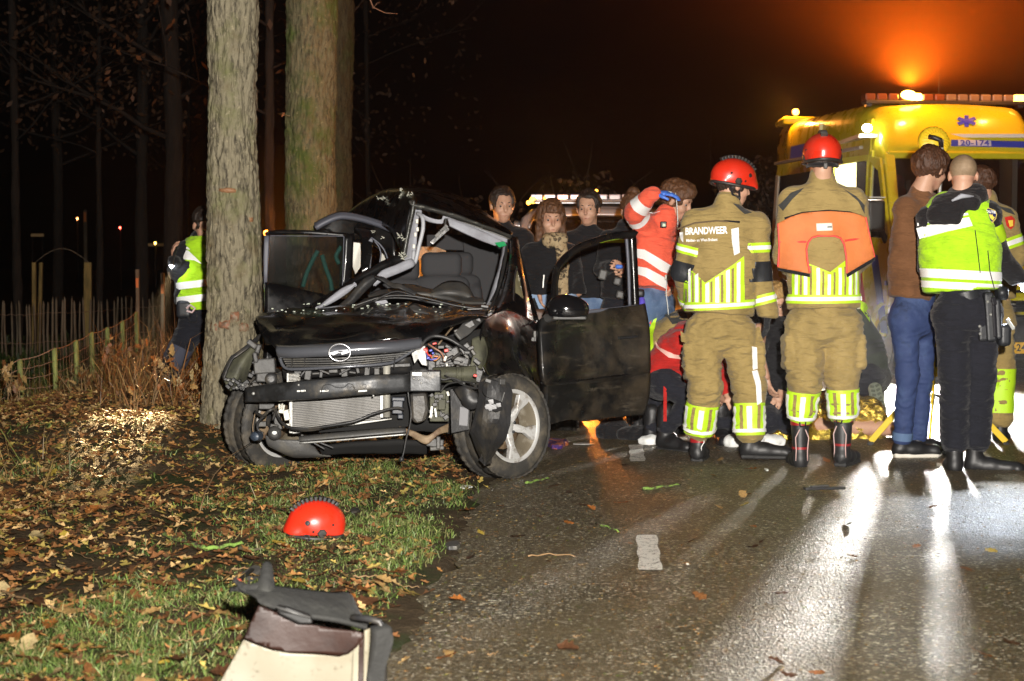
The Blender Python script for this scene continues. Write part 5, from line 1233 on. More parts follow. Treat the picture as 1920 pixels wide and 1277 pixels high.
# ================================================================== AMBULANCE
AO = Vector((4.13, 18.0, 0)); ad = Vector((-.12, .993, 0)).normalized(); ar = Vector((ad.y, -ad.x, 0))   # back direction and right direction
def am(x, y, z): return AO + ar*x + ad*y + Vector((0, 0, z))
M_yel = mat('ambulance_yellow', (.60,.55,.025), .28, coat=.6, rvar=(5,.2,.4), bump=(2,.05,.03))
M_yelm = mat('marker_yellow', (.75,.80,.05), .4)
M_blue = mat('stripe_blue', (.04,.07,.50), .35)
M_red = mat('stripe_red', (.55,.03,.02), .35)
M_win = mat('dark_window', (.012,.010,.010), .06, coat=.8, spec=.6)
M_blk = mat('black_trim', (.015,.015,.015), .5)
M_white = mat('white_panel', (.78,.77,.72), .5)
amb = thing('ambulance', 'yellow ambulance van parked on the right with its side door open and amber beacons lit', 'ambulance', tuple(AO))
def side_poly(name, pts, x, m, parent=amb, t=.03, bevel=.004):
    "pts (y,z) on the left flank; the flank leans inwards above the belt"
    def q(y, z): return am(x+.03*max(0, z-.9)+.05*max(0, z-1.9)**1.5+ .0, y, z)
    P = [q(y, z) for y, z in pts]; return G().prism(P, ar*t).build(name, m, parent, False, bevel)
# body shell by cross sections along the length (nose, screen, roof)
def section(y, zb, pts): return [am(x, y, z) for x, z in pts]
def shell(name, secs, m, closed_top=True, thick=.03):
    V = []; n = len(secs[0][1])
    for y, pts in secs:
        V += [tuple(am(x, yy+y if False else y+yy, z)) for (x, z, yy) in pts]
    Fc = [(i*n+j, i*n+j+1, (i+1)*n+j+1, (i+1)*n+j) for i in range(len(secs)-1) for j in range(n-1)]
    return mk(name, V, Fc, m, amb, True)
def ring_half(hw, z0, z1, r=.18, y=0, bow=0):
    "left bottom -> over the top -> right bottom; (x,z,dy)"
    cx = 1.0; pts = [(cx-hw, z0, bow), (cx-hw, (z0+z1)/2, bow*.9), (cx-hw+.015, z1-r, bow*.8)]
    for k in range(1, 5):
        a = R(90*k/5); pts.append((cx-hw+.015+r-r*math.cos(a), z1-r+r*math.sin(a), bow*(.8-.16*k)))
    for k in range(9): f = k/8; pts.append((cx-hw+r+.02+(2*hw-2*r-.04)*f, z1+.03*math.sin(math.pi*f), -.0+bow*.1*(1-math.sin(math.pi*f))))
    for k in range(4, 0, -1):
        a = R(90*k/5); pts.append((cx+hw-.015-r+r*math.cos(a), z1-r+r*math.sin(a), bow*(.8-.16*k)))
    pts += [(cx+hw-.015, z1-r, bow*.8), (cx+hw, (z0+z1)/2, bow*.9), (cx+hw, z0, bow)]
    return pts
# roof dome over the screen and saloon
roof = shell('roof', [(1.42, ring_half(.80,2.34,2.40,.05)), (1.46, ring_half(.86,2.34,2.52,.10)), (1.58, ring_half(.90,2.34,2.78,.2)), (1.80, ring_half(.92,2.34,2.96,.22)), (2.3, ring_half(.93,2.4,3.03,.22)), (4.0, ring_half(.93,2.4,3.05,.22)), (5.55, ring_half(.93,2.4,3.05,.22)), (5.62, ring_half(.90,2.4,2.98,.2)), (5.64, ring_half(.6,2.4,2.6,.1))], M_yel)
roof.modifiers.new('thickness', 'SOLIDIFY').thickness = .02
# nose: bonnet and wings
nose = shell('bonnet', [(-.02, ring_half(.86,.62,.80,.06,bow=.25)), (.06, ring_half(.90,.62,.98,.10,bow=.25)), (.28, ring_half(.94,.62,1.12,.12,bow=.2)), (.75, ring_half(.97,.62,1.26,.10,bow=.05)), (.98, ring_half(.97,.9,1.32,.06))], M_yel)
shell('bumper', [(-.10, ring_half(.80,.30,.42,.05,bow=.3)), (-.12, ring_half(.86,.30,.55,.05,bow=.32)), (-.03, ring_half(.92,.28,.62,.05,bow=.3)), (.4, ring_half(.97,.28,.62,.05))], M_blk)
def ff(y0, z, x): return am(x, y0, z)
def front_poly(name, pts, m, parent=amb, t=.02, bevel=0):
    "pts (x, y, z)"
    return G().prism([am(*p) for p in pts], -ad*t).build(name, m, parent, False, bevel)
# windscreen with its frame
scr = [(.18,.98,1.33),(1.82,.98,1.33),(1.74,1.44,2.37),(.26,1.44,2.37)]
front_poly('windscreen', scr, mat('windscreen_glass', (.012,.008,.007), .03, spec=.5, alpha=.5), t=.008)
for s in (0, 1):
    x = lambda v: v if s == 0 else 2-v
    g = G().bar(am(x(.12),.92,1.28), am(x(.19),1.45,2.40), .12, .10, tuple(ad)); g.build('screen_pillar', M_yel, amb, False, .02)
g = G().bar(am(.1,.94,1.30), am(1.9,.94,1.30), .10, .08); g.build('scuttle', M_blk, amb, False, .02)
g = G().bar(am(.16,1.43,2.40), am(1.84,1.43,2.40), .07, .08); g.build('screen_header', M_yel, amb, False, .02)
for x0, x1 in ((.3,.95),(1.1,1.7)): g = G().bar(am(x0,.93,1.36), am(x1,1.0,1.44), .02, .02); g.build('wiper', M_blk, amb)
# cab interior
for x in (.55, 1.45):
    s = bpy.data.objects.new('cab_seat', None); s.parent = amb; COL.objects.link(s); c = am(x, 1.95, 1.55)
    blob('backrest', [cone(c+Vector((0,0,-.35)), c+Vector((0,.08,.25)), .24, .20, .04, (1,0,0), .08, .07)], .03, M_dust, s)
    blob('headrest', [bx(c+Vector((0,.1,.47)), (.15,.05,.11), None, .05)], .025, M_dust, s)
g = G().box(am(1.0,2.35,1.7), (.85,.02,.85)); g.build('bulkhead', mat('bulkhead_grey', (.03,.022,.018), .7), amb)
g = G().box(am(1.0,1.2,1.25), (.80,.16,.09)); g.build('dashboard', M_dust, amb, False, .04)
# red jacket hanging behind the windscreen
pj = am(.42, 1.75, 1.85)
j_, _ = blob('hanging_jacket', [cone(pj+Vector((0,0,.3)), pj+Vector((.03,0,-.25)), .05, .11, .04), cone(pj+Vector((.03,0,-.1)), pj+Vector((-.12,0,-.32)), .05, .05, .03)], .02, mat('jacket_red', (.65,.05,.04), .8), amb, folds(.015,(9,9,14),5)); j_['label'] = 'red uniform jacket with a white band hanging in the cab'
g = G().bar(pj+Vector((.08,-.10,.28)), pj+Vector((.10,-.12,-.02)), .05, .01, (0,1,0)); g.bar(pj+Vector((-.18,-.08,-.27)), pj+Vector((.12,-.12,-.22)), .02, .06); g.build('reflective_band', mat('retro_white', (.88,.87,.85), .4), j_)
# flank: front door, saloon opening, rear panel
side_poly('door_skin', [(.98,.42),(1.66,.42),(1.66,1.42),(.80,1.36),(.86,.95)], -.005, M_yel)
fd = side_poly('door_frame', [(.84,1.36),(1.66,1.42),(1.66,1.50),(.98,1.48),(1.36,2.22),(1.60,2.30),(1.60,1.50),(1.68,1.50),(1.68,2.40),(1.34,2.36)], -.006, M_yel)
side_poly('door_glass', [(.98,1.48),(1.60,1.50),(1.60,2.30),(1.36,2.22)], .012, M_win, t=.01, bevel=0)
side_poly('door_pillar', [(1.64,.42),(1.74,.42),(1.74,2.46),(1.64,2.46)], 0, M_yel)
g = G(); g.bar(am(-.012,1.45,1.22), am(-.012,1.60,1.23), .03, .03); g.build('handle', M_blk, amb, False, .005)
side_poly('rear_panel', [(3.10,.42),(4.6,.42),(5.62,.45),(5.60,1.62),(3.10,1.62)], 0, M_yel)
side_poly('rear_panel', [(3.10,2.34),(5.56,2.34),(5.52,2.50),(3.10,2.52)], -.002, M_yel)
side_poly('rear_window', [(3.2,1.62),(5.50,1.62),(5.46,2.34),(3.2,2.34)], .006, M_win, t=.015, bevel=0)
side_poly('window_seal', [(5.46,1.60),(5.60,1.60),(5.56,2.36),(5.44,2.36)], -.008, mat('rear_seal_white', (.5,.45,.35), .4), t=.02)
side_poly('upper_flank', [(1.70,2.42),(5.58,2.48),(5.50,2.80),(1.74,2.82)], -.004, M_yel)
side_poly('blue_marker', [(3.25,2.52),(3.75,2.52),(3.75,2.68),(3.25,2.68)], -.020, M_blue, t=.006, bevel=0)
side_poly('blue_marker', [(4.15,2.54),(4.9,2.54),(4.9,2.70),(4.15,2.70)], -.020, M_blue, t=.006, bevel=0)
side_poly('white_marker', [(3.77,2.53),(4.13,2.53),(4.13,2.69),(3.77,2.69)], -.021, mat('fleet_tag', (.45,.40,.50), .5), t=.006, bevel=0)
for i in range(3): side_poly('reflective_chevron', [(4.9+.16*i,1.70),(4.98+.16*i,1.70),(5.02+.16*i,1.98),(4.94+.16*i,1.98)], -.006, mat('pinkish_reflector', (.7,.45,.38), .4), t=.004, bevel=0)
# lettering along the flank
V_, F_ = text_mesh('AMBULANCE', .30, .004); 
mk('lettering', [am(-.025+0*v.x, 4.28-v.x, 1.30+v.y) for v in V_], F_, mat('letter_dark', (.03,.03,.12), .4), amb, False)
V_, F_ = text_mesh('112', .34, .004)
mk('lettering', [am(-.02, 3.45-v.x, 1.0+v.y) for v in V_], F_, M_red, amb, False)
# blue and red diagonal bands low on the flank
for i in range(5):
    y0 = .82+i*.62; c = (M_blue, M_red)[i % 2]
    side_poly('diagonal_band', [(y0,.46),(y0+.22,.46),(y0+.62,1.30),(y0+.40,1.30)], -.014, c, t=.004, bevel=0)
# sliding door pushed back is part of the rear panel; the opening shows the lit saloon
sal = bpy.data.objects.new('saloon', None); sal.parent = amb; COL.objects.link(sal)
M_sal = mat('saloon_lining', (.80,.78,.70), .5)
g = G().box(am(1.9,2.9,1.7), (.03,1.2,1.1)); g.build('far_wall', M_sal, sal)
g = G().box(am(1.0,3.5,1.7), (.95,.03,1.2)); g.build('cross_wall', mat('saloon_yellow', (.78,.74,.42), .5), sal)
g = G().box(am(1.0,2.7,.62), (.95,1.2,.04)); g.build('floor', mat('saloon_floor', (.3,.3,.3), .5), sal)
g = G().box(am(1.0,2.7,2.62), (.95,1.2,.02)); g.build('ceiling', M_sal, sal)
g = G().box(am(.8,2.9,2.585), (.55,.32,.012)); g.build('ceiling_light', mat('saloon_light', (1,1,1), .4, emis=((1,.95,.82), 9)), sal)
for k in range(3): g = G().box(am(1.5,3.35,1.2+.42*k), (.3,.14,.17)); g.build('cabinet', mat('cabinet_cream', (.6,.58,.5), .4), sal, False, .01)
side_poly('opening_frame', [(1.74,.5),(1.80,.5),(1.80,2.36),(3.04,2.36),(3.04,.5),(3.10,.5),(3.10,2.46),(1.74,2.46)], .0, M_yelm)
g = G(); g.bar(am(-.02,1.75,2.50), am(-.02,5.3,2.50), .05, .035); g.build('door_rail', M_alu, amb, False, .005)
# header details
def hpos(px, py, off=.0):
    "point on the roof header under a pixel"
    return None
BV = BVHTree.FromPolygons([tuple(Vector(v.co)+AO) for v in roof.data.vertices], [tuple(p.vertices) for p in roof.data.polygons])
def on_header(name, pts, m, off=.006, step=4):
    v, f = polyfill(pts, step); out = []
    for p in v:
        a = at(p.x, p.y, 17); d = (a-Vector((0,0,CAM_H))).normalized(); h = BV.ray_cast(Vector((0,0,CAM_H)), d, 60); out.append(h[0]-Vector((0,1,0))*off if h[0] is not None else at(p.x, p.y, 19.4))
    return mk(name, out, [tuple(t) for t in f], m, amb, True)
on_header('blue_band', [(1783,262),(1960,266),(1960,278),(1783,274)], M_blue)
on_header('fleet_plate', [(1796,262),(1858,263),(1858,274),(1796,273)], mat('plate_pale', (.50,.56,.75), .5), .012)
a = at(1827, 268.5, 17); h = BV.ray_cast(Vector((0,0,CAM_H)), (a-Vector((0,0,CAM_H))).normalized(), 60)
if h[0] is not None: text_on('lettering', '20-174', h[0]-Vector((0,.02,0)), ar, (0,.35,1), .088, M_blue, amb, None, .0022, sx=1.28, spacing=1.05)
sc_ = (1812, 227)
for k in range(3):
    a_ = R(60*k+90); dx, dy = math.cos(a_), math.sin(a_)*.72; px_, py_ = sc_; nx, ny = -math.sin(a_), math.cos(a_)*.72
    on_header('star_arm', [(px_+dx*19+nx*4, py_+dy*15+ny*4), (px_+dx*19-nx*4, py_+dy*15-ny*4), (px_-dx*19-nx*4, py_-dy*15-ny*4), (px_-dx*19+nx*4, py_-dy*15+ny*4)], mat('star_blue', (.03,.05,.75), .4), .006+.003*k, 3)
# light bar
lb = bpy.data.objects.new('light_bar', None); lb.parent = amb; COL.objects.link(lb)
zb, yb = 3.0, 1.95
g = G().box(am(1.05, yb, zb+.02), (.98,.10,.02), Matrix((ar, ad, (0,0,1))).transposed()); g.build('base', M_blk, lb, False, .008)
M_lens = mat('dull_lens', (.12,.04,.02), .2, coat=1); M_lensw = mat('clear_lens', (.16,.12,.10), .2, coat=1)
M_amb_e = mat('beacon_amber', (1,.5,.05), .3, emis=((1,.52,.05), 60)); M_amb2 = mat('beacon_amber_dim', (1,.4,.05), .3, emis=((1,.42,.06), 12))
beac = at(1703, 182, 19.95)
for i in range(15):
    x = .12+i*.135; c = am(x, yb, zb+.075); lit = abs(c.x/c.y*F_PX+960-1703) < 14
    g = G().box(c, (.060,.09,.042), Matrix((ar, ad, (0,0,1))).transposed())
    far_lit = abs(c.x/c.y*F_PX+960-1905) < 14
    g.build('beacon' if (lit or far_lit) else 'lens', M_amb_e if lit else (M_amb2 if far_lit else (M_lensw if i > 6 else M_lens)), lb, False, .018)
bz = at(1703, 178, am(.3,yb,0).y-.06); g = G().sphere(bz, (.085,.05,.05), 10); g.build('beacon', M_amb_e, lb, True)
# lime reflective edge up the screen pillar, door seams, hinges
g = G().bar(am(.085,.88,1.30), am(.155,1.40,2.36), .035, .02, tuple(ad)); g.build('reflective_edge', mat('edge_lime', (.85,.95,.05), .35), amb)
for q_ in ((.82,1.0),(.82,.62)): g = G().bar(am(-.012,q_[0],q_[1]), am(-.012,q_[0]+.10,q_[1]), .02, .05); g.build('hinge', M_blk, amb, False, .004)
for x in (.12,.5,1.4,1.9): g = G().box(am(x, yb, zb), (.03,.06,.03)); g.build('foot', M_blk, lb)
p = at(1492, 210, 23.3); g = G().sphere(p, (.045,.05,.045), 8); g.build('rear_beacon', M_amb2, amb, True)
g = G().box(am(.3,5.5,3.06), (.22,.35,.05)); g.build('rear_roof_pod', M_yel, amb, False, .03)
# side scene lamp under the cant rail, the one that floods the road
sl = at(1626, 240, 19.55); g = G().sphere(sl, (.055,.04,.045), 8); g.build('scene_lamp', mat('scene_lamp_lit', (1,1,1), .3, emis=((1,.93,.72), 60)), amb, True)
# whip aerial and rain sensor
g = G().tube([am(.98,2.05,3.02), am(.98,2.03,3.45)], [.006,.002], 5); g.build('aerial', M_blk, amb, True)
# mirror arm
mr = bpy.data.objects.new('wing_mirror', None); mr.parent = amb; COL.objects.link(mr)
blob('mirror_shell', [bx(am(-.17,.80,1.72), (.10,.06,.17), None, .04), cone(am(-.10,.85,1.6), am(.02,1.0,1.45), .03, .035, .02)], .015, M_blk, mr)
g = G().bar(am(-.26,.74,1.91), am(-.08,.74,1.91), .012, .012); g.build('mirror_rim', M_white, mr)
# headlamps, grille, plate
for x in (.26, 1.74):
    blob('headlamp', [bx(am(x,.06,.86), (.15,.08,.12), Matrix((ar, ad, (0,0,1))).transposed(), .05)], .02, mat('headlamp_glass', (.5,.5,.48), .1, coat=1), amb)
for k in range(4): g = G().bar(am(.5,-.035,.70+.075*k), am(1.5,-.035,.70+.075*k), .03, .03); g.build('grille_slat', M_blk if k % 2 else M_yel, amb, False, .004)
pc = at(1891, 651, 17.68)
px_ = (pc-AO).dot(ar); g = G().box(am(px_+.26, -.34, .36), (.26,.01,.058), Matrix((ar, ad, (0,0,1))).transposed()); pl = g.build('number_plate', mat('plate_yellow', (.80,.48,.02), .4), amb, False, .004)
V_, F_ = text_mesh('P-241-XK', .10, .0018, 1.05); V_ = [v for v in V_]
x0 = min(v.x for v in V_)
mk('lettering', [am(px_+.03+(v.x-x0)*.98, -.354, .36+v.y) for v in V_], F_, M_blk, pl, False)
# wheels
for y, x in ((.92, .16), (4.55, .16), (.92, 1.84), (4.55, 1.84)):
    s = -1 if x < 1 else 1; c = am(x+s*.06, y, .335); w_ = bpy.data.objects.new('wheel', None); w_.parent = amb; COL.objects.link(w_)
    axw = ar*s
    G().lathe([(.20,-.08),(.24,-.11),(.30,-.115),(.335,-.09),(.34,0),(.335,.09),(.30,.115),(.24,.11),(.20,.08)], c, axw, 40, lambda i, j: -.004 if (3 <= i <= 5 and j % 2) else 0).build('tyre', M_rubber, w_, True)
    G().lathe([(.205,.09),(.195,.06),(.15,.03),(.12,.05),(.085,.085),(.05,.10),(0,.10)], c, axw, 30).build('rim', mat('steel_wheel', (.30,.28,.26), .4, metal=.5), w_, True)
    if s < 0:
        g = G(); 
        for k in range(17): a = math.pi*k/16; p_ = am(-.012, y-math.cos(a)*.42, .34+math.sin(a)*.42); g.V += [tuple(p_), tuple(p_-ar*.03+Vector((0,0,.03))), tuple(p_+ar*.06)]
        for k in range(16):
            b = k*3; g.F += [(b, b+1, b+4, b+3), (b, b+3, b+5, b+2)]
        g.build('arch_lip', M_yel, amb, True)
g = G().box(am(1.0,3.0,.48), (.84,2.6,.10), Matrix((ar, ad, (0,0,1))).transposed()); g.build('chassis', M_blk, amb)
lamp('beacon_light', 'POINT', tuple(am(.56, yb-.55, 3.40)), 65, (1,.33,.05), None, .05)
lamp('beacon_light_right', 'POINT', tuple(am(1.6, yb-.5, 3.4)), 35, (1,.33,.05), None, .05)
lamp('rear_beacon_light', 'POINT', tuple(p+Vector((-.16,-.1,.05))), 110, (1,.33,.05), None, .04)
lamp('scene_light', 'SPOT', tuple(sl+Vector((-.10,-.12,-.03))), 420, (1,.93,.78), (2.9, 15.8, 0), .05, 60, .5)
lamp('headlamp_beam', 'SPOT', tuple(am(.10,-.06,.95)), 4300, (1,.97,.90), tuple(Vector((3.72, 15.9, 0))), .15, 54, .35)
lamp('beacon_glow_spot', 'SPOT', tuple(am(.50, yb-.22, 3.20)), 40000, (1,.13,.005), tuple(am(.4, yb-2.6, 7.3)), .05, 138, .7)  # added upward spot, lights the mist for a glow round the beacon
lamp('saloon_lamp', 'POINT', tuple(am(.55, 2.5, 2.35)), 90, (1,.93,.78), None, .1)

# ================================================================== POLICE CAR BEHIND THE WRECK
M_silver = mat('silver_paint', (.34,.35,.37), .30, metal=.3, coat=.5, rvar=(4,.25,.4))
Yp = 15.6; Xp = at(1135, 478, Yp).x
pol = thing('police_car', 'silver high roofed police car with a light bar, parked behind the wreck', 'car', (Xp, Yp, 0))
def psec(Yv, hw_b, hw_t, zb, zt, r): # cross-section loop over the top
    pts = [(Xp-hw_b, Yv, zb), (Xp-hw_b-.02, Yv, zb+(zt-zb)*.35), (Xp-hw_b, Yv, zb+(zt-zb)*.55)]
    for k in range(6): a = R(18*k); pts.append((Xp-hw_t-.0+r-r*math.cos(a), Yv, zt-r+r*math.sin(a)))
    for k in range(1, 6): f = k/6; pts.append((Xp-hw_t+r+(2*hw_t-2*r)*f, Yv, zt+.025*math.sin(math.pi*f)))
    for k in range(5, -1, -1): a = R(18*k); pts.append((Xp+hw_t-r+r*math.cos(a), Yv, zt-r+r*math.sin(a)))
    return pts+[(Xp+hw_b, Yv, zb+(zt-zb)*.55), (Xp+hw_b+.02, Yv, zb+(zt-zb)*.35), (Xp+hw_b, Yv, zb)]
def ploft(name, secs, m, dx=0):
    n = len(secs[0]); V = [p for s in secs for p in s]; Fc = [(i*n+j, i*n+j+1, (i+1)*n+j+1, (i+1)*n+j) for i in range(len(secs)-1) for j in range(n-1)]
    o = mk(name, V, Fc, m, pol, True); o.modifiers.new('thickness', 'SOLIDIFY').thickness = .025; return o
ploft('roof', [psec(Yp+.95,.80,.66,1.50,1.66,.10), psec(Yp+1.05,.80,.68,1.50,1.72,.12), psec(Yp+1.5,.80,.70,1.50,1.76,.14), psec(Yp+2.6,.80,.70,1.5,1.76,.14), psec(Yp+3.6,.80,.66,1.5,1.70,.14)], M_silver)
ploft('bonnet', [psec(Yp-.45,.70,.60,.45,.70,.1), psec(Yp-.40,.80,.72,.40,.88,.1), psec(Yp-.1,.86,.78,.35,1.0,.1), psec(Yp+.35,.88,.82,.30,1.08,.1), psec(Yp+.55,.88,.80,.3,1.10,.08)], M_silver)
for s in (-1, 1):
    G().tube([(Xp+s*.80,Yp+.42,1.06), (Xp+s*.76,Yp+.68,1.36), (Xp+s*.70,Yp+.92,1.62), (Xp+s*.62,Yp+1.04,1.70)], [.05,.045,.045,.04], 8).build('screen_pillar', M_silver, pol, True)
    g = G().prism([(Xp+s*.86,Yp+.6,.35), (Xp+s*.86,Yp+3.9,.35), (Xp+s*.84,Yp+3.9,1.12), (Xp+s*.86,Yp+.5,1.08)], (-s*.03,0,0)); g.build('flank', M_silver, pol, False, .01)
    g = G().prism([(Xp+s*.82,Yp+.7,1.12), (Xp+s*.82,Yp+3.7,1.12), (Xp+s*.72,Yp+3.4,1.62), (Xp+s*.70,Yp+1.1,1.62)], (-s*.01,0,0)); g.build('side_glass', M_win, pol)
    for y in (.35, 3.2):
        w_ = bpy.data.objects.new('wheel', None); w_.parent = pol; COL.objects.link(w_)
        G().lathe([(.20,-.09),(.30,-.10),(.33,-.07),(.335,0),(.33,.07),(.30,.10),(.20,.09)], (Xp+s*.80,Yp+y,.33), (s,0,0), 30).build('tyre', M_rubber, w_, True)
        G().lathe([(.205,.08),(.19,.04),(.08,.06),(0,.07)], (Xp+s*.80,Yp+y,.33), (s,0,0), 24).build('rim', M_alloy, w_, True)
    blob('headlamp', [bx((Xp+s*.62,Yp-.30,.80), (.16,.12,.08), None, .05)], .02, MATS['headlamp_glass'], pol)
G().prism([(Xp-.76,Yp+.42,1.10), (Xp+.76,Yp+.42,1.10), (Xp+.62,Yp+.98,1.64), (Xp-.62,Yp+.98,1.64)], (0,.008,0)).build('windscreen', mat('amber_lit_screen', (.02,.015,.01), .05, spec=.6, alpha=.6), pol)
g = G().box((Xp,Yp+1.8,1.2), (.7,.04,.36)); g.build('reflection_panel', mat('yellow_reflection_tone', (.16,.11,.01), .6, var=((.02,.02,.02), 3, .45, .5)), pol)  # added panel, its patchy yellow stands in for window reflections
g = G().box((Xp,Yp-.42,.55), (.72,.06,.16)); g.build('bumper', M_blk, pol, False, .04)
g = G().box((Xp,Yp+1.9,.28), (.8,1.9,.06)); g.build('chassis', M_blk, pol)
plb = bpy.data.objects.new('light_bar', None); plb.parent = pol; COL.objects.link(plb)
g = G().box((Xp+.02,Yp+1.35,1.80), (.66,.12,.012)); g.build('base', M_silver, plb, False, .005)
M_lb = mat('light_bar_lens', (.42,.40,.46), .2, coat=1, var=((.25,.35,.9), 14, .55, .62)); rs = random.Random(7)
for i in range(11):
    x = Xp-.62+i*.124; g = G().box((x+.03,Yp+1.35,1.845), (.057,.115,.034)); g.build('lens', M_lb, plb, False, .012)
M_am3 = mat('beacon_amber_small', (1,.5,.1), .3, emis=((1,.42,.04), 10))
for px, py, s in ((1000,375,.035),(991,380,.022),(1022,372,.016),(1118,358,.016)):
    p = at(px, py, Yp+1.2); g = G().sphere(p, s, 8); g.build('amber_lamp', M_am3, plb, True)
for q in (1, 0):
    p = at(905+q*40, 392-q*10, Yp+1.6)
g = G().tube([(Xp-.62,Yp+1.0,1.79), (Xp-.60,Yp+1.0,1.81), (Xp+.60,Yp+1.0,1.81)], .014, 6); g.build('roof_rail', M_silver, pol, True)
lamp('police_amber_light', 'POINT', tuple(at(1080, 350, Yp-.5)), 60, (1,.30,.04), None, .05)
lamp('added_road_amber', 'POINT', tuple(at(1080,700,14.9)), 170, (1,.26,.03), None, .05)  # unseen low lamp added for the orange sheen under the open door
# ================================================================== NIGHT MIST
hz = bpy.data.meshes.new('haze'); bmz = bmesh.new(); bmesh.ops.create_cube(bmz, size=1); bmz.to_mesh(hz); bmz.free()
ho = bpy.data.objects.new('haze', hz); COL.objects.link(ho); ho.scale = (190, 225, 16.5); ho.location = (0, 77, 6.7); ho['kind'] = 'stuff'
hm = bpy.data.materials.new('night_mist'); hm.use_nodes = True; n_ = hm.node_tree; n_.nodes.clear(); oo = n_.nodes.new('ShaderNodeOutputMaterial'); pv_ = n_.nodes.new('ShaderNodeVolumePrincipled')
pv_.inputs['Color'].default_value = (.9,.9,.92,1); pv_.inputs['Density'].default_value = .0008; pv_.inputs['Anisotropy'].default_value = .86; n_.links.new(pv_.outputs[0], oo.inputs['Volume']); hz.materials.append(hm)

# ================================================================== PEOPLE
SKIN = mat('skin', (.52,.30,.20), .5, var=((.45,.22,.15), 14, .5, .7), bump=(90,.15,.002), spec=.4)
def cloth(name, c, sc=1, var2=None): return mat(name, c, .82, bump=((10,10,34),.8,.035), bump2=(150,.25,.002), var=((c[0]*.72,c[1]*.72,c[2]*.70) if var2 is None else var2, 6, .45, .7), sheen=.12, spec=.25)
M_tan = cloth('tan_fire_cloth', (.33,.238,.088)); M_navy = cloth('navy_cloth', (.012,.013,.020)); M_bl = cloth('black_cloth', (.009,.009,.011))
M_jean = mat('denim_dark', (.025,.045,.13), .8, bump=(200,.3,.002), bump2=(18,.5,.012), var=[((.06,.10,.22), 5, .5, .72), ((.015,.025,.07), 10, .55,.7)])
M_jeanl = mat('denim_light', (.30,.42,.60), .8, bump=(200,.3,.002), bump2=(18,.4,.01), var=((.20,.30,.48), 7, .45, .7))
M_jeanm = mat('denim_mid', (.09,.15,.27), .8, bump=(200,.3,.002), bump2=(18,.4,.01), var=((.20,.28,.42), 6, .5, .75))
M_sweat = cloth('brown_sweatshirt', (.155,.068,.028)); M_redj = cloth('medic_coral', (.90,.13,.07)); M_redd = cloth('medic_red', (.48,.018,.014))
M_lime = mat('fluorescent_lime', (.50,.80,.02), .55, bump=(120,.3,.002)); M_retro = mat('retro_white', (.76,.74,.72), .4, bump=(150,.2,.002), var=((.50,.46,.45), 14, .5, .75))
M_hv = cloth('hivis_vest', (.42,.76,.015)); M_boot = mat('boot_black', (.012,.012,.013), .5, bump=(40,.3,.004), spec=.6); M_sole = mat('boot_sole', (.02,.02,.02), .7, bump=(70,.5,.006))
M_bootr = mat('boot_red', (.30,.012,.015), .35); M_helm = mat('helmet_red', (.66,.028,.010), .28, coat=.5, rvar=(9,.22,.5), bump=(60,.08,.002), var=[((.30,.02,.01), (30,30,8), .64, .70), ((.5,.05,.03), 4, .5, .7)])
M_glove = cloth('glove_black', (.016,.017,.02)); M_glb = mat('nitrile_blue', (.07,.20,.72), .38, bump=(60,.3,.004)); M_pad = mat('rubber_pad', (.018,.02,.024), .45, bump=(60,.3,.004))
M_sh = cloth('dark_shoulder', (.045,.047,.045))
def hairm(n, c): return mat(n, c, .5, bump=((140,140,40), .9, .01), var=((c[0]*.45,c[1]*.45,c[2]*.45), (90,90,20), .4, .65), spec=.5)
H_br = hairm('hair_brown', (.085,.035,.016)); H_dk = hairm('hair_dark', (.030,.018,.012)); H_bl = hairm('hair_blond', (.50,.30,.10)); H_sh = mat('hair_shaved', (.22,.15,.085), .7, bump=(300,.6,.002), var=((.34,.24,.15), 12, .4, .65))
H_ch = hairm('hair_chestnut', (.14,.06,.025))

class Person: pass
def frame_of(f):
    f = Vector(f); f.normalize(); x = f.cross(Vector((0,0,1))).normalized(); z = x.cross(f)
    return Matrix((x, f, z)).transposed()     # local x right, y forward, z up
def head_prims(c, M, k=1.0, ears=True):
    def q(x, y, z): return Vector(c)+M @ Vector((x*k, y*k, z*k))
    P = [ell(q(0,-.012,.035), (.076*k,.094*k,.084*k), M, .01), ell(q(0,.022,-.03), (.060*k,.064*k,.078*k), M, .03), ell(q(0,.05,-.088), (.030*k,.028*k,.024*k), M, .03),
         cone(q(0,.082,.018), q(0,.104,-.026), .009*k, .0135*k, .012), cone(q(-.036,.076,.030), q(.036,.076,.030), .012*k, .012*k, .014),
         ell(q(-.038,.055,-.03), (.026*k,.03*k,.026*k), M, .02), ell(q(.038,.055,-.03), (.026*k,.03*k,.026*k), M, .02),
         cone(q(-.020,.079,-.058), q(.020,.079,-.058), .0085*k, .0085*k, .008), cone(q(-.016,.078,-.068), q(.016,.078,-.068), .0085*k, .0085*k, .008),
         ell(q(-.031,.092,.004), (.015*k,.014*k,.0075*k), M, .010, True), ell(q(.031,.092,.004), (.015*k,.014*k,.0075*k), M, .010, True)]
    if ears:
        for s in (-1, 1): P += [ell(q(s*.079,-.008,-.004), (.010*k,.020*k,.031*k), M, .006)]
    return P
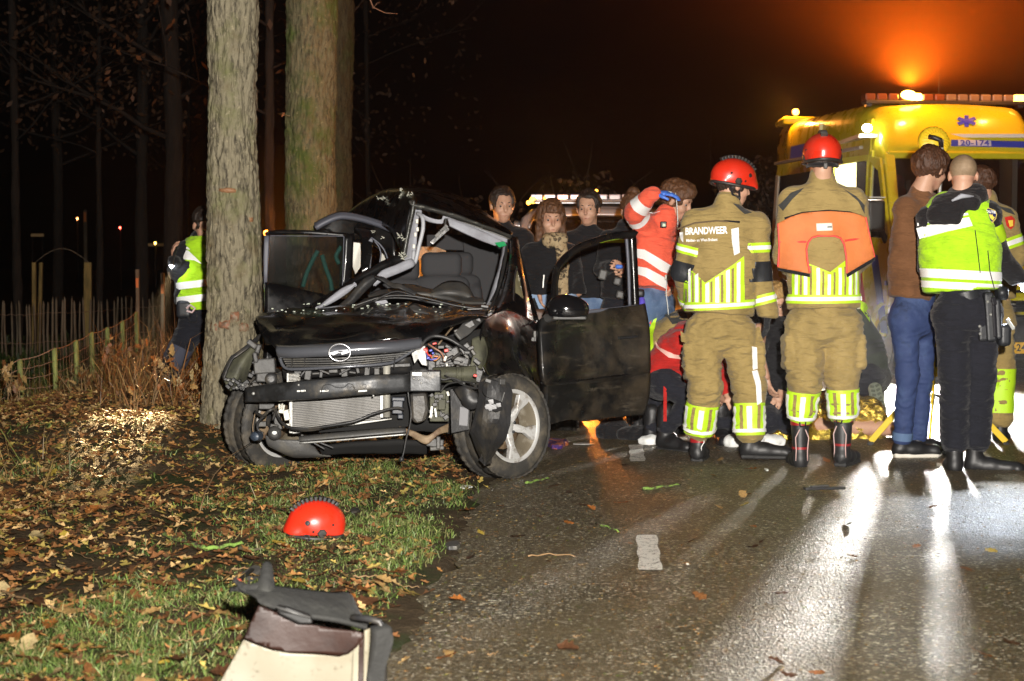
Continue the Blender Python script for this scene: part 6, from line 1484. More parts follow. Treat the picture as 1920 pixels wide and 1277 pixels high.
def hand_prims(wr, d, nrm, k=1.0, curl=.5, side=1, spread=.1):
    "wr wrist, d direction of the hand, nrm back-of-hand normal; five unequal fingers"
    wr = Vector(wr); d = Vector(d).normalized(); n = Vector(nrm); n = (n-d*n.dot(d)).normalized(); x = d.cross(n)*side
    P = [cone(wr-d*.02, wr+d*.085*k, .027*k, .030*k, .02, x, .020*k, .016*k)]
    for i, (o_, L) in enumerate(((-.030,.072),(-.010,.082),(.011,.078),(.030,.062))):
        b = wr+d*.082*k+x*o_*k; dd = (d+x*o_*spread*10).normalized(); a = b
        for s, seg in enumerate((.42,.33,.25)):
            dd = (dd-n*curl*(.5+.5*s)).normalized(); e = a+dd*L*k*seg*1.15; P.append(cone(a, e, .0092*k-.0007*s, .0088*k-.0007*s, .006)); a = e
    b = wr+d*.025*k-x*.026*k; dd = (d*.75-x*.65-n*.25).normalized(); e = b+dd*.042*k; P.append(cone(b, e, .0125*k, .011*k, .012)); dd = (dd+x*.35-n*curl*.3).normalized(); P.append(cone(e, e+dd*.032*k, .0105*k, .009*k, .005))
    return P
def person(name, label, Y, j, head_f, o):
    """j: joints in photo pixels (x, y, depth offset); o: outfit"""
    J = {k: at(v[0], v[1], Y+v[2]) for k, v in j.items()}
    p = Person(); p.J = J; p.Y = Y
    base = (J['hipL']+J['hipR'])/2; gz = o.get('gz', 0)
    root = thing('person', label, 'person', (base.x, base.y, gz), o.get('group')); p.root = root
    k = o.get('k', 1.0); up = Vector((0,0,1))
    side = (J['shR']-J['shL']); side = side.normalized()
    chest = (J['shL']+J['shR'])/2; pel = (J['hipL']+J['hipR'])/2; waist = chest.lerp(pel, .62)
    side_h = (J['hipR']-J['hipL']).normalized()
    M = frame_of(head_f); tilt = o.get('tilt')
    if tilt: M = Matrix.Rotation(R(tilt[0]), 3, M.col[0]) @ M; M = Matrix.Rotation(R(tilt[1]), 3, 'Y') @ M
    p.M = M; hc = J['head']; p.hc = hc; hk = o.get('hk', 1.0)
    # ---- body: one continuous skin surface
    P = head_prims(hc, M, hk) + [cone(hc+M @ Vector((0,-.035,-.05)), J['neck'], .056*hk, .062, .02)]
    P += [cone(J['neck'], chest, .06, .08, .04), cone(chest, pel, .115, .11, .05, side, .075, .08)]
    for s in 'LR':
        P += [cone(chest, J['sh'+s], .06, .045, .04), cone(J['sh'+s], J['el'+s], .042, .036, .02), cone(J['el'+s], J['wr'+s], .034, .025, .02)]
        P += [cone(pel, J['hip'+s], .08, .07, .04), cone(J['hip'+s], J['kn'+s], .065, .048, .02), cone(J['kn'+s], J['an'+s], .045, .034, .02)]
    hands = o.get('hands', {})
    for s in 'LR':
        if s in hands and not hands[s].get('glove'): P += hand_prims(J['wr'+s], *hands[s]['a'], **hands[s].get('kw', {}))
        elif s not in hands: P += hand_prims(J['wr'+s], (J['wr'+s]-J['el'+s]), o.get('palm', (0,-1,.2)), 1, .35, 1 if s == 'R' else -1)
    blob('body', P, o.get('bh', .0105), o.get('skin', SKIN), root)
    for s in 'LR':
        if s in hands and hands[s].get('glove'):
            blob('glove', hand_prims(J['wr'+s], *hands[s]['a'], **hands[s].get('kw', {}))+[cone(J['wr'+s].lerp(J['el'+s], .25), J['wr'+s], .038, .034, .02)], .0055, hands[s]['glove'], root)
    # ---- hair
    hr = o.get('hair')
    if hr:
        m, style = hr; q = lambda x, y, z: hc+M @ Vector((x*hk, y*hk, z*hk))
        if style == 'shaved': HP = [ell(q(0,-.016,.040), (.079*hk,.094*hk,.084*hk), M, .01), bx(q(0,.09,-.02), (.12,.06,.09), M, .01, .015, True), bx(q(0,0,-.095), (.12,.14,.05), M, .01, .015, True), ell(q(-.085,.01,-.01), (.02,.035,.04), M, .01, True), ell(q(.085,.01,-.01), (.02,.035,.04), M, .01, True)]; dsp = None; hh = .008
        else:
            t_ = {'short': .012, 'thick': .024, 'long': .018, 'bun': .010}[style]
            HP = [ell(q(0,-.020,.042), ((.078+t_)*hk,(.094+t_)*hk,(.086+t_)*hk), M, .01), bx(q(0,.105,-.035 if style in ('short','thick') else -.045), (.066,.070,.128 if style == 'short' else .108), M, .03, .02, True), bx(q(0,.03,-.14), (.14,.16,.062), M, .02, .02, True)]
            if style != 'long': HP += [ell(q(-.088,.012,-.01), (.022,.03,.035), M, .008, True), ell(q(.088,.012,-.01), (.022,.03,.035), M, .008, True)]
            if style == 'long': HP += [cone(q(-.07,-.02,0), q(-.085,.0,-.20), .035, .025, .03), cone(q(.07,-.02,0), q(.085,.0,-.20), .035, .025, .03), cone(q(0,-.08,0), q(0,-.09,-.24), .06, .04, .04)]
            if style == 'bun': HP += [ell(q(0,-.075,.115), (.042,.042,.042), M, .012)]
            if style == 'thick': HP += [ell(q(.02,.055,.09), (.06,.04,.035), M, .03), ell(q(-.03,.03,.105), (.05,.05,.03), M, .03), ell(q(.03,-.07,.07), (.05,.05,.045), M, .02)]
            hh = .0075
            def dsp(P_, N_): return .007*(1-2*np.abs(vnoise(P_*np.array([60,60,22]), int(hc.x*50) & 63)))+.009*vnoise(P_*24, int(hc.x*90) & 63)
        blob('hair', HP, hh, m, root, dsp)
    # eyes and brows, only where a face is seen
    if o.get('face', True):
        g = G(); gb = G()
        for s in (-1, 1):
            g = G().sphere(hc+M @ Vector((s*.031*hk,.0712*hk,.004*hk)), .0100*hk, 8); e = g.build('eye', mat('eye_white', (.22,.19,.17), .35), root, True)
            g = G().sphere(hc+M @ Vector((s*.031*hk,.0772*hk,.002*hk)), .0062*hk, 6); g.build('iris', mat('iris_dark', (.03,.02,.015), .15), e, True)
            g = G().tube([hc+M @ Vector((s*.016*hk,.089*hk,.026*hk)), hc+M @ Vector((s*.030*hk,.088*hk,.033*hk)), hc+M @ Vector((s*.047*hk,.074*hk,.028*hk))], [.0035,.004,.002], 5); g.build('eyebrow', hr[0] if hr else H_dk, root, True)
        g = G().tube([hc+M @ Vector((-.022*hk,.083*hk,-.063*hk)), hc+M @ Vector((0,.0885*hk,-.0625*hk)), hc+M @ Vector((.022*hk,.083*hk,-.063*hk))], [.002,.0035,.002], 5); g.build('mouth', mat('lip', (.36,.13,.10), .45), root, True)
    # ---- trousers
    tr = o.get('trousers')
    if tr:
        m, w0, w1, w2 = tr[:4]; TP = [cone(waist.lerp(pel,.45), pel, .145*k, .165*k, .05, side_h, .105*k, .120*k)]
        for s in 'LR':
            te = J['an'+s]+(J['kn'+s]-J['an'+s]).normalized()*o.get('tend', .0); TP += [cone(J['hip'+s], J['kn'+s], w0, w1, .035), cone(J['kn'+s], te, w1, w2, .035), cone(pel, J['hip'+s], .11*k, w0*.98, .05)]
        if o.get('pockets'):
            for s, d_ in (('L', -1), ('R', 1)):
                c = J['hip'+s].lerp(J['kn'+s], .52)+side_h*d_*w0*.86; ax_ = (J['kn'+s]-J['hip'+s]).normalized(); Mx = Matrix((side_h, ax_.cross(side_h).normalized(), -ax_)).transposed()
                TP.append(bx(c, (.035,.075,.105), Mx, .02, .012))
        am_ = tr[4] if len(tr) > 4 else .012
        p.trousers, p.bt = blob('trousers', TP, tr[5] if len(tr) > 5 else .0115, m, root, folds(am_, (9,9,26), o.get('seed', 1), .35))
    # ---- boots
    ft = o.get('feet', {})
    for s in 'LR':
        f = ft.get(s, {}); an = J['an'+s]; d = Vector(f.get('d', (0,1,0))); d.z = 0; d.normalize(); pitch = f.get('pitch', 0); gz_ = f.get('z', gz)
        sd = d.cross(up)
        kind = f.get('kind', o.get('boots', 'boot')); mB = f.get('m', o.get('bootm', M_boot)); sh = f.get('shaft', .20)
        hl = Vector((an.x, an.y, gz_))
        if pitch:   # toes down, heel lifted
            Mx = Matrix((sd, Matrix.Rotation(R(-pitch), 3, sd) @ d, Matrix.Rotation(R(-pitch), 3, sd) @ up)).transposed()
        else: Mx = Matrix((sd, d, up)).transposed()
        base_ = f.get('at') or hl
        q = lambda x, y, z, base_=base_, Mx=Mx: base_+Mx @ Vector((x, y, z))
        L = f.get('L', .19)
        BP = [cone(q(0,-.01,.055), q(0,.09,.055), .044, .044, .02), cone(q(0,.06,.05), q(0,L,.042), .046, .038, .03), ell(q(0,L+.01,.040), (.046,.045,.036), Mx, .02), ell(q(0,-.03,.05), (.042,.04,.048), Mx, .02)]
        if kind == 'boot': BP += [cone(q(0,-.01,.08), an+up*(sh-.10) if not pitch else q(0,-.01,.08+sh), .048, .058, .03)]
        else: BP += [cone(q(0,-.005,.06), q(0,0,.105), .043, .043, .02)]
        BP.append(bx(q(0,.08,-.03), (.1,.3,.032), Mx, .001, .002, True))
        b_, bb = blob('boot' if kind == 'boot' else 'shoe', BP, .008, mB, root, (lambda P_, N_: .003*vnoise(P_*22, 2)) )
        SP = [bx(q(0,-.008,.014), (.040,.052,.015), Mx, .012, .01), bx(q(0,L*.62,.012), (.048,L*.50,.013), Mx, .012, .012), ell(q(0,L+.005,.014), (.047,.046,.015), Mx, .008)]
        blob('sole', SP, .006, f.get('sole', M_sole), b_)
        setattr(p, 'boot'+s, (b_, bb, q))
    # ---- jacket
    jk = o.get('jacket')
    if jk:
        m = jk['m']; a, b = jk.get('ch', (.215,.135)); a2, b2 = jk.get('wa', (.19,.125)); a3, b3 = jk.get('he', (.20,.135)); hem = J.get('hem', waist.lerp(pel, .7)); ar_ = jk.get('arm', (.075,.066,.056))
        top = chest+ (chest-pel).normalized()*jk.get('top', .0)
        mid = top.lerp(hem, .38); low = top.lerp(hem, .72)
        fl = side
        JP = [cone(top, mid, a*.80, a, .05, fl, b*.80, b), cone(mid, low, a, a2, .05, fl, b, b2), cone(low, hem, a2, a3, .05, side_h, b2, b3), cone(top, J['neck'], .10, .068, .05)]
        for s in 'LR':
            JP += [cone(chest.lerp(J['sh'+s], .35), J['sh'+s], .085, ar_[0]*1.02, .05), cone(J['sh'+s], J['el'+s], ar_[0], ar_[1], .03), cone(J['el'+s], J['wr'+s], ar_[1], ar_[2], .03)]
        if jk.get('collar'): JP += [cone(J['neck']-up*.03, J['neck']+up*jk['collar'], .078, .074, .03)]
        hd = hem-(low-hem).normalized()*-.0
        dn = (hem-low).normalized(); Mh = frame_of(Vector((0,1,0)))
        zax = -dn; xax = (side_h-zax*side_h.dot(zax)).normalized(); yax = zax.cross(xax); Mh = Matrix((xax, yax, zax)).transposed()
        if not jk.get('nocut'): JP.append(bx(hem+dn*(.30), (.45,.45,.30), Mh, .002, .008, True)) if jk.get('cut') else None
        for s in 'LR':
            if jk.get('sleeveless'): JP.append(ell(J['sh'+s].lerp(J['el'+s], .35), (.0,.0,.0), None, .01, True)) if False else None
        p.jacket, p.bj = blob('jacket' if not jk.get('name') else jk['name'], [q_ for q_ in JP if q_], jk.get('h', .0115), m, root, folds(jk.get('amp', .009), (8,8,12), o.get('seed', 1)+30, .35))
        p.armr = ar_
    return p
def band(p, name, a, b, t, w_, m, obj='j', off=.005, rmax=.2, **kw):
    bv = p.bj if obj == 'j' else p.bt; par = p.jacket if obj == 'j' else p.trousers
    a, b = Vector(a), Vector(b); return ring(name, a.lerp(b, t), b-a, w_, bv, m, par, off, rmax=rmax, **kw)
def tri_band(p, a, b, t, w_, obj='j', rmax=.16, **kw):
    band(p, 'reflective_band', a, b, t, w_, M_lime, obj, .004, rmax, **kw); band(p, 'reflective_band', a, b, t, w_*.42, M_retro, obj, .0075, rmax, **kw)

def helmet(parent, c, M, k=1.0, strap=True, dirlabel=None):
    q = lambda x, y, z: Vector(c)+M @ Vector((x*k, y*k, z*k))
    hm, hb = blob('helmet', [ell(q(0,-.01,.045), (.118*k,.150*k,.118*k), M, .01), ell(q(0,.10,.0), (.085*k,.06*k,.05*k), M, .03), ell(q(0,-.09,.0), (.09*k,.06*k,.05*k), M, .02), bx(q(0,0,-.075), (.25,.3,.06), M, .01, .006, True), ell(q(0,-.01,-.0), (.100*k,.132*k,.075*k), M, .004, True)], .0065, M_helm, parent)
    # rim seal
    g = G(); pts = []
    for i in range(41):
        a = 2*math.pi*i/40; pts.append(q(.116*math.cos(a), -.005+.148*math.sin(a), -.012-.004*math.cos(2*a)))
    g.tube(pts, .0105*k, 6, False); g.build('helmet_rim', M_plas, hm, True)
    # crest pad, side discs, vents
    g = G(); 
    for i in range(12):
        a = R(52+i*8.5); r_ = .124; y, z = -.01-.158*math.cos(a), .045+.126*math.sin(a); v = q(0, y, z); g.box(v, (.021*k,.008*k,.011*k), M @ Matrix.Rotation(math.pi/2-a, 3, 'X'))
    g.build('helmet_crest', M_plas, hm, False, .003)
    for s in (-1, 1):
        g = G().lathe([(0,.008),(.020*k,.007),(.026*k,0),(.026*k,-.01)], q(s*.112,-.02,.012), M @ Vector((s,0,-.1)), 6); g.build('helmet_socket', M_plas, hm)
        g = G().lathe([(0,.006),(.013*k,.005),(.016*k,-.01)], q(s*.104,.055,.062), M @ Vector((s,.5,.4)), 8); g.build('helmet_socket', M_plas, hm)
        for y_, z_ in ((-.075,.055),(.025,.02),(-.02,.075)): g = G().lathe([(0,.003),(.006*k,.002),(.007*k,-.008)], q(s*.113 if z_ < .03 else s*.108, y_, z_), M @ Vector((s,0,.3)), 8); g.build('helmet_vent', M_dark, hm)
    return hm, hb

# ---------------------------------------------------------------- firefighter with BRANDWEER on the back
def fire_legs(p, cuff_t=.62):
    for s in 'LR':
        a, b = p.J['kn'+s], p.J['an'+s]
        band(p, 'reflective_cuff', a, b, .60, .20, M_lime, 't', .004, .16, rows=9, n=48)
        for k in range(6):
            a0 = -150+k*60
            ring('reflective_band', a.lerp(b, .57), b-a, .140, p.bt, M_retro, p.trousers, .0095, 3, a0, a0+17, .16, rows=9)
            ring('cuff_gap', a.lerp(b, .56), b-a, .150, p.bt, M_tan, p.trousers, .0085, 3, a0+30, a0+42, .16, rows=9)
        ring('reflective_band', a.lerp(b, .80), b-a, .022, p.bt, M_retro, p.trousers, .0100, 48, 0, 360, .16)
F1Y = 10.95
f1 = person('person', 'firefighter in tan gear with a white word on his back, red helmet turned right', F1Y, {
 'head':(1376,350,0.02),'neck':(1364,392,0),'shL':(1303,420,.02),'shR':(1418,424,.03),'elL':(1283,512,.05),'wrL':(1300,575,.22),'elR':(1421,512,.03),'wrR':(1440,588,.02),
 'hem':(1348,588,0),'hipL':(1320,625,0),'hipR':(1380,622,0),'knL':(1322,724,-.05),'knR':(1404,722,.03),'anL':(1309,822,.03),'anR':(1407,828,.0)}, (.93,.30,-.16),
 dict(gz=0, tend=.075, trousers=(M_tan,.112,.098,.092,.014,.010), pockets=True, jacket=dict(m=M_tan, ch=(.235,.145), wa=(.205,.14), he=(.215,.145), arm=(.082,.072,.066), collar=.045, h=.0095, top=.0, cut=True), hair=(H_dk,'short'), seed=1,
  hands={'R': dict(glove=M_glove, a=((-.1,-.05,-1), (.8,-.3,0)), kw=dict(curl=.62, k=1.12)), 'L': dict(glove=M_glove, a=((.3,.4,-.7), (-1,0,0)), kw=dict(curl=.5, side=-1))},
  feet={'L': dict(d=(.25,1,0), shaft=.24, z=.005), 'R': dict(d=(1,-.12,0), shaft=.14, z=.03, L=.21)}))
helmet(f1.root, f1.hc+Vector((0,0,.015)), f1.M, .98)
fire_legs(f1)
D = decal
# back: lime field with pointed yoke above, white stripes, belt band
D('reflective_panel', [(1280,492),(1318,530),(1372,494),(1390,480),(1392,568),(1284,568)], F1Y, f1.bj, M_lime, f1.jacket, .004)
for x0, x1, ya, yb in ((1300,1306,516,566),(1318,1325,532,566),(1336,1343,521,566),(1356,1363,508,566),(1376,1383,494,566),(1289,1293,506,566)):
    D('reflective_stripe', [(x0,ya),(x1,ya-4),(x1,yb),(x0,yb)], F1Y, f1.bj, M_retro, f1.jacket, .0075)
for x0, x1, ya in ((1308,1312,524),(1327,1331,528),(1346,1351,516),(1366,1371,504),(1295,1298,512)):
    D('panel_gap', [(x0,ya),(x1,ya-2),(x1,566),(x0,566)], F1Y, f1.bj, M_tan, f1.jacket, .0065)
tri_band(f1, at(1345,520,F1Y), at(1348,588,F1Y), .76, .052, rmax=.32, n=72)
D('reflective_stripe', [(1367,430),(1381,427),(1382,474),(1371,479),(1368,455)], F1Y, f1.bj, M_retro, f1.jacket, .006)
D('reflective_stripe', [(1274,436),(1280,435),(1280,455),(1276,450)], F1Y, f1.bj, M_retro, f1.jacket, .006)
D('yoke_seam', [(1270,428),(1300,417),(1340,413),(1382,415),(1382,418),(1340,416),(1300,420),(1271,431)], F1Y, f1.bj, mat('seam_dark', (.10,.065,.03), .8), f1.jacket, .004)
D('shoulder_patch', [(1352,413),(1384,415),(1383,419),(1366,417)], F1Y, f1.bj, M_bl, f1.jacket, .006)
D('shoulder_patch', [(1371,382),(1384,384),(1409,399),(1394,402)], F1Y, f1.bj, M_sh, f1.jacket, .005)
tri_band(f1, f1.J['shR'], f1.J['elR'], .46, .062); tri_band(f1, f1.J['shL'], f1.J['elL'], .52, .055)
tri_band(f1, f1.J['elR'], f1.J['wrR'], .64, .062); tri_band(f1, f1.J['elL'], f1.J['wrL'], .70, .055)
for s in 'LR': band(f1, 'elbow_pad', f1.J['sh'+s], f1.J['el'+s], .97, .125, M_pad, 'j', .006, .14, rows=7)
text_on('lettering', 'BRANDWEER', at(1321,433.5,F1Y), (1,0,.035), (0,0,1), .060, M_retro, f1.jacket, f1.bj, .0020, .007, sx=.70)
text_on('lettering', 'Midden- en West-Brabant', at(1313,450.5,F1Y), (1,0,.035), (0,0,1), .026, M_retro, f1.jacket, f1.bj, .0006, .007, sx=.68)
# side stripe down the right trouser leg and the torch loop
D('reflective_stripe', [(1406,648),(1416,650),(1418,690),(1408,692)], F1Y, f1.bt, M_retro, f1.trousers, .006)
D('reflective_stripe', [(1406,694),(1417,692),(1424,715),(1426,752),(1416,758),(1414,722)], F1Y, f1.bt, M_retro, f1.trousers, .006)
D('pocket_flap', [(1394,622),(1424,612),(1431,640),(1420,654),(1404,640)], F1Y, f1.bt, M_tan, f1.trousers, .012)
D('pocket_flap', [(1276,620),(1290,632),(1288,644),(1277,640)], F1Y, f1.bt, M_tan, f1.trousers, .012)
for s, dx in (('L', 0), ('R', 0)):
    b_, bb, q = getattr(f1, 'boot'+s)
if True:
    b_, bb, q = f1.bootL
    for z_, h_ in ((.235,.022),(.14,.03)): ring('boot_patch', q(0,-.01,z_), (0,0,1), h_, bb, M_bootr, b_, .004, 14, 200, 320, .1)
    g = G().tube([q(.02,-.066,.22), q(.042,-.062,.19), q(.046,-.06,.13), q(.028,-.058,.10), q(.03,-.055,.05)], .0035, 5); g.build('boot_piping', M_retro, b_, True)
g = G().tube([f1.hc+f1.M @ Vector((.075,.0,-.01)), f1.hc+f1.M @ Vector((.066,.02,-.07)), f1.hc+f1.M @ Vector((0,.04,-.118)), f1.hc+f1.M @ Vector((-.066,.02,-.07)), f1.hc+f1.M @ Vector((-.075,.0,-.01))], .008, 6); g.build('chin_strap', M_bl, f1.root, True)
g = G().tube([f1.hc+f1.M @ Vector((.078,-.06,-.01)), f1.hc+f1.M @ Vector((.07,-.03,-.06)), f1.hc+f1.M @ Vector((.066,.02,-.07))], .008, 6); g.build('chin_strap', M_bl, f1.root, True)

# ---------------------------------------------------------------- firefighter with orange tabard
F2Y = 10.6
f2 = person('person', 'firefighter seen squarely from behind with an orange yoke over his shoulders and red boots', F2Y, {
 'head':(1541,304,0),'neck':(1541,350,0),'shL':(1487,378,.02),'shR':(1599,380,.02),'elL':(1474,478,.02),'wrL':(1500,520,.28),'elR':(1613,478,.02),'wrR':(1585,520,.28),
 'hem':(1545,578,0),'hipL':(1513,612,0),'hipR':(1577,612,0),'knL':(1509,706,-.02),'knR':(1579,700,.0),'anL':(1500,800,.02),'anR':(1581,798,.02)}, (.04,1,-.05),
 dict(tend=.10, trousers=(M_tan,.118,.098,.088,.015,.010), pockets=True, jacket=dict(m=M_tan, ch=(.235,.145), wa=(.205,.14), he=(.22,.15), arm=(.082,.074,.066), collar=.06, h=.0095, cut=True), hair=(H_dk,'short'), seed=2, face=False,
  feet={'L': dict(d=(-.05,1,0), shaft=.27), 'R': dict(d=(.55,1,0), shaft=.25, z=.02)}))
helmet(f2.root, f2.hc+Vector((0,0,.012)), f2.M, .98)
D('reflective_panel', [(1482,492),(1505,492),(1548,510),(1592,478),(1604,500),(1608,552),(1482,556)], F2Y, f2.bj, M_lime, f2.jacket, .004)
for x0, x1, ya in ((1486,1491,505),(1501,1507,500),(1523,1529,502),(1543,1549,514),(1564,1570,502),(1584,1590,492),(1598,1602,500)): D('reflective_stripe', [(x0,ya),(x1,ya),(x1,552),(x0,552)], F2Y, f2.bj, M_retro, f2.jacket, .0075)
for x0, x1, ya in ((1494,1498,505),(1511,1515,498),(1533,1537,508),(1554,1558,510),(1575,1579,500),(1593,1596,496)): D('panel_gap', [(x0,ya),(x1,ya),(x1,552),(x0,552)], F2Y, f2.bj, M_tan, f2.jacket, .0065)
tri_band(f2, at(1545,520,F2Y), at(1545,578,F2Y), .68, .055, rmax=.32, n=72)
D('shoulder_patch', [(1459,385),(1480,362),(1506,352),(1482,374),(1466,396)], F2Y, f2.bj, M_sh, f2.jacket, .005)
D('shoulder_patch', [(1577,354),(1600,368),(1618,386),(1618,402),(1604,378)], F2Y, f2.bj, M_sh, f2.jacket, .005)
D('yoke_seam', [(1468,408),(1500,398),(1548,394),(1590,397),(1617,406),(1617,409),(1590,400),(1548,398),(1500,401),(1469,412)], F2Y, f2.bj, M_bl, f2.jacket, .005)
# orange yoke: a stiff curved sheet
oy = [(1454,419),(1475,408),(1498,400.5),(1523,398),(1548,397),(1590,400),(1615,408),(1622,440),(1633,482),(1605,498),(1578,513),(1577,480),(1573,458),(1566,447),(1554,443),(1526,443),(1514,446),(1507,455),(1504,468),(1506,490),(1510,513),(1482,507),(1454,502),(1456,460)]
def curved(name, pts, Y, m, parent, cx, r, off=0, step=5, thick=.008):
    v, f = polyfill(pts, step); out = []
    for p_ in v:
        w_ = at(p_.x, p_.y, Y); dx = w_.x-cx; out.append(Vector((w_.x, Y-.165-off+dx*dx*r+.006*math.sin(w_.x*26+w_.z*9), w_.z)))
    o = mk(name, out, [tuple(t) for t in f], m, parent, True); md = o.modifiers.new('thickness', 'SOLIDIFY'); md.thickness = thick; md.offset = 0; return o
cx2 = at(1545,450,F2Y).x
M_or = mat('orange_fabric', (.62,.18,.045), .7, bump=(140,.3,.002), bump2=(9,.4,.02), var=((.50,.14,.035), 5, .42, .66))
ory = curved('orange_yoke', oy, F2Y, M_or, f2.root, cx2, .8)
curved('edge_tape', [(1454,502),(1482,507),(1510,513),(1510,519),(1482,513),(1454,507)], F2Y, M_bl, ory, cx2, .8, .006); curved('edge_tape', [(1578,513),(1605,498),(1633,482),(1633,488),(1606,504),(1579,519)], F2Y, M_bl, ory, cx2, .8, .006)
curved('care_label', [(1521,420),(1550,419),(1551,433),(1522,434)], F2Y, mat('label_cream', (.75,.72,.62), .6), ory, cx2, .8, .010)
curved('label_print', [(1541,424.5),(1549,424.5),(1549,428),(1541,428)], F2Y, mat('print_grey', (.25,.25,.25), .6), ory, cx2, .8, .016, 3)
def edge_line(pts, m, off=.006):
    g = G().tube([Vector((w_.x, F2Y-.165-off+(w_.x-cx2)**2*.8, w_.z)) for w_ in (at(x, y, F2Y) for x, y in pts)], .006, 5, False); return g.build('piping', m, ory, True)
M_pip = mat('red_piping', (.75,.06,.05), .5)
edge_line([(1510,511),(1506,490),(1504,468),(1507,455),(1514,446.5),(1526,443),(1554,443),(1566,447),(1573,458),(1577,480),(1578,511)], M_pip); edge_line([(1454,500),(1456,460),(1454,420)], M_pip); edge_line([(1615,408),(1622,440),(1633,482)], M_pip)
edge_line([(1456,454),(1504,454)], M_pip, .004); edge_line([(1574,452),(1622,445)], M_pip, .004)
fire_legs(f2)
for b_, bb, q in (f2.bootL, f2.bootR):
    for z_, h_ in ((.29,.035),(.135,.014)): ring('boot_patch', q(0,-.01,z_), (0,0,1), h_, bb, M_bootr, b_, .004, 40, 0, 360, .12)
    for s in (-1, 1): g = G().tube([q(s*.018,-.072,.25), q(s*.040,-.062,.20), q(s*.034,-.058,.12), q(s*.036,-.055,.06)], .0035, 5); g.build('boot_piping', mat('piping_pink', (.65,.45,.42), .4), b_, True)
    g = G().tube([q(-.018,-.070,.30), q(-.016,-.082,.27), q(.016,-.082,.27), q(.018,-.070,.30)], .006, 5); g.build('pull_loop', M_bl, b_, True)
g = G().bar(f2.hc+Vector((-.012,-.125,-.028)), f2.hc+Vector((.012,-.125,-.028)), .02, .035); g.build('helmet_adjuster', M_plasg, f2.root, False, .006)
band_ = G().tube([f2.hc+f2.M @ Vector((.088*math.cos(a), -.02-.10*math.sin(a), -.025)) for a in [R(x) for x in range(-10,195,12)]], .012, 6); band_.build('helmet_band', M_bl, f2.root, True)
blob('neck_gaiter', [cone(f2.J['neck']-Vector((0,0,.03)), f2.J['neck']+Vector((0,.01,.065)), .082, .072, .02)], .009, M_navy, f2.root, folds(.006,(9,9,30),3))

# ---------------------------------------------------------------- man in the brown sweatshirt
BY = 11.0
b1 = person('person', 'man in a brown sweatshirt and blue jeans with thick brown hair, seen from behind', BY, {
 'head':(1746,320,.0),'neck':(1726,362,0),'shL':(1700,392,-.06),'shR':(1764,392,.12),'elL':(1690,490,-.06),'wrL':(1730,548,.18),'elR':(1780,480,.2),'wrR':(1778,540,.2),
 'hem':(1706,560,0),'hipL':(1696,598,-.06),'hipR':(1730,598,.08),'knL':(1702,704,-.04),'knR':(1728,706,.10),'anL':(1692,822,.0),'anR':(1722,816,.14)}, (.80,.60,-.18),
 dict(gz=.03, trousers=(M_jean,.092,.066,.056,.008,.009), jacket=dict(m=M_sweat, ch=(.185,.15), wa=(.165,.14), he=(.145,.125), arm=(.078,.07,.055), h=.0095, amp=.010, name='sweatshirt', cut=True, top=-.03), hair=(H_br,'thick'), seed=3, face=False, boots='shoe',
  feet={'L': dict(d=(1,.10,0), m=M_boot, sole=mat('white_sole', (.70,.66,.58), .5), L=.20, kind='shoe', z=.03), 'R': dict(d=(1,.3,0), sole=mat('white_sole',(.7,.66,.58),.5), L=.19, kind='shoe', z=.03)}))
D('back_pocket', [(1674,600),(1698,604),(1700,622),(1690,628),(1676,614)], BY, b1.bt, M_jean, b1.trousers, .006)
g = G().tube([at(1676,600,BY-.12), at(1698,604,BY-.13)], .0015, 4); g.build('stitching', mat('stitch', (.35,.22,.08), .7), b1.trousers, True)
band(b1, 'cuff', b1.J['knL'], b1.J['anL'], .96, .05, M_jeanm, 't', .005, .12)

# ---------------------------------------------------------------- policeman at the right
PY = 10.35
p1 = person('person', 'police officer with shaved head in a lime vest at the right, black trousers and holster', PY, {
 'head':(1806,330,.02),'neck':(1800,378,0),'shL':(1744,412,.05),'shR':(1850,402,.0),'elL':(1744,498,.14),'wrL':(1772,548,.30),'elR':(1872,484,.04),'wrR':(1918,532,.10),
 'hem':(1808,540,0),'hipL':(1786,590,.0),'hipR':(1840,588,.02),'knL':(1790,700,.0),'knR':(1838,704,.03),'anL':(1790,826,.02),'anR':(1830,824,.06)}, (.25,1,-.1),
 dict(trousers=(M_navy,.112,.086,.080,.010,.010), jacket=dict(m=M_bl, ch=(.215,.14), wa=(.195,.135), he=(.19,.135), arm=(.076,.068,.052), h=.0095, collar=.03, cut=True), hair=(H_sh,'shaved'), seed=4, face=False,
  hands={'R': dict(a=((.9,.1,-.4), (0,-.3,1)), kw=dict(curl=.9))}, bh=.009,
  feet={'L': dict(d=(.12,1,0), shaft=.24, L=.18), 'R': dict(d=(1,-.32,0), shaft=.20, L=.23, z=.0)}))
# vest worn over the jacket
def vest(p, J, m, a, b, hem, top=None, name='vest', h=.0095, amp=.006, sd=50, nar=.86):
    chest = (J['shL']+J['shR'])/2 if top is None else top; sd_ = (J['shR']-J['shL']).normalized(); mid = chest.lerp(hem, .45)
    VP = [cone(chest+(chest-hem).normalized()*.02, mid, a*nar, a, .04, sd_, b*.88, b), cone(mid, hem, a, a*.97, .04, sd_, b, b*1.0), cone(chest.lerp(J['shL'],.75), chest.lerp(J['shR'],.75), .075, .075, .04)]
    dn = (hem-chest).normalized(); x_ = (sd_-dn*sd_.dot(dn)).normalized(); Mh = Matrix((x_, (-dn).cross(x_), -dn)).transposed()
    VP.append(bx(hem+dn*.30, (.45,.45,.30), Mh, .002, .006, True)); VP.append(ell(J['neck']+Vector((0,0,.05)), (.085,.085,.13), None, .01, True))
    return blob(name, VP, h, m, p.root, folds(amp, (8,8,12), sd, .4))
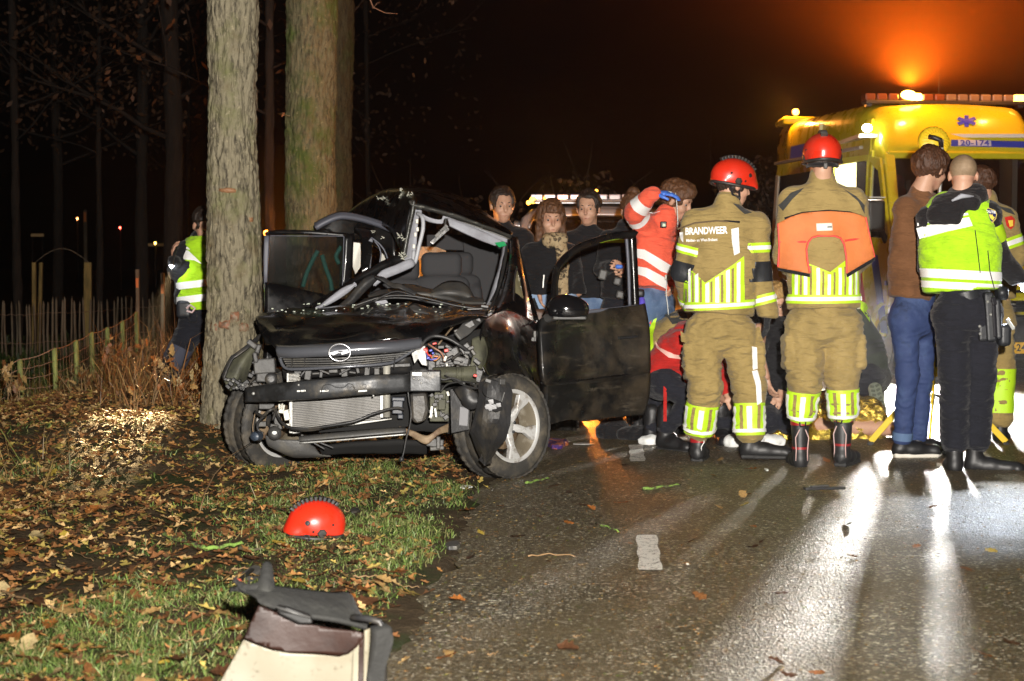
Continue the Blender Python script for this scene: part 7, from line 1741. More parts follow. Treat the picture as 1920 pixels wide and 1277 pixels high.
pv, pvb = vest(p1, p1.J, M_hv, .232, .170, at(1803,546,PY))
def D2(n, pts, m, off=.004, par=pv, bv=pvb, Y=PY): return decal(n, pts, Y, bv, m, par, off)
ring('reflective_band', at(1800,515,PY), (0.05,0,1), .052, pvb, M_retro, pv, .004, 72, 0, 360, .34); ring('reflective_band', at(1803,536,PY), (0.05,0,1), .040, pvb, M_retro, pv, .004, 72, 0, 360, .34)
D2('reflective_stripe', [(1718,428),(1760,416),(1806,408),(1812,424),(1768,434),(1724,448)], M_retro); D2('reflective_stripe', [(1720,418),(1760,406),(1804,400),(1805,404),(1762,411),(1720,424)], M_retro)
D2('reflective_stripe', [(1776,390),(1800,382),(1806,384),(1806,391),(1780,398)], mat('faded_print', (.75,.9,.55), .5))
for pts in ([(1815,432),(1818,470),(1823,510),(1828,546)], [(1838,470),(1843,510),(1852,540)]):
    g = G(); ps = []
    for x, y in pts:
        w_ = at(x, y, PY); h_ = pvb.ray_cast(w_-Vector((0,.9,0)), Vector((0,1,0)), 2); ps.append((h_[0] if h_[0] is not None else w_)-Vector((0,.010,0)))
    g.tube(ps, .003, 5); g.build('vest_cord', M_bl, pv, True)
# hood and collar
n_ = p1.J['neck']
hood, _ = blob('hood', [cone(n_+Vector((-.10,-.02,-.03)), n_+Vector((.08,-.02,.03)), .075, .075, .06), cone(n_+Vector((-.10,-.08,-.06)), n_+Vector((.03,-.10,-.02)), .055, .05, .05), cone(n_+Vector((-.14,-.03,-.09)), n_+Vector((-.06,-.1,-.10)), .06, .05, .05)], .010, M_bl, p1.root, folds(.012,(9,9,9),8))
g = G().tube([n_+Vector((-.085,-.145,.0)), n_+Vector((-.03,-.150,.028)), n_+Vector((.045,-.135,.026))], [.006,.016,.005], 8); g.build('hood_lining', mat('hood_grey', (.35,.36,.40), .8), hood, True)
# sleeve: lime checks, shield patch
band(p1, 'reflective_sleeve', p1.J['shR'], p1.J['elR'], .47, .085, M_lime, 'j', .004, .13, rows=6); band(p1, 'sleeve_check', p1.J['shR'], p1.J['elR'], .30, .022, M_lime, 'j', .004, .13)
def DJ(n, pts, m, off): return decal(n, pts, PY, p1.bj, m, p1.jacket, off, 3)
DJ('sleeve_shield', [(1835,393),(1846,390),(1858,395),(1862,402),(1860,411),(1853,419),(1842,412),(1836,403)], mat('shield_gold', (.55,.42,.12), .4), .008)
DJ('sleeve_shield', [(1837,395),(1846,392),(1857,396.5),(1860,402),(1858,410),(1852,416.5),(1843,410.5),(1838,403)], mat('shield_navy', (.015,.02,.10), .4), .010)
text_on('lettering', 'POLITIE', at(1848,398,PY), (1,0,-.12), (0.05,0,1), .020, M_retro, p1.jacket, p1.bj, .0006, .013)
DJ('shield_emblem', [(1846,404),(1848,401),(1849,405),(1852,402),(1853,406),(1857,408),(1853,414),(1848,410)], mat('emblem_gold', (.85,.60,.08), .4), .013)
# duty belt with holster and pouches
bl_ = band(p1, 'duty_belt', at(1806,535,PY), at(1812,560,PY), .72, .05, M_pad, 'j', .012, .3, n=60)
g = G(); Q = lambda x, y, d=0: at(x, y, PY-.10+d)
g.bar(Q(1852,548), Q(1858,640), .055, .07, (0,1,0)); g.bar(Q(1868,560,-.02), Q(1872,636,-.02), .035, .08, (0,1,0)); g.bar(Q(1845,600,.02), Q(1846,640,.02), .07, .05, (0,1,0)); hol = g.build('holster', M_pad, p1.root, False, .014)
g = G().bar(Q(1860,556,-.05), Q(1864,572,-.05), .03, .05, (0,1,0)); g.bar(Q(1862,570,-.05), Q(1866,632,-.05), .022, .03, (0,1,0)); g.build('pistol_grip', mat('gun_black', (.02,.02,.024), .2, coat=.6), hol, False, .008)
g = G(); 
for x, y in ((1852,566),(1837,612),(1838,626),(1858,590),(1866,600)): g.lathe([(0,-.008),(.008,-.006),(.009,.004)], Q(x,y,-.045), (0,1,0), 10)
g.build('holster_screws', M_alu, hol, True)
blob('belt_pouch', [bx(Q(1878,550,.02), (.032,.05,.04), None, .02), ell(Q(1879,549,-.02), (.03,.03,.03), None, .01)], .008, M_pad, p1.root)
blob('belt_pouch', [bx(Q(1882,628,.02), (.036,.05,.065), None, .025)], .008, M_pad, p1.root)
g = G().bar(Q(1888,598,-.02), Q(1900,618,-.02), .02, .03, (0,1,0)); g.build('key_tag', M_alu, p1.root, False, .004)
tp = at(1921,540,PY+.08)
tor = thing('torch', 'lit torch in the right hand officer\'s hand at the picture edge', 'torch', tuple(tp))
G().tube([tp+Vector((.10,.0,.05)), tp+Vector((.01,0,.006)), tp+Vector((.0,0,.0))], [.014,.014,.019], 10).build('barrel', M_blk, tor, True)
g = G().sphere(tp+Vector((-.006,-.008,-.004)), .017, 8); g.build('lamp_glass', mat('torch_glow', (1,1,1), .3, emis=((.85,.92,1), 160)), tor, True)
lamp('torch_light_right', 'SPOT', tuple(tp+Vector((-.03,-.05,-.03))), 240, (.80,.88,1), tuple(gp(1850,945)), .012, 46, .8)

# ---------------------------------------------------------------- firefighter behind the policeman
RY = 12.0
r1 = person('person', 'firefighter mostly hidden behind the police officer, red badge on his tan sleeve', RY, {
 'head':(1836,350,0),'neck':(1846,385,0),'shL':(1812,410,.05),'shR':(1884,412,.0),'elL':(1806,490,.1),'wrL':(1820,530,.2),'elR':(1903,478,.0),'wrR':(1880,545,-.05),
 'hem':(1852,560,0),'hipL':(1836,600,0),'hipR':(1872,600,0),'knL':(1842,690,0),'knR':(1878,690,0),'anL':(1842,782,0),'anR':(1876,782,0)}, (-.5,.85,-.1),
 dict(trousers=(M_tan,.10,.085,.08,.013,.013), jacket=dict(m=M_tan, ch=(.205,.14), wa=(.19,.135), he=(.19,.14), arm=(.078,.072,.062), collar=.05, h=.012, cut=True), hair=(H_br,'short'), seed=6, face=False, feet={'L': dict(d=(-.2,1,0)),'R': dict(d=(.4,1,0))}))
decal('shoulder_patch', [(1862,385),(1890,392),(1899,404),(1880,398)], RY, r1.bj, M_sh, r1.jacket, .005)
decal('sleeve_badge', [(1876,408),(1890,405),(1897,412),(1895,424),(1888,431),(1879,424)], RY, r1.bj, M_red, r1.jacket, .008, 3)
decal('badge_emblem', [(1882,414),(1892,413),(1892,424),(1885,426)], RY, r1.bj, mat('emblem_gold',(.85,.6,.08),.4), r1.jacket, .013, 3)
tri_band(r1, r1.J['shR'], r1.J['elR'], .62, .075); ring('reflective_band', r1.J['shR'].lerp(r1.J['elR'],.9), (r1.J['elR']-r1.J['shR']), .13, r1.bj, M_lime, r1.jacket, .006, 12, 200, 290, .14)
for s in 'LR': band(r1, 'reflective_cuff', r1.J['kn'+s], r1.J['an'+s], .45, .30, M_lime, 't', .004, .14, rows=7)

# ---------------------------------------------------------------- medic in coral jacket holding an infusion bag
MY = 12.6
m1 = person('person', 'medic in a bright coral red jacket raising a blue gloved hand above his head', MY, {
 'head':(1270,378,.02),'neck':(1249,408,0),'shL':(1213,430,-.02),'shR':(1256,434,.22),'elL':(1190,398,-.16),'wrL':(1224,363,-.26),'elR':(1262,500,.22),'wrR':(1258,520,.0),
 'hem':(1222,545,0),'hipL':(1208,570,-.05),'hipR':(1238,570,.10),'knL':(1212,668,-.03),'knR':(1238,668,.1),'anL':(1214,775,0),'anR':(1240,775,.1)}, (.85,-.42,-.38),
 dict(hk=1.08, trousers=(M_jeanm,.095,.07,.06,.010,.012), jacket=dict(m=M_redj, ch=(.185,.15), wa=(.175,.14), he=(.175,.14), arm=(.080,.070,.052), collar=.02, h=.010, amp=.012, cut=True), hair=(H_ch,'thick'), seed=7, bh=.0085,
  hands={'L': dict(glove=M_glb, a=((1,.05,.02), (0,-.25,1)), kw=dict(curl=.38, k=1.15, side=-1)), 'R': dict(a=((0,-.4,-.9), (1,-.2,0)), kw=dict(curl=.6))}, feet={'L': dict(d=(.6,-.6,0)), 'R': dict(d=(.8,-.5,0))}))
MD = lambda pts, off=.005, m=M_retro, n='reflective_stripe': decal(n, pts, MY, m1.bj, m, m1.jacket, off)
MD([(1186,466),(1206,468),(1258,499),(1256,515),(1236,508),(1204,486),(1188,482)]); MD([(1192,499),(1210,502),(1250,523),(1246,541),(1228,532),(1206,518),(1193,514)])
a_, b_2 = m1.J['elL'], m1.J['wrL']; band(m1, 'reflective_band', a_, b_2, .42, .075, M_retro, 'j', .005, .13); band(m1, 'reflective_band', m1.J['shL'], a_, .72, .055, M_retro, 'j', .006, .12)
g = G().box(at(1244,421,MY-.20), (.022,.015,.022)); pg = g.build('pager', M_blk, m1.root, False, .006); g = G().box(at(1245,422,MY-.218), (.010,.003,.010)); g.build('screen', mat('lcd_green', (.45,.55,.35), .4), pg)
MD([(1218,398),(1226,399),(1236,396),(1236,397),(1226,400.5),(1218,399.5)], .006)
bagp = at(1258,364,MY-.22); ib = thing('infusion_bag', 'clear drip chamber and thin tube held up in the blue glove', 'medical supply', tuple(bagp))
G().tube([bagp+Vector((-.025,0,.012)), bagp+Vector((-.005,-.01,0)), bagp+Vector((.014,-.012,-.01))], [.016,.020,.012], 10).build('chamber', mat('clear_plastic', (.75,.76,.74), .15, coat=1), ib, True)
G().tube([bagp+Vector((.03,-.01,.01)), at(1268,372,MY-.24), at(1270,395,MY-.24), at(1271,418,MY-.22), at(1268,470,MY-.2), at(1262,500,MY-.18)], .0032, 6).build('tube', mat('clear_tube', (.70,.72,.70), .2), ib, True)
g = G().box(at(1252,520,MY-.20), (.02,.02,.018)); hc_ = g.build('roller_clamp', mat('clamp_white', (.75,.73,.62), .4), ib, False, .008)
G().tube([at(1251,526,MY-.2), at(1249,550,MY-.2), at(1252,575,MY-.18), at(1254,600,MY-.16), at(1262,640,MY-.1)], .0035, 6).build('tube', mat('clear_tube', (.7,.72,.7), .2), ib, True)
blob('belt_pouch', [bx(at(1190,550,MY-.14), (.07,.04,.03), None, .02)], .01, M_boot, m1.root)
G().tube([at(1203,558,MY-.16), at(1205,580,MY-.17), at(1201,606,MY-.15), at(1204,625,MY-.12)], [.02,.03,.022,.01], 8).build('violet_lanyard', mat('violet_plastic', (.13,.10,.62), .4), m1.root, True)
g = G().bar(at(1217,600,MY-.12), at(1216,622,MY-.12), .03, .006, (0,1,0)); g.build('red_stripe', M_redj, m1.trousers)

# ---------------------------------------------------------------- bystanders behind the open door
def standing(label, Y, hx, hy, w_, legs, jm, tm, hair, head_f, seed, hemy, extra=None, arms=None, k=1, pock=True, **kw):
    s = F_PX/Y; nx = hx+kw.get('nx', 0); ny = hy+.20*s; gy = HOR+CAM_H*s
    shy = ny+.055*s; hp = hemy+ .05*s
    j = {'head':(hx,hy,-.02),'neck':(nx,ny,0),'shL':(nx-w_*s,shy,.0),'shR':(nx+w_*s,shy,.0),'elL':(nx-w_*s-.055*s,shy+.29*s,.02),'elR':(nx+w_*s+.055*s,shy+.29*s,.02),'wrL':(nx-w_*s*.82,shy+.52*s,-.10),'wrR':(nx+w_*s*.82,shy+.52*s,-.10),
      'hem':(nx,hemy,0),'hipL':(nx-.10*s,hp,0),'hipR':(nx+.10*s,hp,0),'knL':(nx-.10*s,gy-.52*s,0),'knR':(nx+.11*s,gy-.52*s,0),'anL':(nx-.10*s,gy-.10*s,0),'anR':(nx+.12*s,gy-.10*s,0)}
    if arms: j.update(arms)
    return person('person', label, Y, j, head_f, dict(trousers=(tm,.09*k,.068*k,.06*k,.010,.014), jacket=dict(m=jm, ch=(.20*k,.13*k), wa=(.185*k,.125*k), he=(.185*k,.13*k), arm=(.07*k,.062*k,.05*k), collar=.03, h=.0125, amp=.010, cut=True), hair=hair, seed=seed, feet={'L': dict(d=(-.2,-1,0)), 'R': dict(d=(.2,-1,0))}, hk=kw.get('hk', 1.12), **({'hands': kw['hands']} if 'hands' in kw else {})))
s1 = standing('bystander with short grey brown hair half hidden behind the crushed roof', 14.0, 942, 386, .17, 0, M_bl, M_navy, (H_dk,'short'), (.25,-1,-.12), 11, 560, hk=1.12)
s2 = standing('woman in a black jacket and pale jeans with a long leopard print scarf', 13.3, 1033, 412, .145, 0, M_bl, M_jeanl, (H_ch,'long'), (.15,-1,-.1), 12, 552, hk=1.10, arms={'wrL':(1010,545,-.1),'wrR':(1062,545,-.05)}, hands={'L': dict(a=((.2,-.1,-1),(-1,0,0)), kw=dict(side=-1))})
s3 = standing('tall man in a black jacket and faded jeans with his hands in his pockets', 13.7, 1103, 392, .17, 0, M_bl, M_jeanm, (H_dk,'short'), (-.25,-1,-.08), 13, 558, hk=1.08)
# scarf
M_leo = mat('leopard_scarf', (.40,.30,.17), .85, var=[((.05,.035,.02), 26, .50, .56), ((.26,.17,.08), 12, .5, .7)], bump=(60,.4,.004))
sc1, _ = blob('scarf', [cone(at(1030,450,13.18), at(1052,448,13.2), .055, .05, .05), cone(at(1052,448,13.16), at(1055,500,13.10), .048, .040, .03, (1,0,0), .022, .022), cone(at(1055,500,13.1), at(1056,556,13.08), .040, .036, .03, (1,0,0), .02, .02)], .0085, M_leo, s2.root, folds(.009,(26,14,6),77))
g = G().tube([at(1000,560,13.05), at(1006,575,13.02), at(1012,592,13.02)], .012, 6); g.build('bag_strap', M_bl, s2.root, True)
blob('shoulder_bag', [bx(at(1012,598,13.0), (.055,.05,.075), None, .03)], .01, mat('leather_brown', (.10,.05,.03), .5), s2.root, folds(.006,(10,10,10),3))
g = G().bar(at(1020,515,13.10), at(1018,540,13.10), .012, .012, (0,1,0)); g.build('phone_edge', M_alu, s2.root, False, .003)
s4 = person('person', 'woman with a blond bun in dark clothing looking down beside the coral jacket', 13.3, {
 'head':(1187,398,0),'neck':(1176,432,.02),'shL':(1140,450,0),'shR':(1206,452,.05),'elL':(1128,505,-.02),'wrL':(1146,500,-.20),'elR':(1200,520,0),'wrR':(1172,505,-.2),'hem':(1168,560,0),'hipL':(1155,580,0),'hipR':(1185,580,0),'knL':(1155,680,0),'knR':(1188,680,0),'anL':(1155,775,0),'anR':(1188,775,0)}, (.25,-.85,-.62),
 dict(hk=1.05, trousers=(M_navy,.09,.068,.06,.01,.014), jacket=dict(m=M_bl, ch=(.17,.12), wa=(.16,.12), he=(.17,.12), arm=(.062,.055,.045), collar=.02, h=.0125, cut=True), hair=(H_ch,'bun'), seed=14, bh=.009, hands={'L': dict(a=((1,-.1,-.1),(0,-1,.3)), kw=dict(curl=.7, side=-1))}, feet={'L': dict(d=(0,-1,0)),'R': dict(d=(.2,-1,0))}))
blob('glove_tip', [cone(at(1158,500,12.98), at(1166,500,12.98), .018, .014, .01)], .006, M_glb, s4.root)
for q in ((1122,505,1138,525),(1150,520,1164,535),(1155,545,1170,560)): 
    g = G(); boxp(g, *q, 13.02, .08, 15); g.build('equipment_pouch', M_plasg, s4.root, False, .012)
ring('reflective_band', at(1170,452,13.3), (0,0,1), .03, s4.bj, M_lime, s4.jacket, .005, 20, 190, 330, .3)

# ---------------------------------------------------------------- officer leaning behind the first tree
OY = 13.9
o1 = person('person', 'police officer in a lime vest leaning out from behind the trunk, shining a torch down', OY, {
 'head':(384,424,.0),'neck':(374,456,.02),'shL':(350,470,-.02),'shR':(408,474,.05),'elL':(330,508,.0),'wrL':(327,490,-.14),'elR':(415,530,.0),'wrR':(420,570,-.1),
 'hem':(370,575,0),'hipL':(368,596,0),'hipR':(400,600,.0),'knL':(330,672,-.06),'knR':(402,680,.0),'anL':(302,735,.05),'anR':(406,735,.0)}, (.45,-.75,-.55),
 dict(gz=.15, hk=1.08, trousers=(M_navy,.115,.085,.07,.009,.0115), jacket=dict(m=M_bl, ch=(.20,.13), wa=(.18,.125), he=(.18,.13), arm=(.07,.06,.05), collar=.03, h=.0115, cut=True), hair=(H_dk,'short'), seed=15, bh=.0085,
  hands={'L': dict(a=((-.1,-.1,.9),(-.9,-.3,0)), kw=dict(curl=.75, side=1))}, feet={'L': dict(d=(-.4,-.8,0), z=.13), 'R': dict(d=(.2,-1,0), z=.13)}))
ov, ovb = vest(o1, o1.J, M_hv, .185, .155, at(374,580,OY), sd=51)
ring('reflective_band', at(374,532,OY), (-.12,0,1), .055, ovb, M_retro, ov, .004, 60, 0, 360, .3); ring('reflective_band', at(372,559,OY), (-.12,0,1), .055, ovb, M_retro, ov, .004, 60, 0, 360, .3)
decal('reflective_stripe', [(343,468),(358,470),(372,482),(386,496),(370,488),(346,486)], OY, ovb, M_retro, ov, .005); decal('reflective_stripe', [(345,462),(356,463),(362,468),(346,467)], OY, ovb, M_retro, ov, .005)
band(o1, 'knee_patch', o1.J['hipL'], o1.J['knL'], .98, .17, mat('knee_grey', (.045,.05,.075), .8, bump=(120,.3,.003)), 't', .005, .14, rows=6)
blob('belt_pouch', [bx(at(346,580,OY-.12), (.06,.05,.07), None, .03)], .01, M_pad, o1.root)
g = G().tube([at(350,578,OY-.19), at(357,572,OY-.20), at(366,578,OY-.2), at(360,586,OY-.2), at(350,583,OY-.2)], .009, 6, False); g.build('cuff_ring', mat('red_white_tag', (.6,.45,.45), .4), o1.root, True)
G().tube([at(352,590,OY-.16), at(356,604,OY-.18), at(368,604,OY-.18), at(370,590,OY-.16)], .006, 6).build('cord', M_bl, o1.root, True)
tq = at(322,497,OY-.22); tor2 = thing('torch', 'black torch shining onto the leaves, held by the officer behind the trunk', 'torch', tuple(tq))
G().tube([at(330,462,OY-.16), at(325,485,OY-.20), at(323,494,OY-.22), tq], [.012,.012,.014,.02], 10).build('barrel', M_blk, tor2, True)
G().sphere(tq+Vector((0,-.004,-.006)), .016, 8).build('lamp_glass', mat('torch_glow', (1,1,1), .3, emis=((.85,.92,1), 160)), tor2, True)
tg = gp(240, 815, .15)
lamp('torch_light_left', 'SPOT', tuple(tq+Vector((0,-.03,-.035))), 3600, (1,.68,.32), (tg.x, tg.y, .2), .012, 15, .9)

# ---------------------------------------------------------------- people crouching round the patient
CY = 11.75
c1 = person('person', 'crouching medic in a dark red shirt and navy trousers with a red side stripe', CY, {
 'head':(1322,628,.15),'neck':(1300,640,.1),'shL':(1278,640,-.12),'shR':(1300,628,.20),'elL':(1300,700,-.16),'wrL':(1335,735,-.05),'elR':(1340,690,.2),'wrR':(1360,730,.1),
 'hem':(1240,700,0),'hipL':(1246,716,-.10),'hipR':(1240,712,.10),'knL':(1300,752,-.18),'knR':(1236,720,.34),'anL':(1248,800,-.12),'anR':(1222,800,.25)}, (.9,-.2,-.6),
 dict(trousers=(M_navy,.085,.068,.055,.010,.0125), jacket=dict(m=M_redd, ch=(.17,.13), wa=(.16,.13), he=(.14,.12), arm=(.068,.058,.045), h=.0125, name='shirt', amp=.012), hair=(H_dk,'short'), seed=16, feet={'L': dict(d=(.6,-.7,0), z=0), 'R': dict(d=(.5,.5,0), z=0)}))
decal('reflective_stripe', [(1229,640),(1234,650),(1260,662),(1276,664),(1275,671),(1250,668),(1230,652)], CY, c1.bj, mat('pale_pink_band', (.72,.42,.36), .5), c1.jacket, .006)
g = G().bar(at(1247,722,CY-.19), at(1247,790,CY-.18), .022, .01, (0,1,0)); g.build('side_stripe', M_redd, c1.trousers)
c2 = person('person', 'crouching firefighter in tan and lime jacket behind the red shirted medic', 12.5, {
 'head':(1300,606,.2),'neck':(1282,606,.1),'shL':(1262,618,-.1),'shR':(1284,612,.22),'elL':(1260,690,-.1),'wrL':(1290,720,0),'elR':(1310,690,.2),'wrR':(1320,720,.2),
 'hem':(1216,690,0),'hipL':(1222,715,-.12),'hipR':(1215,712,.12),'knL':(1262,745,-.2),'knR':(1215,740,.35),'anL':(1215,790,-.12),'anR':(1200,790,.3)}, (.9,-.1,-.6),
 dict(trousers=(M_bl,.10,.08,.06,.010,.014), jacket=dict(m=M_tan, ch=(.20,.15), wa=(.19,.15), he=(.17,.14), arm=(.08,.07,.055), h=.0125, amp=.016), hair=(H_dk,'short'), seed=17, feet={'L': dict(d=(.6,-.7,0)), 'R': dict(d=(.5,.5,0))}))
decal('reflective_stripe', [(1224,600),(1232,596),(1222,625),(1221,660),(1232,682),(1222,686),(1211,662),(1212,628)], 12.5, c2.bj, M_lime, c2.jacket, .006); decal('shoulder_patch', [(1246,590),(1285,582),(1288,600),(1256,606)], 12.5, c2.bj, M_sh, c2.jacket, .006)
decal('reflective_stripe', [(1226,655),(1240,662),(1238,672),(1224,664)], 12.5, c2.bj, M_retro, c2.jacket, .009)
c3 = person('person', 'kneeling medic in a red jacket seen between the legs of the firefighter on the left', 12.2, {
 'head':(1368,600,.3),'neck':(1366,630,.2),'shL':(1338,645,.1),'shR':(1392,645,.1),'elL':(1332,700,.2),'wrL':(1345,740,.35),'elR':(1398,700,.2),'wrR':(1392,740,.35),
 'hem':(1364,722,0),'hipL':(1350,735,0),'hipR':(1380,735,0),'knL':(1345,790,.25),'knR':(1388,790,.25),'anL':(1352,792,-.18),'anR':(1378,795,-.20)}, (.1,1,-.5),
 dict(trousers=(M_navy,.09,.075,.06,.010,.014), jacket=dict(m=M_redj, ch=(.17,.13), wa=(.165,.13), he=(.165,.14), arm=(.066,.06,.05), h=.0125, amp=.014), hair=(H_dk,'short'), seed=18, face=False, feet={'L': dict(d=(0,-1,0), pitch=0), 'R': dict(d=(.2,-1,0))}))
c4 = person('person', 'kneeling helper with tousled blond hair and bare forearm between the two firefighters', 12.1, {
 'head':(1462,566,.1),'neck':(1458,602,.12),'shL':(1432,622,.05),'shR':(1482,622,.15),'elL':(1420,668,-.10),'wrL':(1436,706,-.18),'elR':(1492,680,.1),'wrR':(1468,730,-.05),
 'hem':(1462,728,.1),'hipL':(1450,745,.1),'hipR':(1478,745,.1),'knL':(1438,790,-.15),'knR':(1480,790,-.15),'anL':(1445,800,.25),'anR':(1478,800,.25)}, (-.45,-.8,-.5),
 dict(trousers=(M_navy,.09,.075,.06,.010,.014), jacket=dict(m=M_bl, ch=(.16,.13), wa=(.16,.13), he=(.16,.13), arm=(.062,.045,.034), h=.0125), hair=(H_bl,'long'), seed=19, bh=.009, hands={'L': dict(a=((.3,-.2,-1),(-1,-.3,0)), kw=dict(curl=.5, side=-1))}, feet={'L': dict(d=(0,1,0)), 'R': dict(d=(0,1,0))}))
fa = blob('bare_forearm', [cone(at(1424,620,11.95), at(1420,660,11.9), .05, .045, .03), cone(at(1420,660,11.9), at(1436,706,11.88), .042, .028, .02)], .009, SKIN, c4.root)
KY = 12.7
c5 = person('person', 'kneeling rescuer in dark uniform with the sole of a boot turned to us', KY, {
 'head':(1582,600,.2),'neck':(1592,612,.1),'shL':(1590,626,-.12),'shR':(1612,600,.15),'elL':(1580,690,-.1),'wrL':(1560,740,0),'elR':(1590,690,.2),'wrR':(1560,730,.2),
 'hem':(1628,690,0),'hipL':(1630,708,-.1),'hipR':(1640,706,.12),'knL':(1602,786,-.12),'knR':(1596,784,.2),'anL':(1636,772,-.22),'anR':(1645,700,.4)}, (-.9,.1,-.6),
 dict(trousers=(M_navy,.105,.085,.065,.010,.0125), jacket=dict(m=mat('dark_green_cloth', (.028,.035,.03), .8, bump=(100,.3,.003)), ch=(.17,.14), wa=(.17,.14), he=(.165,.14), arm=(.07,.06,.05), h=.0125), hair=(H_dk,'short'), seed=20, face=False,
  feet={'L': dict(at=at(1647,786,KY-.22), d=(.0,.1,0), kind='boot', shaft=.08, pitch=0, m=M_boot), 'R': dict(d=(-.3,1,0))}))
for t in (.62,.72,.82): ring('vest_webbing', c5.J['neck'].lerp(at(1628,690,KY), t), at(1628,690,KY)-c5.J['neck'], .022, c5.bj, M_pad, c5.jacket, .008, 40, 0, 360, .3)
decal('shoulder_flash', [(1608,562),(1624,568),(1636,600),(1628,604),(1614,580)], KY, c5.bj, M_lime, c5.jacket, .006)
# upturned sole
sc5 = at(1647,757,KY-.36); Ms = Matrix.Rotation(R(-14), 3, 'Y')
so_, _ = blob('boot_sole', [bx(sc5+Ms @ Vector((0,0,-.075)), (.040,.016,.052), Ms, .014, .02), bx(sc5+Ms @ Vector((0,0,.05)), (.047,.016,.075), Ms, .014, .02), ell(sc5+Ms @ Vector((0,0,.115)), (.046,.016,.04), Ms, .01), ell(sc5+Vector((0,.06,0)), (.045,.06,.12), Ms, .02)], .007, mat('sole_grey_green', (.13,.15,.11), .7, bump=(60,.5,.006)), c5.root)
g = G()
for i in range(9):
    z = -.11+i*.030; g.box(sc5+Ms @ Vector((-.018,-.019,z)), (.014,.005,.009), Ms @ Matrix.Rotation(R(20), 3, 'Y')); g.box(sc5+Ms @ Vector((.018,-.019,z)), (.014,.005,.009), Ms @ Matrix.Rotation(R(-20), 3, 'Y'))
g.build('tread_blocks', mat('tread_dark', (.06,.07,.05), .7), so_, False, .002)
# patient under blankets, lying behind the helpers
PYY = 12.25; pa = thing('person', 'injured person lying on the road under a gold foil blanket, mostly hidden', 'person', (at(1400,800,PYY).x, PYY, 0))
q0, q1 = at(1320,790,PYY), at(1485,790,PYY)
blob('body', head_prims(Vector((q0.x+.02,PYY,.14)), frame_of((-.2,-.2,.95)), 1)+[cone((q0.x+.15,PYY,.13), (q0.x+.6,PYY,.14), .12, .11, .05), cone((q0.x+.6,PYY+.06,.13), (q0.x+1.4,PYY+.08,.09), .08, .045, .04), cone((q0.x+.6,PYY-.08,.13), (q0.x+1.4,PYY-.10,.09), .08, .045, .04)], .014, SKIN, pa)
foil, _ = blob('foil_blanket', [cone((q0.x+.25,PYY,.13), (q0.x+.62,PYY,.15), .19, .17, .05, (0,1,0), .26, .24), cone((q0.x+.6,PYY,.13), (q0.x+1.15,PYY,.10), .16, .12, .05, (0,1,0), .22, .2), bx((q0.x+.6,PYY,-.15), (1.2,.6,.155), None, .001, .01, True)], .013, mat('gold_foil', (.85,.60,.10), .18, metal=.9, bump=(26,1,.03)), pa, folds(.03,(13,13,13),60))

# ================================================================== TRIPOD FLOODLIGHT
M_ty = mat('tripod_yellow', (.80,.55,.02), .4, coat=.3, rvar=(8,.3,.5))
LY = 11.75; tb = at(1752, 848, LY)
fl = thing('floodlight_tripod', 'yellow floodlight on a tripod standing between the man in brown and the policeman', 'floodlight', (tb.x, LY, .03))
hcn = at(1752, 266, LY)
fr_ = bpy.data.objects.new('lamp_head', None); fr_.parent = fl; COL.objects.link(fr_)
ax_ = Vector((.12,-.98,.16)).normalized()
g = G().lathe([(0,.035),(.035,.035),(.045,.028),(.060,.030),(.098,.012),(.106,0),(.108,-.022),(.100,-.04),(0,-.045)], hcn, ax_, 48, lambda i, j: -.004 if (3 <= i <= 5 and j % 3 == 0) else 0); g.build('housing', M_ty, fr_, True)
xx = ax_.cross(Vector((0,0,1))).normalized(); yy = xx.cross(ax_)
for k in range(24):
    a = 2*math.pi*k/24; d = xx*math.cos(a)+yy*math.sin(a); g = G().bar(hcn+d*.055+ax_*.036, hcn+d*.092+ax_*.020, .006, .010, tuple(ax_)); g.build('cooling_fin', M_ty, fr_)
g = G().tube([at(1742,256,LY-.10), at(1752,258,LY-.12), at(1763,262,LY-.12), at(1765,275,LY-.1)], .016, 8); g.build('bracket', M_blk, fr_, True)
g = G().tube([at(1766,262,LY-.08), at(1766,300,LY-.04), at(1758,420,LY), at(1754,640,LY)], [.012,.012,.014,.016], 10); g.build('pole', M_alu, fl, True)
g = G().bar(at(1754,636,LY), at(1753,706,LY), .055, .06, (0,1,0)); g.build('leg_hub', M_ty, fl, False, .012)
g = G().bar(at(1757,650,LY-.035), at(1757,688,LY-.035), .022, .02, (0,1,0)); g.build('hub_window', M_blk, fl, False, .004)
for (ex, ey, dY) in ((1632,846,.0),(1886,848,-.02),(1728,838,.5),(1742,862,-.35)):
    a = at(1753, 690, LY); b = at(ex, ey, LY+dY); b.z = .05; mdp = a.lerp(b, .5)
    g = G().bar(a, b, .012, .042, (0,0,1)); lg = g.build('leg', M_ty, fl, False, .004)
    g = G().box(b+Vector((0,0,-.012)), (.02,.016,.012)); g.build('foot_pad', M_blk, lg, False, .005)
    g = G().bar(at(1753, 740, LY), a.lerp(b, .62), .010, .02); g.build('strut', M_alu, lg, False, .002)

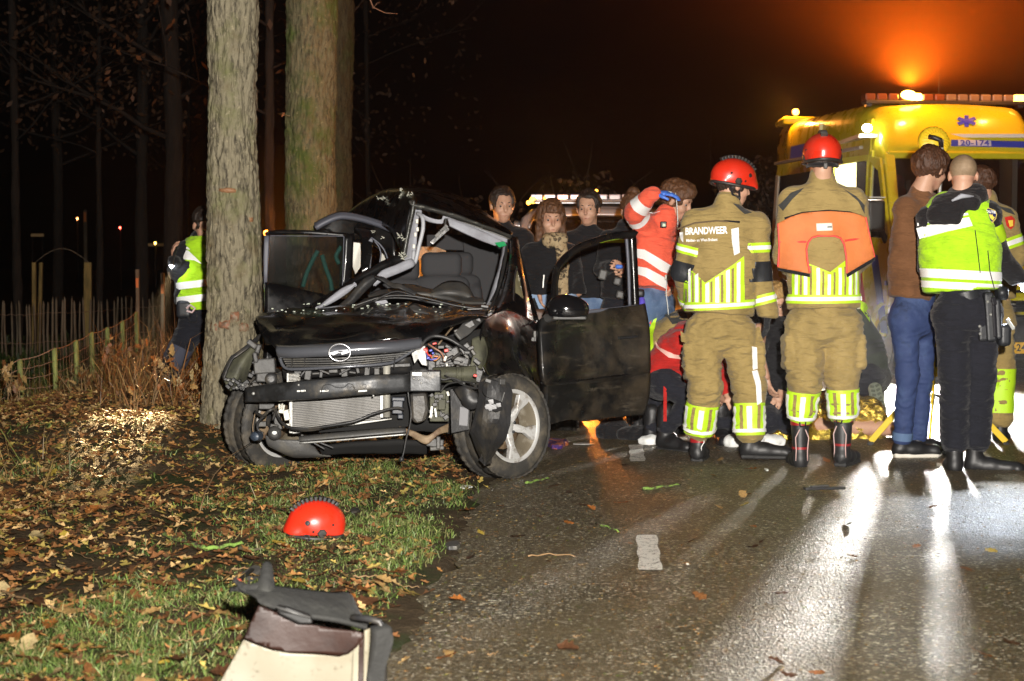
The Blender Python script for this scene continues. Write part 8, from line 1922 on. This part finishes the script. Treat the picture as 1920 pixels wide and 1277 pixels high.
# ================================================================== RED HELMET ON THE GRASS
hg = at(589, 992, 7.85); hg.z = .082
hroot = thing('helmet', 'red rescue helmet lying on the grass with its black crest and loose chin strap', 'helmet', (hg.x, hg.y, 0))
Mh = frame_of((-.93,-.28,-.10)); Mh = Matrix.Rotation(R(9), 3, 'Y') @ Mh
hm_, hb_ = helmet(hroot, hg+Vector((0,0,-.022)), Mh, .88)
hm_.name = 'shell'
g = G().tube([at(571,1010,7.78), at(572,1004,7.76), at(578,1006,7.75), at(582,1018,7.74), at(575,1025,7.75)], .009, 6); g.build('chin_strap', M_bl, hroot, True)
g = G().tube([at(590,1018,7.76), at(597,1024,7.74), at(599,1034,7.72), at(594,1040,7.72)], [.012,.011,.014,.010], 6); g.build('chin_strap', M_bl, hroot, True)
g = G().prism([hb_.ray_cast(at(x,y,7.0), Vector((0,1,0)), 3)[0]-Vector((0,.004,0)) if hb_.ray_cast(at(x,y,7.0), Vector((0,1,0)), 3)[0] is not None else at(x,y,7.82) for x, y in ((594,983),(600,979),(607,981),(608,990),(603,995),(595,992))], (0,-.006,0)); g.build('helmet_socket', M_plas, hroot)

# ================================================================== BROKEN PANEL IN THE FOREGROUND
FY = 5.05
bp_ = thing('broken_panel', 'cream and brown car panel with ragged black plastic top, upright in the foreground', 'car part', (at(570,1277,FY).x, FY, 0))
M_cream = mat('cream_paint', (.23,.21,.155), .5, var=[((.17,.145,.095), 4, .5, .72), ((.10,.08,.05), 26, .60, .72)], bump=(9,.2,.01)); M_brn = mat('brown_liner', (.022,.0065,.003), .55, var=((.010,.004,.003), 6, .45, .7), bump=(14,.35,.01))
M_felt = mat('grey_felt', (.016,.016,.015), .85, var=((.032,.032,.028), 10, .5, .75), bump=(50,.6,.01))
def PF(name, pts, m, Yo=0, depth=.02, bev=.004, par=bp_, nz=0):
    v, f = polyfill(pts, 9); out = [at(p_.x, p_.y, FY+Yo) for p_ in v]; V = np.array([tuple(q_) for q_ in out]); V[:,1] += .010*vnoise(V*9, 3)+.018*np.sin((V[:,0]-V[:,0].min())*7)
    o = mk(name, V, [tuple(t) for t in f], m, par, True); md = o.modifiers.new('thickness', 'SOLIDIFY'); md.thickness = depth; md.offset = -1 if True else 0; return o
PF('cream_skin', [(458,1196),(484,1206),(500,1214),(540,1222),(600,1226),(640,1224),(660,1216),(690,1180),(684,1400),(385,1400),(412,1278)], M_cream, 0, .02)
PF('brown_skin', [(484,1134),(515,1148),(560,1168),(620,1178),(684,1184),(672,1208),(655,1222),(636,1228),(590,1224),(545,1222),(512,1216),(480,1204),(458,1194)], M_brn, -.05, .02)
PF('side_fold', [(662,1214),(676,1196),(680,1196),(676,1400),(650,1400)], M_cream, -.03, .02)
PF('dark_gap', [(672,1196),(688,1184),(686,1400),(668,1400)], M_brn, -.02, .03)
PF('seal_strip', [(682,1180),(692,1176),(690,1400),(680,1400)], M_cream, -.06, .02)
sr = PF('side_rail', [(690,1170),(716,1164),(722,1186),(720,1400),(688,1400)], M_felt, -.05, .10)
PF('white_label', [(692,1212),(704,1206),(702,1242),(688,1250)], mat('paper_white', (.8,.8,.8), .6), -.065, .002, par=sr)
patch('felt_top', [[(432,1112,5.15),(478,1106,5.1),(520,1108,5.12),(570,1112,5.15),(620,1118,5.18),(652,1122,5.2),(662,1150,5.2)], [(470,1120,5.02),(494,1126,5.0),(530,1128,5.02),(575,1138,5.04),(620,1144,5.06),(655,1150,5.08),(690,1164,5.1)], [(488,1136,4.98),(504,1142,4.97),(530,1150,4.98),(575,1160,4.99),(620,1166,5.0),(655,1172,5.02),(690,1180,5.04)]], M_felt, bp_, (4,6), .012, 9, .012)
patch('torn_flap', [[(497,1060,5.12),(502,1058,5.12),(507,1062,5.12)], [(492,1086,5.08),(500,1086,5.06),(510,1088,5.08)], [(480,1108,5.06),(498,1112,5.03),(514,1116,5.05)]], M_felt, bp_, (4,4), .006, 12, .01)
patch('torn_flap', [[(438,1083,5.12),(446,1090,5.1)], [(462,1096,5.08),(450,1106,5.06)], [(486,1092,5.06),(484,1116,5.04)]], M_felt, bp_, (4,4), .006, 12, .01)
patch('torn_flap', [[(430,1116,5.1),(436,1112,5.1)], [(452,1100,5.07),(456,1114,5.06)], [(486,1096,5.05),(486,1118,5.03)]], M_felt, bp_, (4,4), .006, 12, .01)
patch('red_edge', [[(436,1082,5.13),(440,1088,5.11)], [(448,1086,5.1),(452,1094,5.09)]], mat('red_lens_bit', (.35,.07,.04), .4), bp_, (3,3), .002, 9, .008)
g = G(); g.prism([at(517,1136,4.93), at(538,1140,4.92), at(582,1156,4.93), at(586,1170,4.93), at(560,1170,4.93), at(522,1152,4.93)], (0,.03,0)); g.build('latch', M_blk, bp_, False, .006)
G().tube([at(518,1138,4.92), at(548,1148,4.91), at(582,1158,4.92)], .004, 6).build('latch_edge', M_plasg, bp_, True)
G().tube([at(660,1158,5.0), at(690,1160,4.97), at(712,1166,4.96), at(718,1180,4.96), at(720,1300,4.96)], .010, 8).build('frame_edge', M_plas, bp_, True)

# ================================================================== LITTLE THINGS ON THE GROUND
def ground_patch(name, label, cat, px, py, wpx, hpx, m, thick=.012, seed=0, n=9, z=None):
    rs_ = random.Random(seed); c = gp(px, py, .0); zz = (road_z(c.x, c.y) if c.x > edge_x(c.y) else tz(c.x, c.y)) if z is None else z
    W = mm(wpx, c.y)/2; Hh = hpx/2*c.y*c.y/(F_PX*CAM_H); pts = []
    for i in range(n):
        a = 2*math.pi*i/n; r = rs_.uniform(.7, 1.1); pts.append((c.x+W*r*math.cos(a), c.y+Hh*r*math.sin(a), zz+.004))
    g_ = G().prism(pts, (0,0,thick)); return tag(g_.build(name, m, None, False, min(.004, thick*.3), origin=(c.x, c.y, zz)), label, cat)
M_tis = mat('tissue_white', (.82,.84,.82), .8, bump=(30,.5,.01))
def crumple(name, label, cat, px, py, Y, r, m, seed):
    c = at(px, py, Y); c.z = max(c.z, 0); o, _ = blob(name, [ell((c.x,Y,road_z(c.x,Y)+r[2]*.5), r, None, .01)], .011, m, None, folds(.018,(16,16,16),seed), (c.x, Y, 0)); return tag(o, label, cat)
crumple('gauze', 'crumpled white gauze beside the dark boot of the crouching medic', 'gauze', 1221, 815, 11.95, (.085,.06,.04), M_tis, 3)
crumple('gauze', 'white dressing packet under the kneeling medic between the firefighter legs', 'gauze', 1374, 812, 11.75, (.06,.05,.05), M_tis, 4)
crumple('gauze', 'large white dressing beside the right calf of the left firefighter', 'gauze', 1448, 814, 11.8, (.09,.06,.045), M_tis, 5)
crumple('bag', 'black equipment bag on the road behind the open door', 'bag', 1150, 795, 12.4, (.12,.10,.09), M_bl, 6)
crumple('bag', 'dark lime trimmed kit bag beside the crouching firefighter', 'bag', 1195, 800, 12.3, (.14,.10,.06), M_bl, 7)
o = ground_patch('cloth_bundle', 'crumpled purple and orange cloth behind the right front wheel', 'cloth', 1043, 838, 42, 16, mat('purple_orange_cloth', (.06,.03,.16), .5, var=((.75,.22,.06), 22, .52, .58), bump=(30,.6,.01)), .03, 2, 12)
ground_patch('metal_strip', 'small grey metal strip on the road right of the purple cloth', 'debris', 1095, 836, 48, 3.5, M_alu, .006, 3, 7)
g = G(); a, b = gp(1176,855), gp(1508,917)
c0 = gp(1545,915); ph = thing('trim_piece', 'flat black trim strip on the wet road below the firefighter with red boots', 'debris', (c0.x, c0.y, road_z(c0.x,c0.y)))
g = G().bar(gp(1508,916,.045), gp(1583,914,.045), .05, .016); g.build('strip', M_plas, ph, False, .005); g = G().bar(gp(1520,912,.058), gp(1552,910,.058), .03, .010); g.build('clip', M_plasg, ph, False, .004)
ground_patch('plastic_disc', 'round grey plastic cap at the grass edge', 'debris', 851, 1028, 32, 14, M_plasg, .018, 4, 12)
ground_patch('paper_scrap', 'small white paper scrap on the verge in front of the right wheel', 'debris', 874, 918, 26, 6, M_tis, .006, 5, 7)
ground_patch('plastic_shard', 'small black glossy shard on the grass right of the helmet', 'debris', 664, 970, 22, 8, M_plas, .012, 6, 7)
ground_patch('white_fragment', 'tiny white fragment on the road beside the red boots', 'debris', 1437, 889, 9, 5, M_tis, .008, 7, 6)
ground_patch('white_fragment', 'tiny white crumb on the road right of the near lane dash', 'debris', 1289, 1066, 6, 4, M_tis, .006, 8, 6)
# broken lamp trim near the panel
c0 = gp(470, 1074); lt = thing('lamp_trim', 'broken grey and black lamp trim in the grass behind the ragged panel', 'debris', (c0.x, c0.y, tz(c0.x,c0.y)))
def gpt(px, py, z): return gp(px, py, z)
g = G().prism([gpt(430,1098,.03), gpt(438,1082,.05), gpt(474,1058,.07), gpt(488,1060,.07), gpt(490,1068,.06), gpt(460,1090,.04), gpt(444,1102,.03)], (0,.015,-.03)); g.build('housing', M_plasg, lt, False, .008)
g = G().prism([gpt(446,1086,.065), gpt(472,1066,.082), gpt(478,1068,.08), gpt(456,1086,.065)], (0,-.006,.004)); g.build('cavity', M_blk, lt, False, .003)
# mossy sticks
M_moss = mat('lichen_bark', (.20,.34,.06), .85, bump=(70,.8,.01), var=((.07,.055,.03), 16, .46, .58))
def stick(label, pts, r, m=M_moss, n=7, z=.02):
    P = [gp(x, y, z+(zz if len(q) > 2 else 0)) for q in pts for (x, y, zz) in [(q[0], q[1], q[2] if len(q) > 2 else 0)]]
    P = interp([list(v) for v in P], 4); g_ = G().tube([Vector(v)+Vector((0,0,.004*math.sin(i*2.1))) for i, v in enumerate(P)], [r*(1-.5*i/len(P))*(1+.15*math.sin(i*2.7)) for i in range(len(P))], n); o = g_.build('stick', m, None, True, origin=P[0]); return tag(o, label, 'stick')
stick('crooked mossy branch lying in the mud left of the red helmet', [(302,1000),(340,1014),(372,1024),(392,1028),(430,1022),(456,1018)], .013)
stick('short mossy branch end between the crooked branch and the helmet', [(448,1028),(470,1030),(494,1029)], .009)
stick('lichen covered twig on the road right of the wheel', [(986,906),(1006,901),(1030,896)], .008)
stick('lichen covered twig on the road below the lane dash', [(1206,917),(1240,913),(1276,908)], .009)
stick('thin dark twig lying across the road centre', [(990,1043),(1030,1039),(1078,1042)], .004, M_stalk)
stick('thin brown twig near the left picture edge', [(0,1108),(50,1124),(104,1140)], .005, M_stalk, z=.04)
stick('dark forked twig on the road under the red boots', [(1118,981),(1140,988),(1160,996)], .006)
rs = random.Random(77)
for i in range(26):
    px, py = rs.uniform(780, 1880), rs.uniform(900, 1250); a = rs.uniform(-.5,.5); L = rs.uniform(8,24)
    stick('short broken brown twig scattered on the wet road', [(px,py),(px+L*.5,py+a*L*.3+1),(px+L,py+a*L*.6)], rs.uniform(.0015,.003), M_stalk, 5, .012)['group'] = 'short twigs scattered on the road'
for i in range(30):
    px, py = rs.uniform(10, 820), rs.uniform(880, 1250); a = rs.uniform(-.8,.8); L = rs.uniform(14,50)
    c = gp(px, py)
    if c.x > edge_x(c.y)-.1: continue
    stick('short broken brown twig lying in the verge', [(px,py),(px+L*.5,py+a*L*.3+1),(px+L,py+a*L*.6)], rs.uniform(.002,.004), M_stalk, 5, .03)['group'] = 'short twigs lying in the verge'
